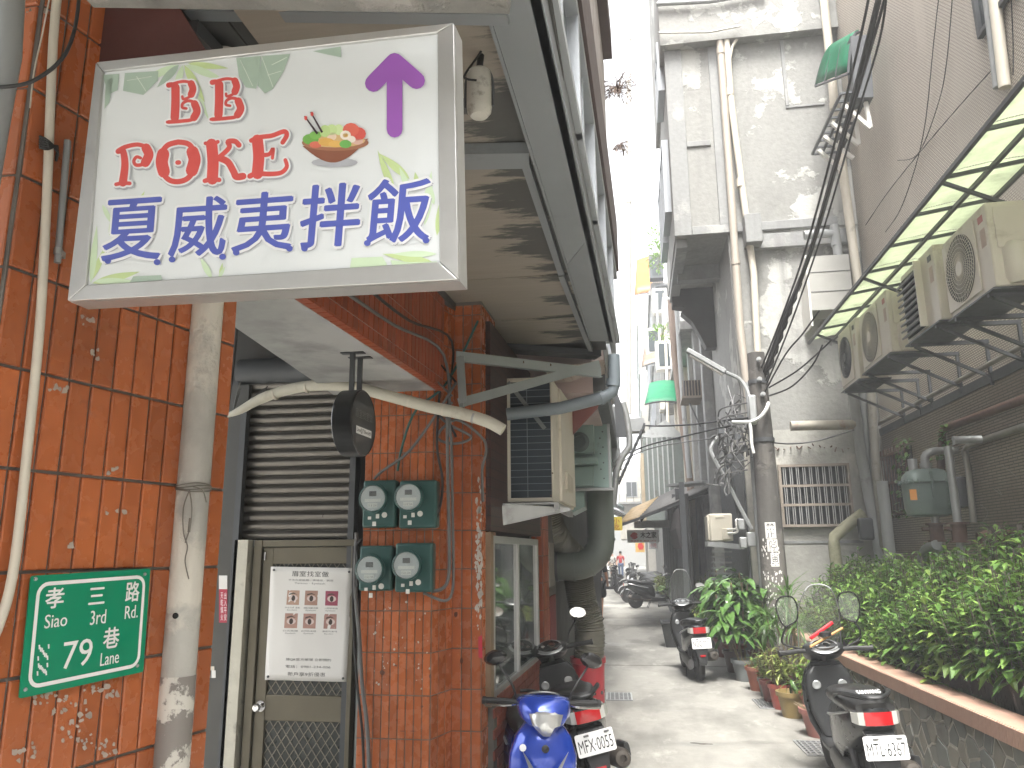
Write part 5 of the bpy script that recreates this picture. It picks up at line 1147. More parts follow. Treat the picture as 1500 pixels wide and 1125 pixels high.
# ---------------------------------------------------------------- right-hand row of outdoor units
def outdoor(y0, y1, x0, z0, z1, kind, label, depth=.36):
    t_ = thing('outdoor_unit', label, 'air conditioner', (x0+depth/2, (y0+y1)/2, z0), group='outdoor units under the green canopy', world=True)
    w = MB(); w.b(x0, x0+depth, y0, y1, z0, z1); obj('casing', w, M['acwhite'], t_, bev=.015)
    L = y1-y0; hh = z1-z0
    if kind in ('fan', 'fan_dark'):
        cy, cz = y0+L*.62, z0+hh*.5; rad = min(hh*.42, L*.33)
        w = MB(); w.prism([(x0-.001,cy-rad*1.12,z0+.05),(x0-.001,cy+rad*1.12,z0+.05),(x0-.001,cy+rad*1.12,z1-.05),(x0-.001,cy-rad*1.12,z1-.05)], (-.014,0,0)); fr1 = obj('fan_panel', w, M['acwhite'], t_, bev=.005)
        w = MB(); w.lathe([(rad,0),(rad,.004),(.001,.004)], (x0-.016,cy,cz), 32, (-1,0,0)); sub('fan_opening', w, M['blackgloss'] if kind == 'fan_dark' else mat('fan_dark', (.05,.05,.045), .6), fr1, t_)
        w = MB(); n_ = 48
        for k in range(n_):
            a = 2*pi*k/n_; pts = []
            for j in range(5):
                rr_ = rad*(.22+.78*j/4); aa = a+.5*(j/4); pts.append((x0-.026+.0*j, cy+rr_*cos(aa), cz+rr_*sin(aa)))
            w.tube(pts, .0024, 3, cap=False)
        for j in range(7):
            rr_ = rad*(.22+.78*j/6); w.tube([(x0-.028, cy+rr_*cos(2*pi*i/28), cz+rr_*sin(2*pi*i/28)) for i in range(29)], .0024, 3, cap=False)
        w.lathe([(rad*.22,0),(rad*.22,.01),(.001,.012)], (x0-.02,cy,cz), 18, (-1,0,0)); sub('fan_guard', w, M['acwhite'] if kind == 'fan' else M['darksteel'], fr1, t_)
    if kind == 'louvre':
        cy = y0+L*.68; hw = L*.3
        for k in range(9):
            zz = z0+.08+k*(hh-.14)/9; w = MB(); w.prism([(x0-.002,cy-hw,zz),(x0-.06,cy-hw,zz-.03),(x0-.064,cy-hw,zz-.01),(x0-.002,cy-hw,zz+.045)], (0,2*hw,0)); obj('louvre', w, mat('grey_louvre', (.12,.12,.11), .5) if k == 0 else bpy.data.materials['grey_louvre'], t_)
        w = MB(); w.b(x0-.001, x0+.002, cy-hw, cy+hw, z0+.05, z1-.06); obj('backing', w, M['blackgloss'], t_)
        w = MB(); w.b(x0-.07, x0+.02, cy-hw-.02, cy-hw-.001, z0+.04, z1-.04); obj('cheek', w, M['acwhite'], t_)
    # side (towards the camera) service cover and pipe boot
    w = MB(); w.b(x0+.05, x0+depth-.04, y0-.012, y0+.001, z0+hh*.45, z1-.05); obj('service_cover', w, M['acwhite'], t_, bev=.005)
    w = MB(); w.lathe([(.075,0),(.10,.06),(.10,.3),(.06,.36)], (x0+depth*.5, y0-.0, z0+.02), 16, (0,0,1)); obj('pipe_boot', w, M['acwhite'], t_, smooth=True)
    w = MB(); w.b(x0-.003, x0, y0+.07, y0+.16, z1-.14, z1-.08); obj('maker_plate', w, mat('pink_plate', (.45,.16,.16), .5) if kind == 'fan' else M['inkgrey'], t_)
    w = MB(); w.b(x0-.002, x0, y0+.06, y0+.15, z1-.36, z1-.2); obj('rating_label', w, mat('faded_label', (.50,.40,.33), .7), t_)
    for yy in (y0+.12, y1-.12):
        w = MB(); w.bar((x0-.02,yy,z0-.03), (XR,yy,z0-.03), .04, .04); w.bar((x0+.02,yy,z0-.05), (XR-.01,yy,z0-.42), .03, .03); w.bar((XR-.02,yy,z0-.03), (XR-.02,yy,z0-.5), .03, .03); br_ = obj('wall_bracket', w, M['darksteel'], t_)
    w = MB(); w.b(x0-.03, x0+depth+.02, y0-.01, y1+.01, z0-.02, z0-.004); obj('tray', w, M['darksteel'], t_)
    return t_
outdoor(6.56, 7.49, 3.0, 3.85, 4.60, 'fan', 'nearest outdoor unit under the green canopy, with a big pale spiral fan guard')
outdoor(7.72, 8.68, 3.0, 3.92, 4.70, 'louvre', 'outdoor unit with dark horizontal louvres, second nearest under the green canopy')
outdoor(9.20, 10.35, 3.0, 3.98, 4.74, 'fan', 'third outdoor unit under the green canopy, between the louvred one and the far dark-fan one')
outdoor(10.52, 11.40, 3.0, 3.96, 4.80, 'fan_dark', 'farthest outdoor unit under the green canopy, with a dark round fan')
def rpipe(nm, px, r, m, label, x=XR-.06, sub=0, **k): return pipe(nm, [P(a,b_,x=x) for a,b_ in px], r, m, label, sub=sub, **k)
old = mat('old_painted_pipe', (.22,.21,.185), .6, var=.25, scale=5, dirt=.4, dcol=(.09,.07,.05))
rpipe('wall_pipe', [(1286,621),(1400,560),(1540,484)], .028, old, 'long straight grey pipe climbing along the brown wall just below the outdoor units')
rpipe('wall_pipe', [(1378,690),(1381,630),(1392,624),(1440,607),(1540,570)], .045, M['rust'], 'dark rusty pipe along the brown wall turning down above the gas meter')
rpipe('wall_pipe', [(1426,765),(1419,690),(1413,660),(1420,652),(1460,638),(1540,612)], .035, old, 'pale grey pipe elbowing down the brown wall right of the gas meter')
# gas meter
gx_, gy_ = 3.30, 9.9; gc_ = P(1358,718,x=gx_); 
gm_ = thing('gas_meter', 'large grey-green gas regulator vessel with bolted flange and orange sticker on the brown wall', 'gas meter', (gc_.x, gc_.y, gc_.z-.3), world=True)
mgm = mat('gas_green', (.13,.17,.155), .45, metal=.1, var=.12, scale=6, bmp=.08, dirt=.15)
def sq(c, ax, ay, n=24, e=.5):
    out = []
    for i in range(n):
        a = 2*pi*i/n; out.append(c+V((ax*math.copysign(abs(cos(a))**e, cos(a)), ay*math.copysign(abs(sin(a))**e, sin(a)), 0)))
    return out
w = MB(); w.loft([sq(gc_+V((0,0,z)), a*1.25, b_*1.25) for z, a, b_ in ((-.30,.12,.06),(-.28,.18,.12),(-.2,.195,.14),(.05,.2,.145),(.075,.2,.145))]); obj('vessel', w, mgm, gm_, smooth=True)
w = MB(); w.loft([sq(gc_+V((0,0,z)), a*1.25, b_*1.25) for z, a, b_ in ((.078,.215,.16),(.10,.215,.16))]); obj('flange', w, mgm, gm_, bev=.004)
w = MB(); w.loft([sq(gc_+V((0,0,z)), a*1.25, b_*1.25) for z, a, b_ in ((.101,.2,.145),(.16,.19,.135),(.22,.15,.1),(.24,.1,.07))]); obj('cap', w, mgm, gm_, smooth=True)
w = MB()
for k in range(20):
    a = 2*pi*k/20; q = gc_+V((.268*math.copysign(abs(cos(a))**.5,cos(a)), .2*math.copysign(abs(sin(a))**.5,sin(a)), .07)); w.tube([q, q+V((0,0,.045))], .011, 6)
for k in range(6):
    for s_ in (-1,1): q = gc_+V((s_*.15,-.188,-.22+k*.05)); w.tube([q, q+V((0,-.012,0))], .009, 6)
obj('bolts', w, mgm, gm_)
w = MB(); w.b(gc_.x-.015, gc_.x+.015, gc_.y-.2, gc_.y-.17, gc_.z-.1, gc_.z+.2); obj('rib', w, mgm, gm_, bev=.004)
w = MB(); w.b(gc_.x-.245, gc_.x-.175, gc_.y-.18, gc_.y-.165, gc_.z-.12, gc_.z+.0); obj('orange_sticker', w, plain('orange_label', (.6,.25,.05), .6), gm_)
w = MB(); w.tube([gc_+V((-.12,0,.23)), gc_+V((-.12,0,.36))], .05, 12); w.tube([gc_+V((.02,0,.23)), gc_+V((.02,0,.38)), gc_+V((.10,0,.44)), gc_+V((.25,.1,.46)), gc_+V((.42,.1,.46))], .045, 12, sub=3); w.tube([gc_+V((.02,0,.26)), gc_+V((.02,0,.31))], .065, 12); obj('pipe_neck', w, M['steel'], gm_, smooth=True)
w = MB(); w.b(gc_.x+.3, gc_.x+.45, gc_.y+.02, gc_.y+.2, gc_.z-.2, gc_.z+.15); obj('bypass_box', w, M['darksteel'], gm_, bev=.02)
z0_ = P(1370,775,x=gx_).z
for (px_, lab) in ((1372,'brown rusty valve pipe standing under the gas meter'),(1405,'rusty red valve pipe with pale riser right of the gas meter')):
    q = P(px_,780,x=gx_+.05); t_ = thing('valve_pipe', lab, 'valve', (q.x,q.y,.5), world=True)
    w = MB(); w.tube([(q.x,q.y,.5),(q.x,q.y,gc_.z-.28 if px_ == 1372 else gc_.z+.42)], .042, 12); obj('riser', w, M['steel'], t_, smooth=True)
    w = MB(); w.tube([(q.x,q.y,q.z-.09),(q.x,q.y,q.z+.09)], .075, 12); w.tube([(q.x,q.y,q.z+.085),(q.x,q.y,q.z+.105)], .11, 14); w.tube([(q.x,q.y,q.z-.105),(q.x,q.y,q.z-.085)], .1, 14); obj('valve_body', w, M['rust'], t_, smooth=True)
    w = MB(); w.tube([(q.x-.15,q.y,q.z+.04),(q.x,q.y,q.z+.04)], .022, 8); obj('valve_stem', w, M['rust'], t_)
q = P(1405,685,x=gx_+.05); pipe('bypass_pipe', [V((q.x,q.y,gc_.z+.42)), V((q.x-.02,q.y,gc_.z+.46)), V((q.x+.25,q.y,gc_.z+.46))], .042, M['steel'], 'short silver pipe across the brown wall behind the gas meter')
for px_ in (1450,1480):
    q = P(px_,790,x=XR-.09); t_ = thing('wall_tap', 'corroded brown tap pipe on the wall, '+('left' if px_ == 1450 else 'right')+' one of the two above the bushes', 'tap', (q.x,q.y,q.z-.5), world=True)
    w = MB(); w.b(q.x+.02, q.x+.075, q.y-.12, q.y+.12, q.z-.3, q.z+.14); obj('mounting_plate', w, M['plug'], t_)
    w = MB(); w.tube([(q.x+.02,q.y,q.z+.06),(q.x-.06,q.y,q.z+.06),(q.x-.07,q.y,q.z-.1),(q.x-.03,q.y,q.z-.45)], .028, 8, sub=3); w.tube([(q.x-.12,q.y,q.z+.03),(q.x-.05,q.y,q.z+.03)], .045, 10); obj('tap_body', w, M['rust'], t_, smooth=True)
pipe('bent_pipe', [P(1351,860,x=3.3), P(1350,825,x=3.3), P(1356,805,x=3.3), P(1372,798,x=3.3)], .055, M['greypipe'], 'thick grey bent pipe rising out of the bushes below the gas meter', sub=3)
# barred window in the brown wall
bw_ = thing('barred_wall_window', 'rusty barred window left of the gas meter with a climbing vine', 'window', P(1316,756,x=XR-.05), world=True)
A_, B_ = P(1296,700,x=XR), P(1341,700,x=XR); z0_, z1_ = P(1341,752,x=XR).z, P(1341,650,x=XR).z
w = MB(); w.b(XR-.008, XR-.002, B_.y, A_.y, z0_, z1_); obj('pane', w, dg, bw_)
n_ = 11
for k in range(n_):
    yy = A_.y+(B_.y-A_.y)*k/(n_-1); w = MB(); w.tube([(XR-.1,yy,z0_-.03),(XR-.1,yy,z1_+.05)], .0085, 6); obj('bar', w, M['rust'], bw_)
for zz in (z0_+.02,(z0_+z1_)/2,z1_-.05): w = MB(); w.b(XR-.112, XR-.103, B_.y-.03, A_.y+.03, zz-.015, zz+.015); w.b(XR-.1,XR,A_.y+.01,A_.y+.03,zz-.01,zz+.01); obj('crossbar', w, M['rust'], bw_)
vine = MB(); rs = random.Random(2); pts = []
for k in range(90):
    q = P(rs.gauss(1324,7), rs.uniform(640,760), x=XR-.13); vine.leaf(q, (rs.uniform(-1,.2),rs.uniform(-1,1),rs.uniform(-.6,.5)), rs.uniform(.05,.1), .05)
for k in range(45):
    q = P(1383+rs.gauss(0,4), rs.uniform(620,672), x=XR-.13) if k < 30 else P(rs.uniform(1362,1384), 668+rs.gauss(0,3), x=XR-.13); vine.leaf(q, (rs.uniform(-1,.2),rs.uniform(-1,1),rs.uniform(-.6,.5)), rs.uniform(.05,.09), .045)
LM1 = leafmat('bright_leaf', (.10,.20,.03), (.19,.31,.06)); LM2 = leafmat('mid_leaf', (.045,.11,.02), (.10,.19,.04)); LM3 = leafmat('deep_leaf', (.02,.05,.014), (.045,.10,.022), .28)
solo('climbing_vine', vine, LM2, 'small climbing vine on the window bars and pipe by the gas meter', 'vine', kind=None)
# vertical pipe bundle in the corner
yb = 12.2
def vp(nm, px, r, m, label, y=yb, **k): return pipe(nm, [P(a,b_,y=y) for a,b_ in px], r, m, label, **k)
lg_ = mat('pale_grey_pipe', (.30,.31,.31), .5, var=.1, dirt=.3, dcol=(.14,.13,.12))
vp('corner_pipe', [(1247,560),(1262,670),(1300,870)], .075, lg_, 'leftmost of the thick grey pipes in the corner between grey and brown walls')
vp('corner_pipe', [(1260,560),(1276,680),(1316,870)], .06, M['greypipe'], 'middle thick grey pipe in the corner between grey and brown walls', y=12.3)
vp('corner_pipe', [(1275,560),(1284,700),(1296,800),(1302,815),(1330,818)], .065, old, 'grey pipe in the corner that bends towards the bushes at its foot', y=12.1)
vp('corner_pipe', [(1292,705),(1310,870)], .075, lg_, 'short capped grey pipe standing right of the corner pipes', y=11.6)
vp('rain_pipe', [(1205,-20),(1222,150),(1240,290),(1264,470)], .07, M['pvc'], 'cream rain pipe running down the corner of the beige wall behind the cable bundle', couplings=[(P(1222,150,y=yb),P(1223,160,y=yb))])
vp('rain_pipe', [(1222,330),(1234,420),(1240,500)], .07, lg_, 'grey pipe stub in front of the wall cabinet', y=12.2)
vp('rain_pipe', [(1200,-20),(1216,60),(1232,200),(1245,330)], .05, M['greypipe'], 'grey rain pipe left of the cream one in the upper corner', y=12.25)
vp('elbow_pipe', [(1178,345),(1200,342),(1222,343),(1224,360)], .075, lg_, 'short horizontal grey pipe stub poking from the grey wall at its upper right', y=12.2)
vp('horizontal_pipe', [(1158,624),(1200,623),(1252,622)], .075, mat('rust_stained_pipe', (.33,.30,.25), .6, var=.3, scale=8, dirt=.5, dcol=(.25,.13,.07)), 'rust stained horizontal pipe stub across the grey wall above the barred window', y=12.2)
vp('mossy_pipe', [(1265,752),(1247,765),(1222,787),(1222,800),(1232,880)], .085, mat('mossy_pipe_paint', (.27,.26,.18), .7, var=.3, scale=8, dirt=.5, dcol=(.12,.13,.06)), 'mossy cream pipe elbowing down the pale wall right of the barred window', y=12.15)
w = MB(); q = P(1268,775,y=12.05); w.b(q.x-.1,q.x+.1,11.98,12.12,q.z-.16,q.z+.16); solo('wall_box', w, M['darksteel'], 'small dark meter box behind the corner pipes', 'box', bev=.03)
# pipes up the brown wall at top right
for a, b_, lab in ((1446,1466,'left'),(1456,1476,'right')):
    pipe('wall_downpipe', [P(a-6,-60,x=XR-.06), P(b_-4,128,x=XR-.06)], .045 if lab == 'left' else .055, M['pvc'] if lab == 'right' else lg_, lab+' one of two pale pipes at the top right running down to the green canopy')
for pts, lab in (([(1378,-30),(1368,60),(1352,200),(1322,300),(1297,340)], 'left black wire drooping over the beige mosaic wall'), ([(1397,-30),(1388,80),(1375,150),(1345,225),(1315,235)], 'middle thin wire hanging over the beige mosaic wall'), ([(1455,100),(1410,150),(1350,220),(1298,285),(1268,330)], 'diagonal black wire crossing the beige mosaic wall'), ([(1480,-30),(1484,60),(1484,110)], 'short wire at the top right corner of the beige wall')):
    pipe('wall_wire', [P(a,b_,x=XR-.03) for a,b_ in pts], .006, M['black'], lab, cat='wire', sub=5, seg=5)
# ================================================================ GREY HOUSE
yG = 12.5
gh = thing('grey_house', 'weathered grey rendered house end wall with overhanging upper storey and peeling paint patches', 'building', (2.7, yG+2, 0), world=True)
xc = P(1085,600,y=yG).x; zO = P(991,347,y=yG).z; xo2 = P(989,347,y=yG).x
w = MB(); w.b(xc, XR+2, yG, 18, 0, 3.6); obj('lower_wall', w, M['concrete_low'], gh)
w = MB(); w.b(xc+.002, XR+2, yG+.004, 18, 3.6, zO+.2); obj('middle_wall', w, M['concrete'], gh)
zT = P(968,78,y=yG).z
w = MB(); w.b(xo2, XR+2, yG-.02, 15.7, zO, zT); obj('upper_wall', w, M['concrete'], gh)
w = MB(); w.b(xo2-.08, XR+2, yG-.22, 15.9, zT, 16); obj('top_storey', w, M['concrete'], gh)
for k, (x0_, x1_, z0q, z1q, d_) in enumerate(((xo2-.012, xo2+.28, zO-.012, zT-.01, .05),(xo2+.281, XR-.3, zO-.01, zO+.14, .045),(P(1045,200,y=yG).x-.0, P(1060,200,y=yG).x, zO+.141, zT-.01, .035),(xo2+.281, P(1040,200,y=yG).x, zO+1.62, zO+1.72, .03),(P(1145,100,y=yG).x, P(1150,100,y=yG).x, zT-1.3, zT-.02, .03),(P(1145,100,y=yG).x, XR-.3, zT-1.34, zT-1.3, .02),(P(1095,400,y=yG).x, P(1245,320,y=yG).x, zO-.35, zO-.10, .10))):
    w = MB(); w.b(x0_, x1_, yG-.02-d_, yG-.0205, z0q, z1q); obj('band', w, M['frame_conc'], gh, bev=.008)
w = MB(); w.b(P(1088,350,y=yG).x, P(1112,350,y=yG).x, yG-.35, yG-.021, P(1100,366,y=yG).z, P(1100,325,y=yG).z); obj('corbel', w, M['frame_conc'], gh, bev=.01)
# soffit beams and curved bracket below the overhang
w = MB(); w.b(xo2+.1, xc, 13.9, 14.15, zO-.28, zO-.002); w.b(xo2+.02, xo2+.2, 12.6, 15.6, zO-.16, zO-.002); obj('soffit_beam', w, M['frame_conc'], gh)
pts = [V((xo2+.05, 15.2, zO-.003)), V((xc-.002, 15.2, zO-.003)), V((xc-.002, 15.2, zO-1.25)), V((xc-.2, 15.2, zO-1.25)), V((xc-.3, 15.2, zO-1.0)), V((xc-.45, 15.2, zO-.7)), V((xc-.65, 15.2, zO-.5)), V((xo2+.3, 15.2, zO-.4)), V((xo2+.05, 15.2, zO-.35))]
w = MB(); w.prism(pts, (0,.3,0)); obj('curved_bracket', w, M['darkwall'], gh)
# windows on the alley face of the overhang
simple_windows(gh, xface(xo2, -1), [(12.9,14.0,7.6,9.0),(14.3,15.4,7.6,9.0),(12.9,14.0,10,11)], fr_, dg, .12)
# barred window
wl, wr, wt, wb = P(1142,684,y=yG), P(1238,684,y=yG), P(1190,684,y=yG).z, P(1190,768,y=yG).z
hw = thing('barred_window', 'wide window with pale steel bars in the grey house wall', 'window', ((wl.x+wr.x)/2, yG, wb), world=True)
w = MB(); w.b(wl.x, wr.x, yG-.004, yG+.003, wb, wt); obj('pane', w, plain('black_window_glass', (.012,.014,.016), .15), hw)
stl = mat('pale_bar_steel', (.42,.42,.42), .4, metal=.4); rsf = mat('rusty_frame', (.27,.23,.19), .7, var=.3, dirt=.3)
w = MB()
for q in ((wl.x-.04,wl.x,wb-.04,wt+.04),(wr.x,wr.x+.04,wb-.04,wt+.04)): w.b(q[0],q[1],yG-.09,yG-.001,q[2],q[3])
w.b(wl.x,wr.x,yG-.089,yG-.001,wt,wt+.04); w.b(wl.x,wr.x,yG-.089,yG-.001,wb-.04,wb); obj('frame', w, rsf, hw)
for k in range(1, 3): zz = wb+(wt-wb)*k/3; w = MB(); w.b(wl.x,wr.x,yG-.085,yG-.078,zz-.02,zz+.02); obj('crossbar', w, rsf, hw)
for k in range(20): xx = wl.x+(wr.x-wl.x)*(k//2+.38+.3*(k%2))/10; w = MB(); w.b(xx-.006,xx+.006,yG-.074,yG-.062,wb,wt); obj('bar', w, stl, hw)
# row of broken fixing stubs above it and the repair patch
w = MB(); rs = random.Random(8)
for k in range(14): q = P(1133+k*8.4, 655+rs.uniform(-3,3), y=yG-.01); w.bar(q, q+V((rs.uniform(-.05,.05),-.03,rs.uniform(-.07,.03))), .015, .012)
solo('fixing_stubs', w, M['rust'], 'row of broken rusty fixing stubs above the barred window', 'brackets', kind='stuff')
w = MB(); w.b(wl.x-.1, wr.x+.15, yG-.012, yG-.001, P(1190,792,y=yG).z-.04, P(1190,792,y=yG).z); obj('ledge_line', w, M['frame_conc'], gh)
# wall cabinet
q0, q1 = P(1189,455,y=12.0), P(1243,372,y=12.0)
cb = thing('wall_cabinet', 'pale boxed-in cabinet hanging on the grey house wall left of the green canopy end', 'cabinet', (q0.x, 12.2, q0.z), world=True)
w = MB(); w.b(q0.x, q1.x, 12.0, yG, q0.z, q1.z); obj('box', w, mat('pale_board', (.36,.355,.33), .7, var=.1), cb, bev=.006)
for zz in (q0.z+.3, q0.z+.62): w = MB(); w.b(q0.x+.02, q1.x, 11.994, 12.0, zz-.006, zz+.006); obj('seam', w, M['inkgrey'], cb)
w = MB(); w.b(q0.x-.03, q0.x, 11.98, yG, q0.z-.25, q1.z+.02); obj('side_panel', w, M['white'], cb)
# house pipes
def hpz(nm, px, r, m, label, y=12.35, **k): return pipe(nm, [P(a,b_,y=y) for a,b_ in px], r, m, label, **k)
hpz('tall_pipe', [(1049,-30),(1055,70),(1072,300),(1084,480),(1098,600),(1112,760),(1122,900)], .062, mat('beige_drain', (.38,.34,.29), .55, var=.12, dirt=.3, dcol=(.25,.2,.16)), 'tall beige drain pipe running the full height of the grey house left edge', couplings=[(P(1055,70,y=12.35),P(1056,80,y=12.35)),(P(1077,380,y=12.35),P(1078,388,y=12.35))])
hpz('tall_pipe', [(1064,55),(1072,160),(1088,280),(1104,400),(1110,520)], .055, M['pvc'], 'cream pipe right of the tall beige drain pipe on the grey house', couplings=[(P(1069,130,y=12.35),P(1070,140,y=12.35)),(P(1084,262,y=12.35),P(1085,274,y=12.35)),(P(1097,350,y=12.35),P(1098,362,y=12.35))])
hpz('thin_pipe', [(1084,28),(1085,48),(1073,68),(1068,90),(1074,150),(1087,262)], .028, M['pvc'], 'thin cream conduit bending beside the cream pipe near the top of the grey house')
hpz('thin_pipe', [(1104,396),(1106,402),(1109,470),(1111,520)], .022, M['white'], 'thin white conduit just above the utility pole')
hpz('roof_edge_pipe', [(962,6),(1040,2),(1120,-12)], .04, lg_, 'grey pipe along the top edge of the grey house', y=12.2)
hpz('roof_edge_pipe', [(965,48),(1040,47),(1085,38)], .02, M['white'], 'thin pale conduit crossing the upper slab of the grey house', y=12.2)
hpz('side_pipe', [(1049,345),(1056,420),(1066,520),(1078,640)], .05, lg_, 'grey pipe on the shaded side wall under the overhang', y=15.5)
hpz('side_pipe', [(1042,380),(1050,520),(1062,640)], .04, lg_, 'second grey pipe on the shaded side wall under the overhang', y=17)
# ================================================================ utility pole, lamp, cables
yP = 11.5; pb = P(1136,870,y=yP); ptp = P(1107,518,y=yP)
up_ = thing('utility_pole', 'dark stained round concrete utility pole with paper notices in front of the grey house', 'utility pole', (pb.x, yP, 0), world=True)
mp_ = streaked('pole_concrete', (.09,.085,.078), (.15,.14,.125), (.055,.05,.046), sc=2.5, dk=(.45,.7))
w = MB(); w.tube([(pb.x,yP,0),(pb.x-.0,yP,2.0),(ptp.x,yP,ptp.z)], [.19,.17,.125], 24); obj('shaft', w, mp_, up_, smooth=True, ang=60)
for k, (x, y, w_, h_) in enumerate(((1128,645,20,8),(1118,560,24,5),(1116,585,22,5))):
    q = P(x, y, y=yP); w = MB(); w.tube([(q.x*0+pb.x+(ptp.x-pb.x)*q.z/ptp.z,yP,q.z-.03),(pb.x+(ptp.x-pb.x)*q.z/ptp.z,yP,q.z+.03)], .165-.01*k*2, 24); obj('band', w, M['darksteel'], up_, smooth=True)
q = P(1101,600,y=yP-.16); w = MB(); w.b(q.x-.05, q.x+.06, yP-.26, yP-.12, q.z-.22, q.z+.2); obj('junction_box', w, M['steel'], up_, bev=.02)
w = MB()
for a, b_ in ((1111,527),(1112,556),(1117,578)): q = P(a,b_,y=yP-.16); w.tube([q, q+V((0,-.05,.0))], .035, 10); w.tube([q+V((0,-.05,0)), q+V((0,-.07,0))], .02, 10)
obj('insulators', w, M['steel'], up_, kind='stuff')
# notices wrapped on pole
def wrap(px0, py0, px1, py1, s, lab):
    z0_, z1_ = P(1130,py1,y=yP-.17).z, P(1130,py0,y=yP-.17).z; rr_ = .178
    t_ = thing('pole_notice', lab, 'notice', (pb.x, yP-rr_, z0_), world=True)
    a0 = atan2(-1, (P(px0,py0,y=yP-.17).x-pb.x)/.18); 
    A0 = -pi/2+max(-.95, min(.95, (P(px0,py0,y=yP-.17).x-pb.x)/.175))*1.1; A1 = -pi/2+max(-.95, min(.95, (P(px1,py0,y=yP-.17).x-pb.x)/.175))*1.1
    w = MB(); w.grid(lambda u, v: V((pb.x+rr_*cos(A0+(A1-A0)*u), yP+rr_*sin(A0+(A1-A0)*u), z0_+(z1_-z0_)*v)), 8, 6); obj('paper', w, M['paper'], t_)
    mb = glyph('t', s, V((.12,0,.05)), V((.76,0,0)), V((0,0,.9)), None, None)
    mb.v = [(pb.x+(rr_+.002)*cos(A0+(A1-A0)*x), yP+(rr_+.002)*sin(A0+(A1-A0)*x), z0_+(z1_-z0_)*z) for x,y,z in mb.v]; obj('lettering', mb, M['ink'], t_)
wrap(1121,765,1135,789,'禁\n止','upper white notice with bold black characters on the utility pole'); wrap(1124,790,1138,808,'停','middle torn notice on the utility pole'); wrap(1129,810,1140,830,'車','lowest small notice on the utility pole')
w = MB(); rs = random.Random(6)
for k in range(160):
    z_ = rs.uniform(.6,1.9); a = -pi/2+rs.uniform(-1.0,.5); r_ = rs.uniform(.004,.018); rr_ = .178+.006; c_ = V((pb.x+rr_*cos(a), yP+rr_*sin(a), z_)); tx = V((-sin(a),cos(a),0))
    w.poly([c_+tx*r_*cos(2*pi*j/5)*rs.uniform(.4,1)+V((0,0,r_*1.5*sin(2*pi*j/5))) for j in range(5)])
obj('paper_remnants', w, M['paper'], up_, kind='stuff')
sl = thing('street_lamp', 'slim grey fluorescent street lamp on a curved arm fixed to the utility pole', 'street lamp', P(1100,590,y=yP), world=True)
A_ = [P(1100,598,y=yP-.1), P(1096,575,y=yP), P(1084,556,y=yP+.1), P(1062,545,y=yP+.1), P(1050,538,y=yP+.1)]
w = MB(); w.tube(A_, .028, 8, sub=4); obj('arm', w, M['greypipe'], sl, smooth=True)
w = MB(); w.bar(P(1062,545,y=yP+.1), P(1006,513,y=yP+.1), .13, .07); obj('lamp_head', w, mat('lamp_grey', (.30,.31,.31), .5), sl, bev=.01)
w = MB(); a, b_ = P(1058,545,y=yP+.1), P(1010,517,y=yP+.1); w.bar(a+V((0,0,-.04)), b_+V((0,0,-.04)), .08, .02); obj('diffuser', w, M['white'], sl)
# cable bundle sweeping up over the alley
def cab(pts, r, label, m=None, sub=5, name='overhead_cable', cat='cable'): return pipe(name, [P(a,b_,y=c_) for a,b_,c_ in pts], r, m or M['black'], label, cat=cat, sub=sub, seg=6)
cab([(1122,548,11.4),(1150,470,10.8),(1190,360,9.8),(1238,190,8.4),(1282,20,7.2),(1300,-60,6.8)], .030, 'thickest black cable of the bundle sweeping up from the utility pole')
cab([(1115,540,11.4),(1145,465,10.8),(1180,365,9.8),(1225,200,8.4),(1268,20,7.2),(1280,-60,6.8)], .014, 'leftmost black cable of the bundle sweeping up from the utility pole')
cab([(1118,545,11.4),(1152,455,10.8),(1186,370,9.8),(1234,210,8.4),(1290,20,7.2),(1308,-60,6.8)], .016, 'middle black cable of the bundle sweeping up from the utility pole')
cab([(1124,560,11.4),(1160,470,10.8),(1205,340,9.8),(1252,180,8.4),(1288,60,7.4),(1300,-20,6.9)], .012, 'right-hand thin cable of the bundle sweeping up from the utility pole')
cab([(1120,575,11.4),(1150,520,11),(1175,490,10.6),(1200,455,10.2)], .012, 'lower cable from the pole to the canopy end')
cab([(1126,568,11.4),(1165,545,11.2),(1195,520,11),(1218,498,10.8)], .012, 'upper of the slack cables between the pole and the far outdoor unit')
cab([(1126,580,11.4),(1160,566,11.2),(1190,535,11),(1205,505,10.8)], .012, 'middle of the slack cables between the pole and the far outdoor unit')
cab([(1128,648,11.4),(1160,650,11.6),(1200,645,11.8),(1250,630,12.0)], .012, 'slack cable under the rust stained pipe', gc)
twist = [(1122+.30*(1150-1122)*0,548,11.4)]
pts = []
for i in range(30):
    t_ = i/29; x = 1122+28*t_*1.9; y = 556-150*t_; c_ = 11.4-.8*t_; pts.append((x+4*sin(i*1.7)*.5, y+2*cos(i*1.7), c_))
cab(pts, .018, 'twisted black cable wound around the bundle near the pole', sub=1)
wc = plain('white_cable', (.6,.6,.58), .5)
cab([(1126,590,11.3),(1122,600,11.25),(1112,612,11.2),(1098,618,11.2),(1072,618,11.2)], .026, 'white taped cable curving off the utility pole', wc)
cab([(1098,618,11.2),(1100,632,11.2),(1101,650,11.2),(1104,664,11.2)], .024, 'white cable end hanging beside the utility pole', wc)
cab([(905,592-3,14),(960,594,13),(1020,592,12),(1070,583,11.5),(1100,575,11.4)], .014, 'black cable crossing the alley at the height of the green awning') if False else None
cab([(928,622,15),(960,624,14),(1010,622,13),(1060,616,12),(1098,612,11.4)], .016, 'upper dark cable crossing the alley from left to the pole')
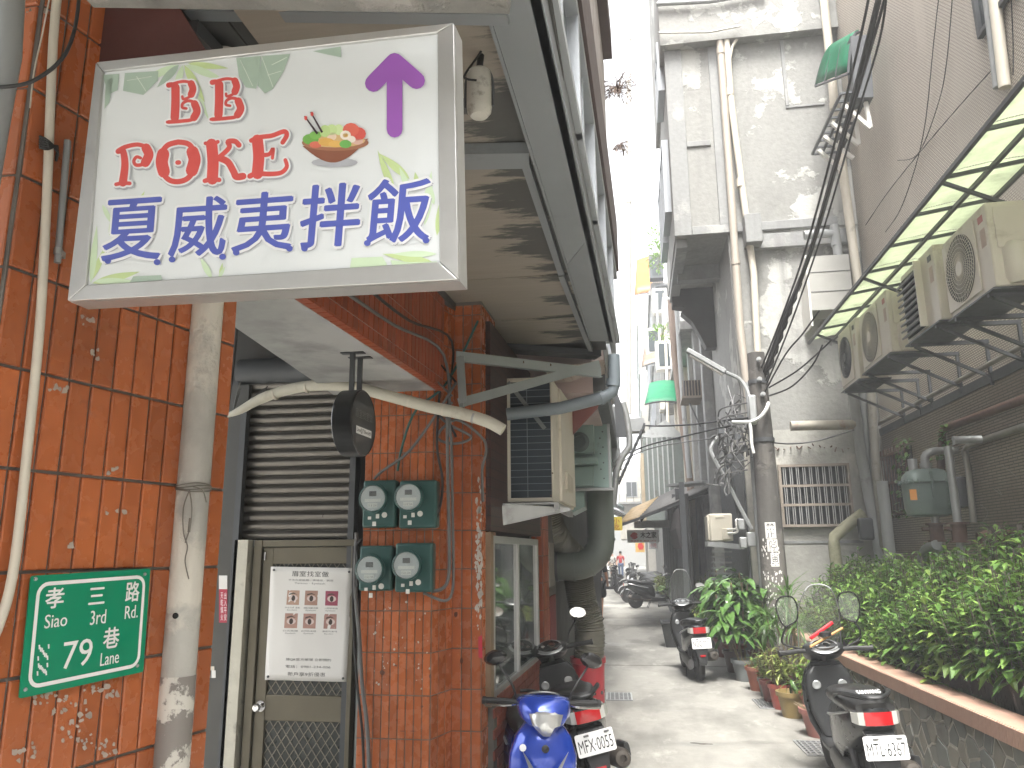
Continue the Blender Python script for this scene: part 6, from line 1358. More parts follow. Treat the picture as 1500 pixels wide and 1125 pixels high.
cab([(918,665,15),(950,652,14),(990,642,13),(1040,630,12),(1070,624,11.6)], .014, 'lower dark cable crossing the alley from left to the pole')
cab([(895,690,15),(925,668,14.5),(960,655,14),(1000,648,13),(1060,640,12)], .010, 'lowest thin cable crossing the alley', gc)
rs = random.Random(31); w = MB()
for k in range(46):
    a = (rs.gauss(1076,13), rs.gauss(640,26), rs.uniform(11.6,12.2)); b_ = (a[0]+rs.gauss(0,14), a[1]+rs.gauss(5,22), rs.uniform(11.6,12.2)); c_ = (b_[0]+rs.gauss(0,12), b_[1]+rs.gauss(0,18), rs.uniform(11.6,12.2))
    w.tube([P(*a[:2],y=a[2]), P(*b_[:2],y=b_[2]), P(*c_[:2],y=c_[2])], rs.uniform(.008,.016), 5, sub=4)
for k in range(8):
    z_ = 590+k*14; w.tube([P(1095,z_,y=11.6), P(1062+rs.gauss(0,5),z_+8,y=11.8), P(1052,z_+20,y=11.9)], .012, 5, sub=4)
t_ = solo('cable_tangle', w, gc, 'dense tangle of cables and clamps left of the utility pole', 'cables', kind='stuff')
w = MB(); 
for (x, y) in ((1080,640),(1070,668),(1084,612),(1056,632),(1088,656)): q = P(x,y,y=11.7); w.b(q.x-.04,q.x+.04,11.65,11.75,q.z-.035,q.z+.035)
solo('connector_boxes', w, M['darksteel'], 'small grey cable connector boxes in the tangle by the pole', 'boxes', kind='stuff')
cab([(1052,640,11.9),(1042,655,11.9),(1044,668,11.9),(1062,700,11.9),(1085,745,11.9),(1101,775,11.9)], .03, 'grey bent conduit sloping down to the small meter boxes', lg_, name='bent_conduit', cat='conduit')
cab([(1060,650,12),(1075,720,12),(1085,765,12)], .03, 'dark riser behind the bent conduit', M['darksteel'], name='riser', cat='conduit')
for k, x in enumerate((1094,1100,1112)): hpz('riser_pipe', [(x,560+k*20),(x+10,700),(x+22,860)], .035+.01*(k == 2), (lg_, old, M['pvc'])[k], ('left','middle','right')[k]+' one of three thin risers squeezed against the utility pole', y=12.0)
w = MB()
for (x, y, s_) in ((1085,768,.1),(1088,795,.1),(1100,790,.13)): q = P(x,y,y=12); w.b(q.x-s_/2,q.x+s_/2,11.9,12.05,q.z-s_*.8,q.z+s_*.8)
solo('small_meter_boxes', w, M['steel'], 'cluster of small grey meter boxes right of the alley air conditioner', 'boxes', kind='stuff', bev=.015)
# ================================================================ right side of the alley, beyond the grey house
xS = xc
bg_ = mat('beige_side_wall', (.42,.38,.31), .8, var=.12, scale=3, dirt=.35, dcol=(.24,.22,.19))
sb = thing('beige_side_building', 'beige rendered building with deep narrow windows along the right side of the alley', 'building', (xS+2, 24, 0), world=True)
w = MB(); w.b(xS+.0, xS+4, 18.01, 30, 0, 7.4); obj('wall', w, bg_, sb)
w = MB(); w.b(xS-.0005, xS+.001, 12.51, 18, 0, 6.5)
for k in range(7):
    y_ = 16.2+k*1.9; w = MB(); w.b(xS-.22, xS-.001, y_, y_+.35, 0, 6.9); obj('pilaster', w, bg_ if k > 2 else M['frame_conc'], sb, bev=.02)
    if k < 6: w = MB(); w.b(xS-.02, xS-.002, y_+.9, y_+1.3, 3.9, 6.0); o = obj('window', w, dg, sb)
w = MB(); w.b(xS-.5, xS, 18, 30, 6.9, 7.1); obj('ledge', w, M['frame_conc'], sb)
w = MB(); a, b_ = P(983,420,y=17), P(1025,400,y=17); w.bar(P(982,425,y=17), P(1020,405,y=17), .3, .25); obj('ledge', w, mat('pink_ledge', (.40,.33,.31), .7), sb)
cg = thing('window_cage', 'dark barred window cage sticking out of the beige wall', 'window cage', P(1014,585,y=17), world=True)
q0, q1 = P(1001,580,y=17), P(1026,556,y=17)
w = MB(); w.b(q0.x+.03, q1.x, 17.05, 17.9, q0.z, q1.z); obj('box', w, plain('cage_dark', (.03,.025,.03), .6), cg)
w = MB()
for k in range(7): xx = q0.x+(q1.x-q0.x)*k/6; w.b(xx-.012,xx+.012,17.0,17.03,q0.z,q1.z)
w.b(q0.x-.03,q1.x+.03,16.98,17.9,q0.z-.05,q0.z-.001); obj('bars', w, rsf, cg)
w = MB(); w.bar(P(1010,590,y=17), P(1026,625,y=17), .03, .03); obj('brace', w, M['darksteel'], cg)
pipe('brown_pipe', [P(983,440,y=19), P(988,520,y=19), P(1003,640,y=19), P(1012,720,y=19)], .09, mat('brown_pipe_paint', (.20,.15,.12), .7), 'brown leaning pipe at the edge of the beige wall')
pipe('brown_pipe', [P(990,430,y=18.5), P(997,540,y=18.5), P(1010,700,y=18.5)], .06, lg_, 'grey pipe beside the brown leaning pipe on the beige wall edge')
house('narrow_grey_building', 'tall narrow grey building with green mesh behind the beige one', .95, 6, 30.5, 44, 12.5, M['frame_conc'], 3, 4, None, face='x-', group=None)
house('pale_apartment_building', 'pale building with many windows further down the right side', .55, 7, 45, 60, 16, mat('pale_far_wall', (.36,.345,.31), .8), 4, 4, None, face='x-')
house('white_building', 'white building beyond the awnings at the end of the right side', .9, 8, 62, 80, 15, mat('white_far_wall', (.42,.42,.40), .8), 4, 4, None, face='x-')
def awn(name, label, corners, m, nr=4, nc=3, curve=0, cat='awning', fm=None):
    """corners: wall-near, wall-far, outer-far, outer-near"""
    a, b_, c_, d_ = [V(q) for q in corners]; t_ = thing(name, label, cat, a, world=True)
    f = lambda u, v: (a*(1-u)+d_*u)*(1-v)+(b_*(1-u)+c_*u)*v+V((0,0,curve*sin(u*pi*.9)))
    w = MB(); w.grid(f, 8, 4); obj('sheet', w, m, t_, smooth=True, solid=.01)
    for i in range(nr+1):
        v = i/nr; w = MB(); w.tube([f(k/8, v)+V((0,0,-.03)) for k in range(9)], .02, 5); obj('rib', w, fm or M['darksteel'], t_)
    for i in range(nc+1):
        u = i/nc; w = MB(); w.tube([f(u, 0)+V((0,0,-.035)), f(u, 1)+V((0,0,-.035))], .02, 5); obj('purlin', w, fm or M['darksteel'], t_)
    return t_
og = sheetmat('orange_sheet', (.55,.24,.06), .5, .3); gg = sheetmat('green_sheet', (.05,.42,.22), .6, .2); bgx = sheetmat('brown_sheet', (.22,.16,.11), .3, .4)
awn('orange_awning', 'orange corrugated awning high against the sky on the right', [P(955,428,y=31), P(957,374,y=34), P(933,381,y=34), P(930,432,y=31)], og, 5, 3, .03)
awn('brown_slat_awning', 'brown slatted awning sticking into the sky, below the orange one', [P(965,529,y=27), P(975,487,y=30), P(947,492,y=30), P(940,537,y=27)], bgx, 4, 5, .02)
awn('green_awning', 'small bright green curved awning high above the alley', [P(994,588,y=20), P(991,558,y=22.5), P(952,562,y=22.5), P(945,592,y=20)], gg, 4, 5, .06)
awn('dark_green_awning', 'dark green curved awning high on the brown building left edge', [V((3.7,10.0,10.2)), V((3.7,11.7,10.2)), P(1197,131,x=2.85), P(1232,112,x=2.95)], sheetmat('deep_green_sheet', (.02,.24,.12), .5, .3), 3, 2, .35) if False else None
# upper green awning and steel cage, anchored to the brown wall corner
yw = 10.6
awn('dark_green_awning', 'dark green curved awning high up at the edge of the brown building, behind the cables', [P(1258,44,y=10.2), P(1228,60,y=11.8), P(1195,130,y=11.8), P(1243,112,y=10.2)], sheetmat('deep_green_sheet', (.02,.26,.13), .45, .3), 3, 2, .25)
sc_ = thing('steel_ac_rack', 'steel rack with white brackets hanging under the dark green awning, behind the cables', 'rack', P(1240,230,y=11), world=True)
a, b_, c_, d_ = P(1232,137,y=10.3), P(1272,133,y=10.3), P(1232,222,y=11.9), P(1190,226,y=11.9)
for i in range(9): w = MB(); u = i/8; w.bar(a.lerp(d_,u), b_.lerp(c_,u), .03, .03); obj('rung', w, M['darksteel'], sc_)
for i in range(4): w = MB(); u = i/3; w.bar(a.lerp(b_,u), d_.lerp(c_,u), .035, .035); obj('rail', w, M['darksteel'], sc_)
for (x0,y0,x1,y1,yy) in ((1237,155,1275,188,10.3),(1275,188,1268,150,10.3),(1218,180,1258,212,10.9),(1258,212,1254,178,10.9),(1207,200,1250,232,11.4),(1199,220,1232,248,11.8)):
    w = MB(); w.bar(P(x0,y0,y=yy), P(x1,y1,y=yy), .05, .05); obj('bracket', w, M['white'], sc_)
w = MB(); w.bar(P(1256,60,y=10.3), P(1262,150,y=10.3), .25, .25); obj('back_panel', w, M['darksteel'], sc_)
# small rooftop hut and foliage up there
hb = thing('rooftop_hut', 'weathered hut of corrugated sheets perched at first floor height on the right', 'hut', P(965,720,y=24), world=True)
q0, q1 = P(945,720,y=25), P(992,640,y=25); w = MB(); w.b(q0.x, q1.x+.3, 25, 29, 2.6, q1.z); obj('wall', w, mat('dirty_teal_sheet', (.11,.13,.12), .7, var=.5, scale=3, dirt=.5), hb)
w = MB(); w.prism([P(940,640,y=25), P(944,633,y=25), P(975,615,y=25), P(998,636,y=25), P(998,645,y=25)], (0,4,0)); obj('roof', w, M['steel'], hb)
for k in range(6): q = P(950+k*7.5, 700, y=24.98); w = MB(); w.b(q.x-.02,q.x+.02,24.9,24.99,3.2,q1.z); obj('post', w, M['steel'], hb)
w = MB(); w.b(q0.x-.1, q0.x, 24.95, 29, 2.6, q1.z-.5); obj('orange_edge', w, mat('tan_sheet', (.27,.22,.15), .6), hb)
def bush(name, label, c_, rx, ry, rz, n, L, m, seed=1, cat='plant', w_=.35):
    mb = MB(); rs = random.Random(seed)
    for i in range(n):
        while True:
            p_ = V((rs.uniform(-1,1), rs.uniform(-1,1), rs.uniform(-1,1)))
            if p_.length < 1: break
        q = V(c_)+V((p_.x*rx, p_.y*ry, p_.z*rz)); d = V((p_.x, p_.y, p_.z*.6+.25))+V((rs.gauss(0,.5), rs.gauss(0,.5), rs.gauss(0,.4))); l = L*rs.uniform(.6,1.2)
        mb.leaf(q, d, l, l*w_, .5, seg=2)
    t_ = thing(name, label, cat, (c_[0], c_[1], c_[2]-rz), world=True); obj('foliage', mb, m, t_)
    w = MB(); rs = random.Random(seed+1)
    for k in range(5): a = rs.uniform(0,2*pi); w.tube([V((c_[0],c_[1],c_[2]-rz)), V(c_)+V((cos(a)*rx*.5, sin(a)*ry*.5, 0)), V(c_)+V((cos(a)*rx*.9, sin(a)*ry*.9, rz*.6))], .012, 4)
    obj('stem', w, M['plug'], t_); return t_
c_ = P(962,365,y=28); bush('rooftop_plant', 'bright green leafy plant hanging from a high balcony against the sky', c_, .35, .6, .9, 260, .22, LM1, 3)
c_ = P(968,488,y=24); bush('rooftop_plant', 'small green plant on the balcony above the brown slatted awning', c_, .4, .4, .25, 120, .16, LM1, 5)
w = MB(); w.b(*[0.0]*6) if False else None
for (x, y, Y) in ((955,390,30),(960,440,30),(965,520,26),(950,500,28)):
    q = P(x,y,y=Y); t_ = thing('balcony_window', {955:'dark recessed window beside the orange awning',960:'white framed window just below the orange awning',965:'window frame under the brown slatted awning',950:'small window by the brown slatted awning'}[x], 'window', q, world=True)
    w = MB(); w.b(q.x-.1,q.x+.45,Y,Y+.5,q.z-.5,q.z+.5); obj('frame', w, M['white'] if x != 955 else M['darksteel'], t_); w = MB(); w.b(q.x-.0,q.x+.36,Y-.02,Y-.001,q.z-.4,q.z+.4); obj('pane', w, dg, t_)
# corrugated roof over the alley shops
rf = thing('corrugated_shop_roof', 'sloping corrugated roof with tan translucent edge over the shops right of the alley', 'roof', (1.0, 21, 3.2), world=True)
A0, A1_ = P(1042,714,y=16.6), P(1012,704,y=24); D0, D1 = P(937,758,y=18.3), P(966,727,y=24); E0, E1 = P(906,767,y=18.6), P(926,745,y=24)
def rq(nm, a, b_, c_, d_, m, n=12):
    w = MB(); f = lambda u, v: (a*(1-u)+d_*u)*(1-v)+(b_*(1-u)+c_*u)*v+V((0,0,.03*sin(v*n*2*pi))); w.grid(f, 3, n*6); obj(nm, w, m, rf, smooth=True, solid=.006)
rq('sheet', A0, A1_, D1, D0, mat('rusty_corrugated', (.09,.085,.08), .7, metal=.2, var=.4, scale=4, dirt=.3))
rq('edge_sheet', D0, D1, E1, E0, sheetmat('tan_fibreglass', (.45,.33,.18), .5, .4))
for i in range(8):
    u = i/7; w = MB(); w.bar(A0.lerp(A1_,u)+V((0,0,-.08)), E0.lerp(E1,u)+V((0,0,-.06)), .04, .05); obj('rafter', w, M['darksteel'], rf)
for (a, b_) in ((D0,D1),(E0,E1),(A0.lerp(D0,.5),A1_.lerp(D1,.5))): w = MB(); w.bar(a+V((0,0,-.1)), b_+V((0,0,-.1)), .04, .04); obj('purlin', w, M['darksteel'], rf)
w = MB(); w.bar(P(1038,706,y=16.5), P(985,712,y=17), .5, .05); obj('side_sheet', w, M['steel'], rf)
# dark shop interior and its front posts
sh2 = thing('alley_shop_front', 'dark open shop front with posts and hanging goods under the corrugated roof', 'shop front', (1.6, 20, 0), world=True)
w = MB(); w.b(xS-.004, xS+.1, 12.52, 30, 0, 3.5) if False else w.b(xS-.03, xS-.002, 12.6, 16.0, 0, 3.3); obj('metal_shutter', w, M['darksteel'], sh2)
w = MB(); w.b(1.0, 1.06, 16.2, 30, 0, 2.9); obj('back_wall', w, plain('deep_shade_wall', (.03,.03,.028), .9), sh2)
for k in range(8):
    yy = 15.8+k*1.7; w = MB(); w.b(.86, .96, yy, yy+.1, 0, 3.1); obj('post', w, M['darksteel'], sh2)
for k in range(5):
    yy = 19.5+k*2.1; w = MB(); w.b(.93, .985, yy, yy+1.4, .4, 2.7); obj('corrugated_panel', w, mat('grey_sheet_panel', (.20,.20,.20), .6, var=.3) if k == 0 else bpy.data.materials['grey_sheet_panel'], sh2)
for k in range(6):
    yy = 16.0+k*.5; w = MB(); rs = random.Random(k); w.tube([(.84,yy,2.6),(.83,yy,2.2),(.86,yy,1.8)], [.02,.09,.05], 7); obj('hanging_bag', w, plain('dark_cloth', (.04,.035,.035), .8) if k == 0 else bpy.data.materials['dark_cloth'], sh2)
for k in range(7):
    q = P(1042,800+k*8,y=13.4); w = MB(); w.bar(q, P(1072,800+k*8,y=13.4), .02, .03); obj('louvre', w, M['steel'], sh2)
# shop signs
si = thing('red_leaf_shop_sign', 'white horizontal shop sign with black characters and a red emblem over the alley', 'sign', P(942,795,y=19.5), world=True)
a, b_ = P(919,795,y=19.5), P(965,776,y=19.5); w = MB(); w.b(a.x,b_.x,19.5,19.62,a.z,b_.z); obj('panel', w, M['wht'], si)
Wd_, Hd_ = b_.x-a.x, b_.z-a.z; yy = 19.496
glyph('lettering', '木之家', V((a.x+Wd_*.42,yy,a.z+Hd_*.35)), V((Wd_*.5,0,0)), V((0,0,Hd_*.5)), M['ink'], si, off=.02)
rdm = plain('red_emblem', (.45,.03,.03), .5)
w = MB(); cx_, cz_ = a.x+Wd_*.22, a.z+Hd_*.55; w.poly([(cx_+Wd_*.12*cos(-R(k*24))*(1 if k % 3 else .7), yy, cz_+Hd_*.28*sin(-R(k*24))) for k in range(15)]); obj('emblem', w, rdm, si)
glyph('lettering', '專營批發 電話 2422', V((a.x+Wd_*.1,yy,a.z+Hd_*.06)), V((Wd_*.8,0,0)), V((0,0,Hd_*.14)), rdm, si)
q = P(950,766,y=19.3); w = MB(); w.b(q.x-.35,q.x+.5,19.3,19.36,q.z-.12,q.z+.06); solo('grey_blank_sign', w, M['frame_conc'], 'blank weathered grey board above the white shop sign', 'sign')
q0, q1 = P(931,809,y=30), P(944,795,y=30); t_ = thing('orange_shop_sign', 'yellow and orange lit-looking shop sign far down the alley', 'sign', q0, world=True); w = MB(); w.b(q0.x,q1.x,30,30.1,q0.z,q1.z); obj('panel', w, plain('orange_yellow', (.5,.32,.10), .5), t_)
w = MB(); w.poly([(q0.x+.2+.12*cos(-k),29.99,q0.z+.22+.14*sin(-k)) for k in range(6)]); obj('emblem', w, rdm, t_)
q0, q1 = P(951,800,y=26), P(963,793,y=26); t_ = thing('small_white_sign', 'small white sign with red characters below the white shop sign', 'sign', q0, world=True); w = MB(); w.b(q0.x,q1.x,26,26.1,q0.z-.1,q1.z+.05); obj('panel', w, M['wht'], t_); glyph('lettering', '小吃', V((q0.x+.03,25.995,q0.z-.05)), V((q1.x-q0.x-.06,0,0)), V((0,0,q1.z-q0.z)), rdm, t_)
# alley air conditioner on the right
y1_ = 13.0; q0, q1 = P(1038,793,y=y1_), P(1072,752,y=y1_)
aa = thing('outdoor_unit', 'white air conditioner outdoor unit on a grey bracket left of the utility pole', 'air conditioner', ((q0.x+q1.x)/2, y1_, q0.z), world=True)
w = MB(); w.b(q0.x+.03, q1.x, y1_, y1_+.6, q0.z, q1.z); obj('casing', w, M['acwhite'], aa, bev=.02)
w = MB(); w.b(q0.x, q0.x+.03, y1_+.03, y1_+.55, q0.z+.02, q1.z-.03); obj('fan_panel', w, M['acwhite'], aa, bev=.01)
w = MB(); w.b(q0.x+.13, q0.x+.26, y1_-.008, y1_, q1.z-.07, q1.z-.035); w.b(q0.x+.22, q0.x+.34, y1_-.03, y1_, q0.z+.03, q0.z+.2); obj('handle', w, M['acwhite'], aa, bev=.01, kind='stuff')
w = MB(); w.tube([(q0.x+.3,y1_-.03,q0.z+.18),(q0.x+.45,y1_-.06,q0.z+.2),(q1.x+.05,y1_-.04,q0.z+.32),(q1.x+.12,y1_,q0.z+.36)], .018, 6, sub=3); w.tube([(q0.x+.3,y1_-.03,q0.z+.12),(q0.x+.45,y1_-.06,q0.z+.14),(q1.x+.05,y1_-.04,q0.z+.28),(q1.x+.12,y1_,q0.z+.34)], .018, 6, sub=3); obj('hose', w, M['white'], aa, smooth=True)
w = MB(); w.bar((q0.x-.02,y1_+.02,q0.z-.04), (q1.x+.25,y1_+.02,q0.z-.1), .06, .08); w.bar((q0.x-.02,y1_+.5,q0.z-.04), (q1.x+.25,y1_+.5,q0.z-.1), .06, .08); obj('bracket', w, M['steel'], aa)
# end of the alley
w = MB(); w.b(-3.2, 1.5, 95, 97, 0, 5.5); solo('end_building', w, mat('end_wall', (.22,.22,.21), .8), 'grey building closing the far end of the alley', 'building')
w = MB(); w.b(-1.4, 3, 98, 110, 0, 9.5); solo('teal_building', w, mat('pale_teal_wall', (.40,.52,.50), .8), 'pale teal building above the end of the alley', 'building')
hl = MB(); rs = random.Random(1)
hl.grid(lambda u, v: (-140+u*200, 330+v*120, (26+9*sin(u*7)+4*sin(u*23))*sin(v*pi)**.6), 60, 14); obj('hill', hl, mat('wooded_hill', (.07,.12,.05), .9, var=.4, scale=.3), kind='structure')
# ---------------------------------------------------------------- clutter on the far facades: small outdoor units, cages, pipes
rs = random.Random(44)
def clutter(kind, px, py, Y, lab, grp):
    q = P(px, py, y=Y); t = thing(kind, lab, {'outdoor_unit':'air conditioner','window_cage':'window cage','balcony_box':'balcony'}[kind], q, world=True, group=grp)
    if kind == 'outdoor_unit':
        w = MB(); w.b(q.x-.2,q.x+.2,Y,Y+.8,q.z,q.z+.6); obj('casing', w, M['acwhite'], t, bev=.02); w = MB(); w.lathe([(.2,0),(.2,.01),(.001,.01)], (q.x-.2,Y+.45,q.z+.3), 16, (-1,0,0)); obj('fan', w, M['blackgloss'], t); w = MB(); w.bar((q.x-.2,Y+.1,q.z-.03),(q.x+.5,Y+.1,q.z-.03),.04,.04); obj('bracket', w, M['steel'], t)
    else:
        D = M['steel'] if kind == 'window_cage' else M['darksteel']; n = 7
        w = MB(); w.b(q.x-.0,q.x+.5,Y+.02,Y+1.2,q.z-.03,q.z); w.b(q.x-.0,q.x+.5,Y+.02,Y+1.2,q.z+.9,q.z+.94); obj('tray', w, D, t)
        for k in range(n): w = MB(); w.b(q.x+.5*k/(n-1)-.012,q.x+.5*k/(n-1)+.012,Y,Y+.02,q.z,q.z+.9); obj('bar', w, D, t)
        for k in range(n): w = MB(); w.b(q.x-.012,q.x+.012,Y+1.2*(k+1)/n-.012,Y+1.2*(k+1)/n+.012,q.z,q.z+.9); obj('bar', w, D, t)
        if kind == 'balcony_box': w = MB(); w.b(q.x+.05,q.x+.5,Y+.05,Y+1.1,q.z,q.z+.5); obj('goods', w, mat('faded_boxes', (.28,.24,.2), .8) if 'faded_boxes' not in bpy.data.materials else bpy.data.materials['faded_boxes'], t)
g1_, g2_, g3_ = 'small outdoor units far down the right facades', 'barred window cages far down the right facades', 'cluttered balconies far down the right facades'
for px, py, Y, o_ in ((975,600,29,'highest but one'),(962,655,34,'third highest'),(958,560,38,'highest'),(968,690,27,'lowest')): clutter('outdoor_unit', px, py, Y, o_+' of the small cream outdoor units on the far right facades', g1_)
for px, py, Y, o_ in ((972,470,28,'nearest'),(962,540,33,'second nearest'),(953,600,40,'farthest low'),(950,470,40,'farthest high'),(958,630,36,'lowest')): clutter('window_cage', px, py, Y, o_+' of the small steel window cages on the far right facades', g2_)
for px, py, Y, o_ in ((962,450,30,'second highest'),(976,560,26,'nearest'),(952,650,41,'second lowest'),(946,690,47,'lowest and farthest'),(955,415,34,'highest')): clutter('balcony_box', px, py, Y, o_+' of the dark railed balconies with faded boxes on the far right facades', g3_)
for px, w_, Y, nm in ((968,.06,30,'grey'),(979,.05,26,'cream'),(956,.06,38,'grey')):
    pipe('drain_pipe', [P(px-6,430,y=Y), P(px-1,600,y=Y), P(px+2,720,y=Y)], w_, M['pvc'] if nm == 'cream' else M['greypipe'], nm+' drain pipe '+{968:'just left of the hut roof',979:'beside the barred cage on the beige building',956:'farthest down the right facades'}[px])
# left far side: awnings and units low over the alley
awn('green_sheet_awning', 'dark green corrugated awning low over the far left side of the alley', [P(893,735,y=36), P(899,742,y=48), P(914,748,y=48), P(914,742,y=36)], sheetmat('far_green_sheet', (.06,.25,.17), .4, .3), 3, 2, .02)
awn('grey_sheet_canopy', 'grey sheet canopy low over the far left side before the shop fronts', [P(890,742,y=26), P(897,752,y=36), P(915,760,y=36), P(916,752,y=26)], sheetmat('far_grey_sheet', (.25,.25,.24), .3, .3), 3, 2, .02)
for px, py, Y, h_, c_, lab in ((917,720,56,.9,(.5,.48,.42),'cream'),(925,735,60,1.2,(.35,.4,.42),'blue grey'),(934,722,70,1.6,(.45,.45,.43),'grey')):
    q = P(px,py,y=Y); t = thing('balcony_house', lab+' small house front with balcony rails at the end of the alley', 'house', (q.x+.8,Y,0), world=True)
    w = MB(); w.b(q.x-.5,q.x+2.2,Y,Y+6,2.6,q.z+1.6); obj('wall', w, mat('far_house_'+lab.replace(' ','_'), c_, .8), t)
    w = MB(); w.b(q.x-.6,q.x+2.3,Y-.5,Y,q.z-.9,q.z-.75); obj('balcony', w, M['frame_conc'], t)
    for k in range(6): w = MB(); w.b(q.x-.5+k*.5,q.x-.46+k*.5,Y-.5,Y-.46,q.z-.75,q.z-.2); obj('rail', w, M['darksteel'], t)
    simple_windows(t, yface(Y), [(q.x,q.x+.8,q.z-.4,q.z+.7),(q.x+1.1,q.x+1.9,q.z-.4,q.z+.7)], fr_, dg, .05)
# ================================================================ scooters (local axes: +x forward, +y left)
def ring(x, zc, hw, hh, n=20, e=.6, top=1.0):
    out = []
    for i in range(n):
        a = 2*pi*i/n; c_, s_ = cos(a), sin(a)
        out.append(V((x, hw*math.copysign(abs(c_)**e, c_), zc+hh*math.copysign(abs(s_)**e, s_))))
    return out
def hring(z, x, hw, hx, n=20, e=.6, bow=0):
    out = []
    for i in range(n):
        a = 2*pi*i/n; c_, s_ = cos(a), sin(a); y = hw*math.copysign(abs(c_)**e, c_)
        out.append(V((x+hx*math.copysign(abs(s_)**e, s_)-bow*(y/hw)**2, y, z)))
    return out
def lens(x, y0, y1, z0, z1, dx=.03, bulge=.02):
    w = MB(); pts = []
    for i in range(5):
        t_ = i/4; k = 1-(2*t_-1)**2*.25
        pts.append([V((x+dx*0-bulge*sin(pi*(j/6))*.6*k, y0+(y1-y0)*j/6, z0+(z1-z0)*t_)) for j in range(7)])
    w.loft(pts, closed=False); w2 = [[p+V((dx,0,0)) for p in r_] for r_ in pts]; return w.loft(w2[::-1], closed=False)
def scooter(label, body, loc, heading, plate=None, shield=False, dark=None, lean=0, black=None, seattext=None, front='plain', group='parked scooters', mirrors=True, detail=True, tail='wide', name='parked_scooter', scale=1.0, steer=0):
    t = thing(name, label, 'scooter', loc, heading, group); t.scale = (scale,)*3; t.rotation_euler = (lean, 0, heading)
    dk = dark or M['dkplastic']; bl = black or M['dkplastic']
    for nm, x in (('rear_wheel', -.60), ('front_wheel', .66)):
        w = MB(); R_ = .225; w.lathe([(R_-.05,-.038),(R_-.018,-.047),(R_-.003,-.028),(R_,0),(R_-.003,.028),(R_-.018,.047),(R_-.05,.038)], (x,0,R_), 32, (0,1,0)); wh = obj(nm, w, M['tyre'], t, smooth=True)
        w = MB(); w.lathe([(R_-.052,-.036),(R_-.06,-.02),(R_-.065,0),(R_-.06,.02),(R_-.052,.036)], (x,0,R_), 28, (0,1,0))
        for k in range(5): a = 2*pi*k/5; w.bar((x+.03*cos(a),0,R_+.03*sin(a)), (x+(R_-.058)*cos(a),0,R_+(R_-.058)*sin(a)), .035, .022, up=(0,1,0))
        w.lathe([(.045,-.05),(.045,.05)], (x,0,R_), 14, (0,1,0)); obj('rim', w, M['rim'], wh, smooth=True)
    # front fender + forks
    w = MB(); rr = []
    for k in range(9):
        a = R(10+k*17); rr.append([V((.66+.262*cos(a)*1.0, .066*s_, .225+.262*sin(a)-abs(s_)**3*.03)) for s_ in (-1,-.6,0,.6,1)])
    w.loft(rr, closed=False); obj('front_fender', w, body, t, smooth=True, solid=.006)
    w = MB()
    for s_ in (-1,1): w.tube([(.66,s_*.062,.225),(.50,s_*.06,.62)], .018, 8)
    w.tube([(.52,0,.58),(.40,0,.95)], .03, 10); obj('fork', w, M['rim'], t, smooth=True)
    # leg shield
    w = MB(); w.loft([hring(z, x, hw, hx, 24, .55, bow) for z, x, hw, hx, bow in ((.30,.40,.13,.035,.02),(.42,.46,.185,.045,.05),(.56,.50,.205,.05,.06),(.70,.50,.20,.055,.06),(.80,.475,.165,.055,.04),(.87,.44,.11,.05,.02))]); obj('leg_shield', w, body, t, smooth=True, ang=60)
    w = MB(); w.loft([hring(z, x, hw, hx, 20, .5, bow) for z, x, hw, hx, bow in ((.33,.33,.11,.05,0),(.5,.39,.17,.05,.02),(.68,.42,.185,.055,.02),(.78,.41,.17,.05,.02),(.84,.40,.12,.04,0))]); gl_ = obj('glove_box', w, dk, t, smooth=True, ang=60)
    for s_ in (-1, 1):
        w = MB(); w.lathe([(.034,0),(.034,.01),(.026,.013),(.001,.011)], (.36 if s_ > 0 else .365, s_*.10, .70), 18, (-1,0,.15)); sub('round_cap', w, M['capgrey'], gl_)
    w = MB(); w.loft([[V((x,-hw,z)),V((x,hw,z)),V((x,hw*.9,z-.05)),V((x,-hw*.9,z-.05))] for x, hw, z in ((-.12,.13,.33),(.05,.15,.315),(.25,.15,.315),(.42,.12,.36))]); obj('floorboard', w, dk, t, bev=.01)
    w = MB(); w.loft([ring(x, .24, hw, .05, 12) for x, hw in ((-.2,.08),(.1,.10),(.42,.07))]); obj('belly_pan', w, dk, t, smooth=True)
    # rear body
    w = MB(); w.loft([ring(x, zc, hw, hh, 24, .62) for x, zc, hw, hh in ((-.02,.44,.08,.12),(-.08,.48,.125,.20),(-.2,.50,.155,.205),(-.4,.53,.175,.185),(-.6,.59,.17,.15),(-.76,.645,.145,.115),(-.88,.68,.105,.08),(-.93,.695,.06,.045))]); bd = obj('rear_body', w, body, t, smooth=True, ang=60)
    w = MB(); w.loft([ring(x, zc, hw, hh, 24, .7) for x, zc, hw, hh in ((0,.70,.06,.02),(-.05,.715,.115,.042),(-.2,.735,.15,.058),(-.38,.74,.158,.06),(-.5,.765,.15,.064),(-.68,.785,.125,.055),(-.80,.79,.085,.035),(-.84,.79,.04,.015))]); st_ = obj('seat', w, M['seat'], t, smooth=True, ang=70)
    w = MB()
    for s_ in (-1,1): w.tube([(-.22,s_*.16,.60),(-.45,s_*.178,.64),(-.65,s_*.16,.685),(-.8,s_*.12,.72)], .009, 6, sub=3)
    obj('trim_strip', w, M['capgrey'], t, smooth=True)
    # grab rail
    w = MB(); w.tube([(-.45,.15,.74),(-.6,.165,.80),(-.8,.13,.83),(-.93,.06,.825),(-.95,0,.82),(-.93,-.06,.825),(-.8,-.13,.83),(-.6,-.165,.80),(-.45,-.15,.74)], .014, 8, sub=4); obj('grab_rail', w, dk, t, smooth=True)
    # tail light
    hw = .085 if tail == 'wide' else .07
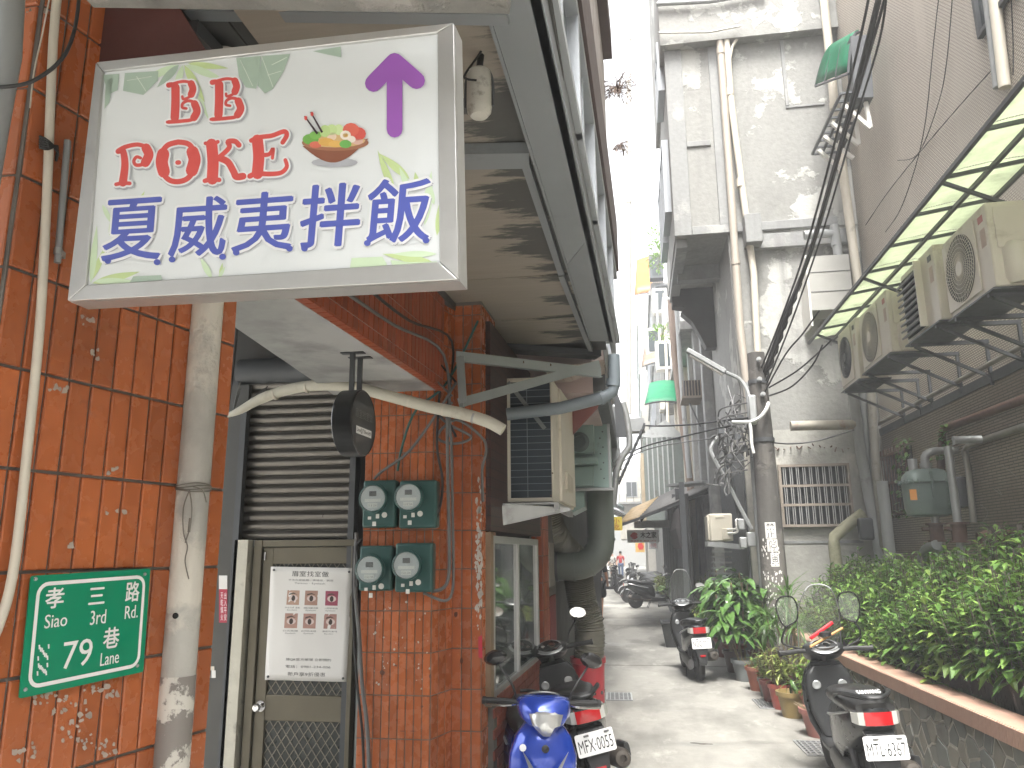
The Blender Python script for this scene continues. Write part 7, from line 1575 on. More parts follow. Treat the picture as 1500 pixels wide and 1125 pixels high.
    w = lens(-.945, -hw, hw, .655, .735, .05, .03); obj('tail_light', w, M['redlens'], t, smooth=True)
    for s_ in (-1,1):
        y0, y1 = sorted((s_*(hw+.002), s_*(hw+.06))); w = MB(); 
        w.loft([[V((-.94+.0*k,s_*hw,.655+k*.08)), V((-.925,s_*(hw+.035),.658+k*.075)), V((-.87,s_*(hw+.065),.665+k*.06)), V((-.84,s_*(hw+.06),.665+k*.06)), V((-.88,s_*hw,.66+k*.07))] for k in (0,1)])
        sg_ = obj('turn_signal', w, M['clearlens'], t); w = MB(); w.tube([(-.915,s_*(hw+.025),.68),(-.915,s_*(hw+.025),.705)], .012, 8); sub('bulb', w, M['amber'], sg_)
    # rear fender, mud flap, plate
    w = MB(); w.loft([[V((x,-hw_,z)),V((x,hw_,z)),V((x+.03,hw_*.9,z-.03)),V((x+.03,-hw_*.9,z-.03))] for x, hw_, z in ((-.80,.10,.64),(-.92,.09,.60),(-.97,.085,.48),(-1.0,.06,.34),(-1.0,.05,.27))]); obj('mud_flap', w, dk, t, bev=.006)
    w = MB(); w.b(-1.004,-.995,-.035,.035,.36,.385); w.v = [(x-.006-.0*z, y, z) for x,y,z in w.v]; obj('reflector', w, M['redlens'], t)
    if detail:
        w = MB(); rr = []
        for k in range(8):
            a = R(25+k*19); rr.append([V((-.60+.25*cos(a), .06*s_, .225+.25*sin(a))) for s_ in (-1,0,1)])
        w.loft(rr, closed=False); obj('rear_hugger', w, dk, t, smooth=True, solid=.006)
    if plate:
        n_ = V((-1,0,.12)).normalized(); up2 = V((.12,0,1)).normalized(); yv = V((0,-1,0)); c_ = V((-1.005,0,.535)); W_, H_ = .26, .14
        O = c_-yv*W_/2-up2*H_/2; w = MB(); w.prism(rrect(O, yv, up2, W_, H_, .012), n_*-.003); pb_ = obj('number_plate', w, M['platewhite'], t)
        glyph('lettering', plate, O+yv*.014+up2*.022, yv*(W_-.028), up2*.078, M['ink'], pb_, lift=.0015)
        w = MB()
        for s_ in (-1,1): w.bar(c_+yv*s_*.07+up2*.052+n_*.002, c_+yv*(s_*.07+.035)+up2*.052+n_*.002, .012, .006, up=n_)
        sub('plate_marks', w, M['inkgrey'], pb_)
        w = MB(); w.b(-.985,-.94,-.05,.05,.45,.60); obj('plate_bracket', w, dk, t)
    # engine, muffler, shocks, stand
    w = MB(); w.loft([ring(x, zc, .035, hh, 16) for x, zc, hh in ((-.02,.27,.04),(-.1,.27,.085),(-.35,.26,.075),(-.6,.235,.095),(-.7,.235,.06))]); w.v = [(x,y+.12,z) for x,y,z in w.v]; obj('transmission_case', w, M['enginegrey'], t, smooth=True)
    w = MB(); w.loft([ring(x, zc, hw_, hh, 14) for x, zc, hw_, hh in ((-.12,.32,.06,.05),(-.2,.33,.10,.10),(-.45,.33,.10,.09),(-.55,.33,.05,.05))]); obj('engine', w, M['enginedark'], t, smooth=True)
    w = MB(); w.tube([(-.15,-.10,.25),(-.32,-.15,.24),(-.42,-.17,.28)], .02, 8); w.lathe([(.03,0),(.062,.04),(.066,.2),(.066,.38),(.05,.42),(.025,.425),(.024,.40)], (-.42,-.17,.28), 18, (-1,-.04,.16)); mf = obj('muffler', w, M['exhaust'], t, smooth=True, ang=50)
    w = MB(); w.loft([ring(x, zc, .02, .05, 10) for x, zc in ((-.48,.33),(-.75,.37))]); w.v = [(x,y-.245,z) for x,y,z in w.v]; sub('heat_shield', w, dk, mf)
    for s_ in (-1,1): w = MB(); w.tube([(-.60,s_*.10,.25),(-.52,s_*.11,.52)], .022, 8); obj('shock_absorber', w, M['rim'], t)
    w = MB(); w.tube([(-.15,.10,.22),(-.25,.13,.01),(-.25,.17,.005)], .01, 6); w.tube([(-.15,-.08,.22),(-.25,-.11,.01)], .01, 6); obj('stand', w, M['rim'], t)
    w = MB(); w.lathe([(.10,0),(.10,.03),(.06,.035)], (-.3,.10,.42), 16, (0,1,0)); obj('air_cleaner', w, dk, t, smooth=True)
    # handlebar cowl
    hb_ = []
    w = MB(); w.loft([ring(x, zc, hw_, hh, 22, .65) for x, zc, hw_, hh in ((.28,.955,.06,.02),(.32,.965,.135,.04),(.38,.965,.165,.055),(.46,.945,.155,.075),(.52,.92,.12,.07),(.56,.90,.06,.04))]); cw = obj('handlebar_cowl', w, body if front != 'plain' else dk, t, smooth=True, ang=60); hb_.append(cw)
    w = MB(); w.lathe([(.001,.0),(.085,.0),(.088,-.008),(.098,-.014)][::-1], (.335,0,1.003), 24, (-.5,0,1)); w.v = [(x, y*1.25, z) for x,y,z in w.v]; ds = obj('dashboard', w, M['capgrey'], t, smooth=True); 
    w = MB(); w.lathe([(.078,0),(.001,.001)], (.3345,0,1.0045), 22, (-.5,0,1)); w.v = [(x, y*1.15, z) for x,y,z in w.v]; sub('dial_face', w, plain('dial_black', (.02,.02,.02), .15, coat=1) if 'dial_black' not in bpy.data.materials else bpy.data.materials['dial_black'], ds)
    w = MB(); w.lathe([(.030,0),(.034,.003),(.030,.004)], (.333,-.02,1.0055), 18, (-.5,0,1)); w.lathe([(.016,0),(.019,.003),(.016,.004)], (.333,.055,1.0055), 14, (-.5,0,1)); sub('dial_ring', w, M['chrome'], ds)
    for s_ in (-1,1):
        w = MB(); w.tube([(.36,s_*.14,.96),(.335,s_*.22,.965),(.30,s_*.36,.96)], [.018,.019,.020], 10); w.tube([(.305,s_*.345,.96),(.30,s_*.365,.96)], .024, 10); gp = obj('grip', w, M['black'], t, smooth=True)
        w = MB(); w.tube([(.385,s_*.17,.955),(.40,s_*.22,.95),(.365,s_*.34,.945),(.36,s_*.355,.948)], .007, 6, sub=3); sub('brake_lever', w, M['chrome'], gp)
        if mirrors:
            w = MB(); w.tube([(.36,s_*.165,.985),(.375,s_*.19,1.06),(.33,s_*.26,1.15),(.325,s_*.28,1.18)], .0075, 7, sub=4); mr = obj('mirror_arm', w, M['black'], t, smooth=True)
            w = MB(); c_ = V((.33,s_*.30,1.215)); fwd_ = V((-1,-s_*.15,-.05)).normalized(); u_ = V((0,0,1)); sd_ = fwd_.cross(u_).normalized()
            el = lambda sc_, d_: [c_+fwd_*d_+sd_*(.068*sc_*cos(2*pi*k/20))+(u_+sd_*-.35*s_).normalized()*(.05*sc_*sin(2*pi*k/20)) for k in range(20)]
            w.loft([el(.3,-.035), el(.75,-.028), el(1,-.008), el(1.02,.002)]); sub('mirror_housing', w, M['blackgloss'], mr, smooth=True)
            w = MB(); w.poly(el(.94,.0035)); sub('mirror_glass', w, M['mirror'], mr)
    # headlight on cowl / shield front
    if front == 'sport':
        w = MB(); pts = [(.565,.0,.80),(.56,.055,.83),(.53,.105,.90),(.46,.125,.985),(.50,.07,.965),(.545,.03,.93),(.545,-.03,.93),(.50,-.07,.965),(.46,-.125,.985),(.53,-.105,.90),(.56,-.055,.83)]
    w = MB(); 
    if front == 'sport':
        w.loft([[V((x, y*.95, z)) for x, y, z in rng] for rng in (
            [(.470,-.10,.985),(.50,-.05,.975),(.51,0,.968),(.50,.05,.975),(.470,.10,.985)],
            [(.530,-.105,.93),(.565,-.05,.935),(.575,0,.935),(.565,.05,.935),(.530,.105,.93)],
            [(.550,-.085,.875),(.585,-.045,.87),(.595,0,.868),(.585,.045,.87),(.550,.085,.875)],
            [(.545,-.045,.83),(.575,-.02,.822),(.58,0,.82),(.575,.02,.822),(.545,.045,.83)])], closed=False)
        hl_ = obj('headlight', w, M['headlens'], t, smooth=True, solid=.006)
    else:
        w.loft([ring(x, .905, hw_, hh, 20, .9) for x, hw_, hh in ((.535,.075,.05),(.565,.07,.045),(.585,.045,.03),(.59,.01,.008))]); obj('headlight', w, M['headlens'], t, smooth=True)
    if shield:
        w = MB(); f = lambda u, v: V((.50+.03*(1-(2*u-1)**2)-.22*v-.05*v*v, (u-.5)*(.34-.14*v**4), .98+.50*v-.04*v*abs(2*u-1)**3)); w.grid(f, 12, 12); ws = obj('windscreen', w, M['clear'], t, smooth=True)
        w = MB(); edge = [f(0,v/8) for v in range(9)]+[f(u/8,1) for u in range(1,9)]+[f(1,1-v/8) for v in range(1,9)]; w.tube(edge, .005, 5, cap=False); sub('windscreen_rim', w, M['greypipe'], ws)
    return t
M['dkplastic'] = mat('dark_scooter_plastic', (.016,.017,.018), .42, var=.2, scale=12, bmp=.03, dirt=.25, dcol=(.07,.065,.055))
M['tyre'] = mat('dusty_tyre', (.022,.021,.02), .8, var=.4, scale=10)
M['rim'] = plain('scooter_rim', (.10,.10,.105), .4, metal=.6)
M['seat'] = mat('vinyl_seat', (.014,.014,.014), .38, var=.3, scale=20, bmp=.05)
M['capgrey'] = plain('satin_grey', (.32,.33,.33), .3, metal=.5)
M['enginegrey'] = mat('engine_alloy', (.13,.13,.13), .5, metal=.5, var=.3, scale=10, dirt=.3)
M['enginedark'] = mat('engine_dark', (.045,.043,.04), .6, metal=.3, var=.4, scale=12)
M['exhaust'] = mat('weathered_exhaust', (.075,.065,.055), .5, metal=.5, var=.4, scale=10, dirt=.3, dcol=(.14,.09,.05))
M['platewhite'] = plain('plate_white', (.72,.73,.73), .4)
M['mirror'] = plain('mirror_silver', (.8,.8,.8), .03, metal=1)
m, t, p = nodes('headlamp_glass'); v = wcoords(t); p.inputs['Base Color'].default_value = (.6,.61,.6,1); p.inputs['Roughness'].default_value = .12; p.inputs['Coat Weight'].default_value = 1; p.inputs['Metallic'].default_value = .5; bump(t, p, noise(t, v, 45, 2), .5, .004); M['headlens'] = m
blkbody = mat('black_scooter_paint', (.014,.014,.015), .2, var=.15, coat=.6, bmp=0, dirt=.12, dcol=(.06,.055,.05))
greybody = mat('dark_grey_scooter_paint', (.014,.016,.017), .3, var=.15, coat=.3, bmp=.02, dirt=.25, dcol=(.08,.075,.065))
bluebody = mat('metallic_blue_paint', (.012,.055,.42), .22, metal=.35, var=.06, coat=1, bmp=0)
# --- dark scooter right foreground, rear towards us
pl1 = P(1305,1073,y=5.5); hd1 = R(90)
def at_plate(pt, hd): return (pt.x+1.005*cos(hd), pt.y+1.005*sin(hd), 0)
s1 = scooter('dark grey scooter with tall clear windscreen and number plate MTL-6367 beside the planter wall', greybody, at_plate(pl1, hd1), hd1, plate='MTL·6367', shield=True, lean=R(-4), mirrors=False)
glyph('lettering', 'SANYANG', V((-.815,.075,.822)), V((0,-.15,0)), V((.03,0,.018)), M['wht'], s1, lift=.004, off=.01)
# box top, big round-cornered mirrors on tall black arms, red phone holder and wooden stick
TINT = glassy('tinted_reflection', (.6,.66,.56), .14, .05)
w = MB(); w.loft([ring(x, .745, hw_, hh, 20, .5) for x, hw_, hh in ((-.40,.16,.03),(-.55,.165,.05),(-.80,.15,.05),(-.90,.12,.035))]); obj('seat_pad', w, M['seat'], s1, smooth=True, ang=60)
for s_ in (-1,1):
    w = MB(); w.tube([(.36,s_*.18,.98),(.42,s_*.30,1.02),(.36,s_*.30,1.1),(.34,s_*.26,1.17)], .008, 7, sub=4); mr = obj('mirror_arm', w, M['black'], s1, smooth=True)
    c_ = V((.34,s_*.235,1.28)); pts = [(-.04,-.12),(.05,-.08),(.075,.0),(.065,.08),(.03,.115),(-.045,.115),(-.085,.07),(-.09,0),(-.07,-.08)]
    q = [c_+V((0, -x_*s_, z_)) for x_, z_ in pts]; w = MB(); w.tube([q[i % len(q)] for i in range(len(q)+1)], .0065, 6, sub=3, cap=False); sub('mirror_frame', w, M['blackgloss'], mr, smooth=True)
    w = MB(); w.poly(q if s_ > 0 else q[::-1]); sub('mirror_glass', w, TINT, mr)
w = MB(); w.bar((.32,.10,1.06), (.36,-.10,1.17), .03, .025); obj('red_clamp', w, plain('red_clamp_plastic', (.5,.02,.03), .4), s1, bev=.005)
w = MB(); w.lathe([(.05,0),(.05,.03),(.02,.04)], (.33,-.02,1.07), 14, (0,0,1)); obj('phone_holder', w, M['black'], s1)
w = MB(); w.tube([(.28,.12,1.0),(.36,-.17,1.12)], .01, 7); obj('wooden_stick', w, plain('bamboo', (.45,.25,.08), .6), s1)
# --- black scooter left foreground, rear towards us
pl2 = P(897,1097,y=5.5); hd2 = R(105)
s2 = scooter('glossy black scooter with red tail light and number plate MFX-0055 next to the blue scooter', blkbody, at_plate(pl2, hd2), hd2, plate='MFX·0055', lean=R(-12), front='plain')
# --- scooter mid alley
pl3 = P(1031,944,y=11.15); hd3 = R(96)
s3 = scooter('black scooter with windscreen and number plate ending 7033 parked by the potted plants', blkbody, at_plate(pl3, hd3), hd3, plate='NQQ·7033', shield=True, lean=R(-3))
# --- blue scooter facing us
hb3 = P(790,1052,y=4.45); hd4 = R(-76)
s4 = scooter('bright metallic blue scooter facing the camera with a clear headlight and silver V emblem', bluebody, (hb3.x-.56*cos(hd4), hb3.y-.56*sin(hd4), hb3.z-.84), hd4, front='sport', lean=R(-3), scale=.94)
s4.location.z = 0
w = MB(); 
for s_ in (-1,1):
    o3 = [(.592,0,.46),(.585,.03,.50),(.548,.135,.735),(.572,.105,.70),(.592,.035,.60),(.596,0,.575)]
    w.prism([V((x, s_*y, z)) for x, y, z in o3], (.008,0,0))
obj('v_emblem', w, M['capgrey'], s4)
w = MB(); w.lathe([(.022,0),(.022,.004),(.001,.006)], (.545,0,.745), 18, (1,0,.25)); obj('round_badge', w, M['blackgloss'], s4)
w = MB(); w.lathe([(.020,0),(.020,.003),(.001,.004)], (.528,-.13,.745), 18, (1,-.3,.2)); cc_ = obj('round_sticker', w, M['wht'], s4)
w = MB(); w.loft([hring(z, x, hw_, hx, 18, .6) for z, x, hw_, hx in ((.30,.47,.05,.03),(.42,.52,.09,.03),(.55,.545,.03,.02))]); obj('grey_chin_panel', w, M['capgrey'], s4, smooth=True)
# --- black scooter seen from the side further on
q = P(935,888,z=0); s5 = scooter('black classic scooter standing crosswise with green plants behind, mid alley', blkbody, (q.x+.55, 25.6, 0), R(8), None, lean=R(0), scale=1.05)
# --- distant row of parked scooters
rs = random.Random(12); bodies = [mat('silver_scooter_paint', (.40,.41,.42), .3, metal=.4, coat=.5), blkbody, mat('white_scooter_paint', (.6,.6,.6), .3, coat=.5), greybody, mat('red_scooter_paint', (.35,.03,.03), .3, coat=.5)]
labs = ['silver scooter, nearest of the row parked beyond the crosswise black scooter', 'black scooter second in the distant row on the right', 'white scooter third in the distant row on the right', 'dark grey scooter fourth in the distant row on the right', 'red scooter in the distant row on the right', 'silver scooter farther along the distant row', 'black scooter near the far end of the distant row', 'white scooter last in the distant row on the right']
for i in range(8):
    yy = 28.2+i*1.35; scooter(labs[i], bodies[i % 5], (.22+rs.uniform(-.1,.1)-.03*i, yy, 0), R(168+rs.uniform(-8,8)), None, lean=R(-3), detail=False, group='scooters parked in a row down the alley', mirrors=True)
for i, (px_, Y) in enumerate(((884,34),(887,40),(891,46))):
    q = P(px_,830,y=Y); scooter(('dark scooter parked at the left wall far down, nearest of three','grey scooter parked at the left wall far down, middle of three','black scooter parked at the left wall far down, farthest of three')[i], bodies[(1,3,1)[i]], (q.x, Y, 0), R(20), None, detail=False, group='scooters along the left wall')
# ================================================================ people
def skinmesh(name, verts, edges, radii, m, parent, lv=2):
    me = bpy.data.meshes.new(name); me.from_pydata(verts, edges, []); me.materials.append(m)
    o = bpy.data.objects.new(name, me); COL.objects.link(o); o.parent = parent
    sk_ = o.modifiers.new('skin', 'SKIN'); sk_.use_smooth_shade = True
    for i, r_ in enumerate(radii): me.skin_vertices[0].data[i].radius = r_ if isinstance(r_, tuple) else (r_, r_)
    me.skin_vertices[0].data[0].use_root = True
    s_ = o.modifiers.new('sub', 'SUBSURF'); s_.levels = lv; s_.render_levels = lv; return o
def person(label, loc, rz, skin_, hair, top, bottom, shoes, female=False, stride=.18, shorts=True, bag=False, dress=False):
    t = thing('person', label, 'person', loc, rz)
    # +x forward
    L = [V((0,0,.95)), V((.0,0,1.12)), V((.01,0,1.32)), V((.0,0,1.46)), V((.01,0,1.54)), V((.03,0,1.66)),
         V((.0,.10,.90)), V((stride*.55,.10,.50)), V((stride,.10,.09)), V((stride+.14,.11,.04)),
         V((.0,-.10,.90)), V((-stride*.2,-.10,.50)), V((-stride,-.10,.11)), V((-stride+.12,-.11,.04)),
         V((0,.18,1.40)), V((-.05,.235,1.14)), V((.04,.25,.90)), V((.07,.245,.82)), V((0,-.18,1.40)), V((.02,-.235,1.14)), V((.12,-.25,.92)), V((.15,-.245,.84))]
    rad = [(.15,.11),(.125,.10),(.15,.11),.08,.05,(.085,.10), .085,.058,.04,(.045,.03), .085,.058,.04,(.045,.03), .055,.042,.032,(.03,.04), .055,.042,.032,(.03,.04)]
    E_ = [(0,1),(1,2),(2,3),(3,4),(4,5),(0,6),(6,7),(7,8),(8,9),(0,10),(10,11),(11,12),(12,13),(3,14),(14,15),(15,16),(16,17),(3,18),(18,19),(19,20),(20,21)]
    skinmesh('body', L, E_, rad, skin_, t)
    def part(name, idx, m, grow, cut=None):
        mp_ = {k: i for i, k in enumerate(idx)}; vs = [L[k] for k in idx]; es = [(mp_[a], mp_[b_]) for a, b_ in E_ if a in mp_ and b_ in mp_]
        rr_ = [tuple(q+grow for q in (rad[k] if isinstance(rad[k], tuple) else (rad[k],)*2)) for k in idx]
        if cut:
            for (a, b_, f, extra) in cut: vs.append(L[a].lerp(L[b_], f)); es.append((mp_[a], len(vs)-1)); q = rad[a] if isinstance(rad[a], tuple) else (rad[a],)*2; rr_.append(tuple(x_*(.92)+grow+extra for x_ in q))
        skinmesh(name, vs, es, rr_, m, t)
    part('shirt', [0,1,2,3,14,18], top, .022, [(14,15,.75,.0),(18,19,.75,.0)])
    if dress: part('skirt', [0,6,10], bottom, .05, [(6,7,.9,.03),(10,11,.9,.03)])
    elif shorts: part('shorts', [0,6,10], bottom, .025, [(6,7,.9,.0),(10,11,.9,.0)])
    else: part('trousers', [0,6,7,10,11], bottom, .022, [(7,8,.9,.0),(11,12,.9,.0)])
    for s_, x_ in ((1,stride),(-1,-stride)): w = MB(); w.loft([ring(0,0,0,0)] if 0 else [[V((x_+dx+0*0, s_*.105+hw_*cos(2*pi*k/10), .04+hh*sin(2*pi*k/10))) for k in range(10)] for dx, hw_, hh in ((-.07,.03,.035),(0,.045,.045),(.1,.05,.035),(.18,.03,.025))]); obj('shoe', w, shoes, t, smooth=True)
    w = MB(); w.loft([[V((.01+dx, 0, 0))+V((.108*k_*cos(a),.095*k_*sin(a),z)) for a in [2*pi*i/14 for i in range(14)]] for z, k_, dx in ((1.58 if female else 1.66,.7,-.04),(1.68,1.0,-.015),(1.74,.95,-.01),(1.79,.6,0),(1.805,.1,0))]); obj('hair', w, hair, t, smooth=True)
    for s_ in (-1,1): w = MB(); w.lathe([(.012,0),(.001,.006)], (.118,s_*.035,1.675), 8, (1,0,0)); obj('eye', w, M['ink'], t)
    w = MB(); w.loft([ring(.12,1.645,.012,.02,8),ring(.14,1.635,.008,.008,8)]); obj('nose', w, skin_, t, smooth=True)
    if bag:
        w = MB(); w.tube([(.09,-.16,1.47),(.12,-.02,1.25),(.1,.14,1.05)], .012, 5); w.tube([(.1,.14,1.45),(.13,.12,1.2)], .015, 5); obj('bag_strap', w, M['black'], t)
    return t
sk1 = plain('skin', (.45,.25,.17), .5); hr = plain('black_hair', (.015,.012,.01), .5)
q = P(898,849,z=0); person('man in white tee shirt and beige shorts walking towards the camera far down the alley', (q.x, q.y, 0), R(-88), sk1, hr, plain('white_tee', (.62,.60,.56), .8), plain('beige_shorts', (.40,.33,.24), .8), M['wht'], bag=True)
q = P(910,847,z=0); person('woman in red top and blue jeans walking beside the man in white', (q.x, q.y, 0), R(-90), sk1, hr, plain('red_top', (.50,.035,.045), .8), plain('blue_jeans', (.05,.09,.18), .8), M['ink'], female=True, shorts=False)
q = P(877,908,z=0); person('person in black clothes walking away, half hidden behind the thick ducts', (q.x, q.y, 0), R(85), sk1, hr, plain('black_cloth', (.012,.012,.014), .8), plain('black_cloth_b', (.012,.012,.014), .8), M['ink'], female=True, dress=True)
# ================================================================ pots and plants
terr = mat('terracotta', (.26,.085,.05), .75, var=.25, scale=8, bmp=.1, dirt=.4, dcol=(.14,.09,.07)); dred = mat('dark_red_pot_glaze', (.13,.03,.025), .5, var=.2, dirt=.3); greyp = mat('grey_pot_plastic', (.13,.14,.14), .6, var=.2, dirt=.4, dcol=(.2,.18,.15)); must = mat('mustard_pot_plastic', (.21,.15,.055), .5, var=.15, dirt=.25, dcol=(.11,.07,.03)); redp = mat('red_pot_plastic', (.27,.055,.04), .5, var=.15, dirt=.3)
soilm = mat('pot_soil', (.045,.03,.02), .95, var=.5, scale=30, bmp=.5)
LMy = leafmat('yellow_green_leaf', (.20,.26,.05), (.34,.38,.12)); LMg = leafmat('glossy_dark_leaf', (.05,.12,.028), (.11,.21,.05), .16, .12)
def pot(loc, r, h, m, label, kind, rim=.02, fol=None, seed=0):
    x, y = loc; t = thing('potted_plant', label, 'potted plant', (x, y, 0), random.Random(seed).uniform(0,6), group='potted plants along the planter wall')
    w = MB(); w.lathe([(.001,.004),(r*.68,.004),(r*.70,.0),(r*.95,h-.045),(r*1.06,h-.045),(r*1.08,h),(r*.96,h),(r*.9,h-.05),(r*.88,h-.06)], (0,0,0), 26); pt_ = obj('pot', w, m, t, smooth=True, ang=40)
    w = MB(); w.lathe([(r*.9,h-.045),(r*.5,h-.035),(.001,h-.03)], (0,0,0), 16); sub('soil', w, soilm, pt_)
    rs = random.Random(seed*7+1); f = MB(); s_ = MB(); m_ = LM2
    if kind == 'broad':       # several canes with long broad arching leaves
        m_ = LMg
        for c_ in range(fol[0]):
            a = rs.uniform(0,2*pi); b0 = V((cos(a)*r*.4, sin(a)*r*.4, h-.05)); top = b0+V((cos(a)*fol[1]*.30*rs.uniform(.3,1), sin(a)*fol[1]*.30*rs.uniform(.3,1), fol[1]*rs.uniform(.6,1))); s_.tube([b0, b0.lerp(top,.5)+V((rs.gauss(0,.02),rs.gauss(0,.02),0)), top], .011, 6, sub=3)
            for k in range(fol[2]):
                q = b0.lerp(top, rs.uniform(.45,1)); b_ = rs.uniform(0,2*pi); L = fol[3]*rs.uniform(.7,1.15); f.leaf(q, (cos(b_),sin(b_),rs.uniform(.3,1.1)), L, L*.25, rs.uniform(1.2,2.4), seg=5, fold=.3)
    elif kind == 'droop':     # umbrella of hanging lance leaves on a thin stem
        m_ = LM2; top = V((0,0,h+fol[1])); s_.tube([(0,0,h-.05),(.02,0,h+fol[1]*.5),top], .009, 6, sub=3)
        for k in range(fol[2]):
            b_ = rs.uniform(0,2*pi); L = fol[3]*rs.uniform(.7,1.1); f.leaf(top+V((0,0,rs.uniform(-.1,.02))), (cos(b_),sin(b_),rs.uniform(-.4,.5)), L, L*.22, rs.uniform(1.5,3), seg=4)
    elif kind == 'spiky':     # dracaena: rosettes of narrow arching leaves
        m_ = LM2
        for c_ in range(fol[0]):
            b0 = V((rs.gauss(0,r*.3), rs.gauss(0,r*.3), h-.05)); top = b0+V((rs.gauss(0,.10),rs.gauss(0,.10),fol[1]*rs.uniform(.6,1))); s_.tube([b0,top], .010, 6)
            for k in range(fol[2]):
                b_ = rs.uniform(0,2*pi); L = fol[3]*rs.uniform(.6,1.1); f.leaf(top+V((0,0,rs.uniform(-.06,.03))), (cos(b_),sin(b_),rs.uniform(.2,2.2)), L, .02, rs.uniform(.6,2.2), seg=4)
    elif kind == 'bushy':
        m_ = LMy if fol[0] == 'y' else LM1 if fol[0] == 'b' else LM2
        for c_ in range(26):
            a = rs.uniform(0,2*pi); rr_ = r*rs.uniform(0,1.3); b0 = V((cos(a)*r*.4, sin(a)*r*.4, h-.05)); top = V((cos(a)*rr_, sin(a)*rr_, h+fol[1]*rs.uniform(.3,1))); s_.tube([b0,top], .005, 4)
            for k in range(fol[2]):
                q = b0.lerp(top, rs.uniform(.3,1.05)); b_ = rs.uniform(0,2*pi); L = fol[3]*rs.uniform(.6,1.2); f.leaf(q, (cos(b_),sin(b_),rs.uniform(-.1,1)), L, L*.26, rs.uniform(.3,1.3), seg=3)
    obj('foliage', f, m_, t); obj('stem', s_, mat('woody_stem', (.20,.15,.09), .8) if 'woody_stem' not in bpy.data.materials else bpy.data.materials['woody_stem'], t)
    return t
def gp(px, py): q = P(px, py, z=0); return (q.x, q.y)
pot(gp(1062,962), .17, .30, dred, 'dark red pot, farthest of the row by the scooter, with mid green foliage', 'bushy', fol=('m',.45,12,.14), seed=1)
pot(gp(1078,984), .17, .30, mat('brown_glazed_pot', (.07,.035,.03), .4), 'brown glazed pot with tall broad glossy leaves', 'broad', fol=(7,1.25,17,.5), seed=2)
pot(gp(1092,997), .17, .28, greyp, 'grey stone-like pot with long glossy arching leaves on thin canes', 'broad', fol=(6,1.1,15,.46), seed=3)
pot(gp(1113,1011), .16, .29, terr, 'terracotta pot with a pale rim and low seedlings', 'bushy', fol=('m',.12,4,.08), seed=4)
pot(gp(1124,1020), .10, .22, greyp, 'small grey-rimmed pot squeezed between terracotta pots', 'bushy', fol=('y',.35,9,.11), seed=5)
pot(gp(1132,1028), .13, .24, dred, 'narrow dark red pot with drooping lance leaves on a thin stem', 'droop', fol=(1,.62,22,.24), seed=6)
pot(gp(1146,1038), .14, .27, redp, 'red pot with bushy yellow-green leaves behind the mustard pot', 'bushy', fol=('y',.42,12,.12), seed=7)
pot(gp(1163,1050), .16, .26, must, 'mustard pot with a small bright green plant, nearest in the row', 'droop', fol=(1,.10,12,.15), seed=8)
pot(gp(1190,1046), .15, .24, terr, 'terracotta pot half behind the dark scooter front wheel', 'bushy', fol=('y',.5,12,.13), seed=9)
pot(gp(1205,1078), .19, .25, mat('pink_bowl', (.30,.12,.10), .6, dirt=.4, dcol=(.3,.28,.25)), 'wide pinkish bowl pot with bare soil beside the scooter wheel', 'bushy', fol=('m',.05,1,.05), seed=10)
pot((1.80,9.6), .17, .30, greyp, 'tall spiky dracaena in a grey pot behind the scooter windscreen', 'spiky', fol=(6,1.05,26,.42), seed=11)
pot((1.70,10.4), .16, .30, dred, 'spiky plant with striped leaves behind the drooping plant', 'spiky', fol=(4,.75,22,.36), seed=12)
pot((1.75,8.9), .14, .28, terr, 'low leafy plant in a terracotta pot against the planter wall', 'bushy', fol=('b',.45,12,.13), seed=13)
pot((1.22,15.4), .2, .3, greyp, 'pot with yellow-green fern leaves just behind the mid-alley scooter', 'bushy', fol=('y',.42,16,.16), seed=14)
pot((1.35,16.6), .2, .35, dred, 'tall dark fine-leaved shrub in a pot near the dark shop front', 'bushy', fol=('m',1.05,22,.10), seed=15)
pot((1.55,14.3), .18, .32, greyp, 'pot with large dark glossy leaves beside the utility pole', 'broad', fol=(7,1.2,16,.5), seed=16)
pot((1.45,13.2), .17, .3, terr, 'pot with broad glossy leaves right behind the mid-alley scooter', 'broad', fol=(7,1.3,16,.5), seed=17)
pot((1.72,12.4), .17, .3, dred, 'pot with broad arching leaves at the foot of the utility pole', 'broad', fol=(5,1.0,13,.38), seed=18)
q = P(952,855,y=26.6); pot((.75,27.0), .22, .35, greyp, 'yellow-green plant in a pot behind the crosswise black scooter', 'bushy', fol=('y',.6,22,.2), seed=19)
pot((1.0,24.2), .22, .35, greyp, 'leafy green plant in a pot between the parked scooters', 'bushy', fol=('m',.7,22,.2), seed=20)
# black tub and the metal rack by the mid-alley scooter
q = P(988,930,z=0); w = MB(); w.loft([[V((q.x+sx_*hx, 15.6+sy_*hy, z)) for sx_, sy_ in ((-1,-1),(1,-1),(1,1),(-1,1))] for hx, hy, z in ((.25,.3,.0),(.32,.38,.42),(.34,.40,.42),(.34,.40,.45),(.30,.36,.45),(.24,.29,.04))]); solo('black_tub', w, M['dkplastic'], 'black rectangular plastic tub behind the mid-alley scooter', 'tub', bev=.01)
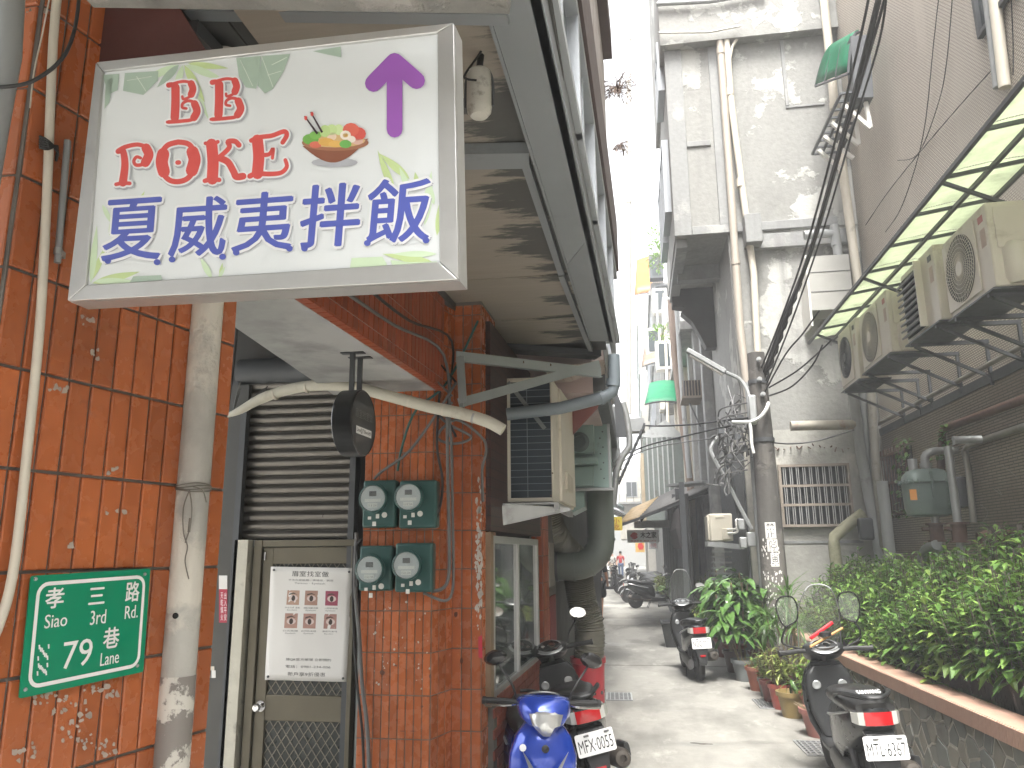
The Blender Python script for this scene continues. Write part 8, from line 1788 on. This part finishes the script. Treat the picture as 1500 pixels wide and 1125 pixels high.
# ---------------------------------------------------------------- hedge-like mass of shrubs in the planter
rs = random.Random(77); beds = [MB(), MB(), MB()]; stems = MB(); nst = 0
for i in range(2500):
    y = 3.4+8.6*rs.random()**1.15; fx = 2.60-.035*(y-5); x = fx+ (3.62-fx)*rs.random()**1.2
    edge = max(0, 1-(x-fx)/.35)
    top = .72+.72*(1-edge*.6)+.10*sin(x*5+y*2.1)+.09*sin(y*3.3+1)+rs.gauss(0,.07)+.12*max(0,(6.5-y)/2)*0+.10*(x-2.4)
    top = max(.72, top+.24*max(0, min(1, (9-y)/2.5)))
    if y > 10.5: top -= .1
    b0 = V((x, y, .5)); tp_ = V((x-edge*rs.uniform(.0,.22)+rs.gauss(0,.05), y+rs.gauss(0,.06), top)); stems.tube([b0, tp_], .004, 3, cap=False); nst += 1
    mb = beds[0] if rs.random() < .40 else beds[1] if rs.random() < .8 else beds[2]
    n_ = 11; ph = rs.uniform(0,6)
    for k in range(n_):
        t_ = 1-(k/n_)*.62; q = b0.lerp(tp_, t_); a = ph+k*2.4; L = (.092+.07*(k/n_))*rs.uniform(.8,1.3)
        mb.leaf(q, (cos(a), sin(a), 1.1-1.3*k/n_+rs.gauss(0,.15)), L, L*.42, rs.uniform(.4,1.1), seg=2, fold=.35)
hd_ = thing('planter_shrubs', 'dense mass of small leafy green shrubs filling the planter on the right', 'shrubs', (3.0, 8, .5), world=True)
obj('bright_leaves', beds[0], leafmat('shrub_leaf_bright', (.12,.23,.04), (.22,.36,.08)), hd_, kind='stuff'); obj('mid_leaves', beds[1], leafmat('shrub_leaf_mid', (.055,.13,.025), (.12,.23,.045)), hd_, kind='stuff'); obj('yellow_leaves', beds[2], leafmat('shrub_leaf_yellow', (.16,.25,.05), (.27,.38,.09)), hd_, kind='stuff'); obj('stems', stems, M['plug'], hd_, kind='stuff')
# individual taller plants at the near right edge
def tall(name, label, loc, n, h, L, ratio, m, seed, spread=.2):
    rs = random.Random(seed); f = MB(); s_ = MB()
    for k in range(n):
        a = rs.uniform(0,2*pi); b0 = V((loc[0],loc[1],.5)); tp_ = V((loc[0]+cos(a)*spread*rs.random(), loc[1]+sin(a)*spread*rs.random(), .5+h*rs.uniform(.7,1))); s_.tube([b0,tp_], .006, 5)
        for j in range(11):
            t_ = 1-j*.065; q = b0.lerp(tp_, t_); b_ = a+j*2.4; l = L*rs.uniform(.7,1.2)*(.6+.05*j); f.leaf(q, (cos(b_),sin(b_),.8-.1*j), l, l*ratio, rs.uniform(.4,1.3), seg=4, fold=.2)
    t = thing(name, label, 'plant', (loc[0],loc[1],.5), world=True); obj('foliage', f, m, t); obj('stem', s_, M['plug'], t)
tall('tall_herb', 'pale green herb with long leaves rising above the shrubs at the right edge', (2.95,6.15), 5, .95, .14, .33, LM1, 2)
tall('heart_leaf_plant', 'broad pale heart-leaved plant at the near right end of the planter', (2.66,5.45), 5, .42, .17, .75, leafmat('pale_heart_leaf', (.16,.26,.08), (.25,.36,.12)), 3, .15)
tall('heart_leaf_plant', 'low plant with round yellow-green leaves at the middle front of the shrubs', (2.42,7.3), 3, .34, .13, .8, leafmat('round_yellow_leaf', (.20,.32,.05), (.30,.42,.09)), 4, .12)
tall('tall_herb', 'light green herb with lance leaves behind the heart-leaved plant', (2.9,5.2), 5, .8, .15, .33, LM1, 5)
w = MB(); rs = random.Random(15)
for k in range(420): y = rs.uniform(6.2,9.5); w.leaf(Pw(y, .2+abs(rs.gauss(0,.05)), ZC+.008), (rs.uniform(-1,.2), rs.uniform(-1,1), rs.uniform(0,.7)), .03, .014, .5, seg=1)
solo('creeping_weeds', w, LM2, kind='stuff')
# ---------------------------------------------------------------- drain grates
def grate(px, py, w_, l_, rz, label):
    q = P(px, py, z=0); t = thing('drain_grate', label, 'drain grate', (q.x, q.y, 0), rz, group='floor drain grates')
    w = MB(); w.b(-w_/2,w_/2,-l_/2,l_/2,.0005,.003); obj('pit', w, M['blackgloss'], t)
    w = MB()
    for a in ((-w_/2,-w_/2+.02),(w_/2-.02,w_/2)): w.b(a[0],a[1],-l_/2,l_/2,.003,.012)
    for a in ((-l_/2,-l_/2+.02),(l_/2-.02,l_/2)): w.b(-w_/2+.02,w_/2-.02,a[0],a[1],.003,.012)
    obj('frame', w, M['steel'], t)
    for k in range(1, 6): x = -w_/2+w_*k/6; w = MB(); w.b(x-.006,x+.006,-l_/2+.02,l_/2-.02,.004,.011); obj('bar', w, M['steel'], t)
    for k in range(1, 8): y = -l_/2+l_*k/8; w = MB(); w.b(-w_/2+.02,w_/2-.02,y-.006,y+.006,.003,.010); obj('bar', w, M['steel'], t)
grate(1127,1032, .30, .55, R(2), 'rectangular steel drain grate in the paving beside the mustard pot')
grate(1197,1097, .30, .55, R(2), 'steel drain grate nearest the camera beside the dark scooter wheel')
grate(907,1021, .32, .5, R(2), 'steel drain grate in the paving right of the black scooter seat')
# ---------------------------------------------------------------- haze for the washed-out far end, added also as a veil of glare
if HAZE:
    w = MB(); w.b(-60, 60, -8, 300, -1.2, 60); hz = obj('haze', w, None, kind='stuff'); m = bpy.data.materials.new('glare_haze'); m.use_nodes = True; t = m.node_tree; t.nodes.remove(t.nodes['Principled BSDF'])
    pv = t.nodes.new('ShaderNodeVolumePrincipled'); pv.inputs['Density'].default_value = HAZE; pv.inputs['Color'].default_value = (.93,.95,.97,1); t.links.new(pv.outputs[0], t.nodes['Material Output'].inputs['Volume']); hz.data.materials.append(m)
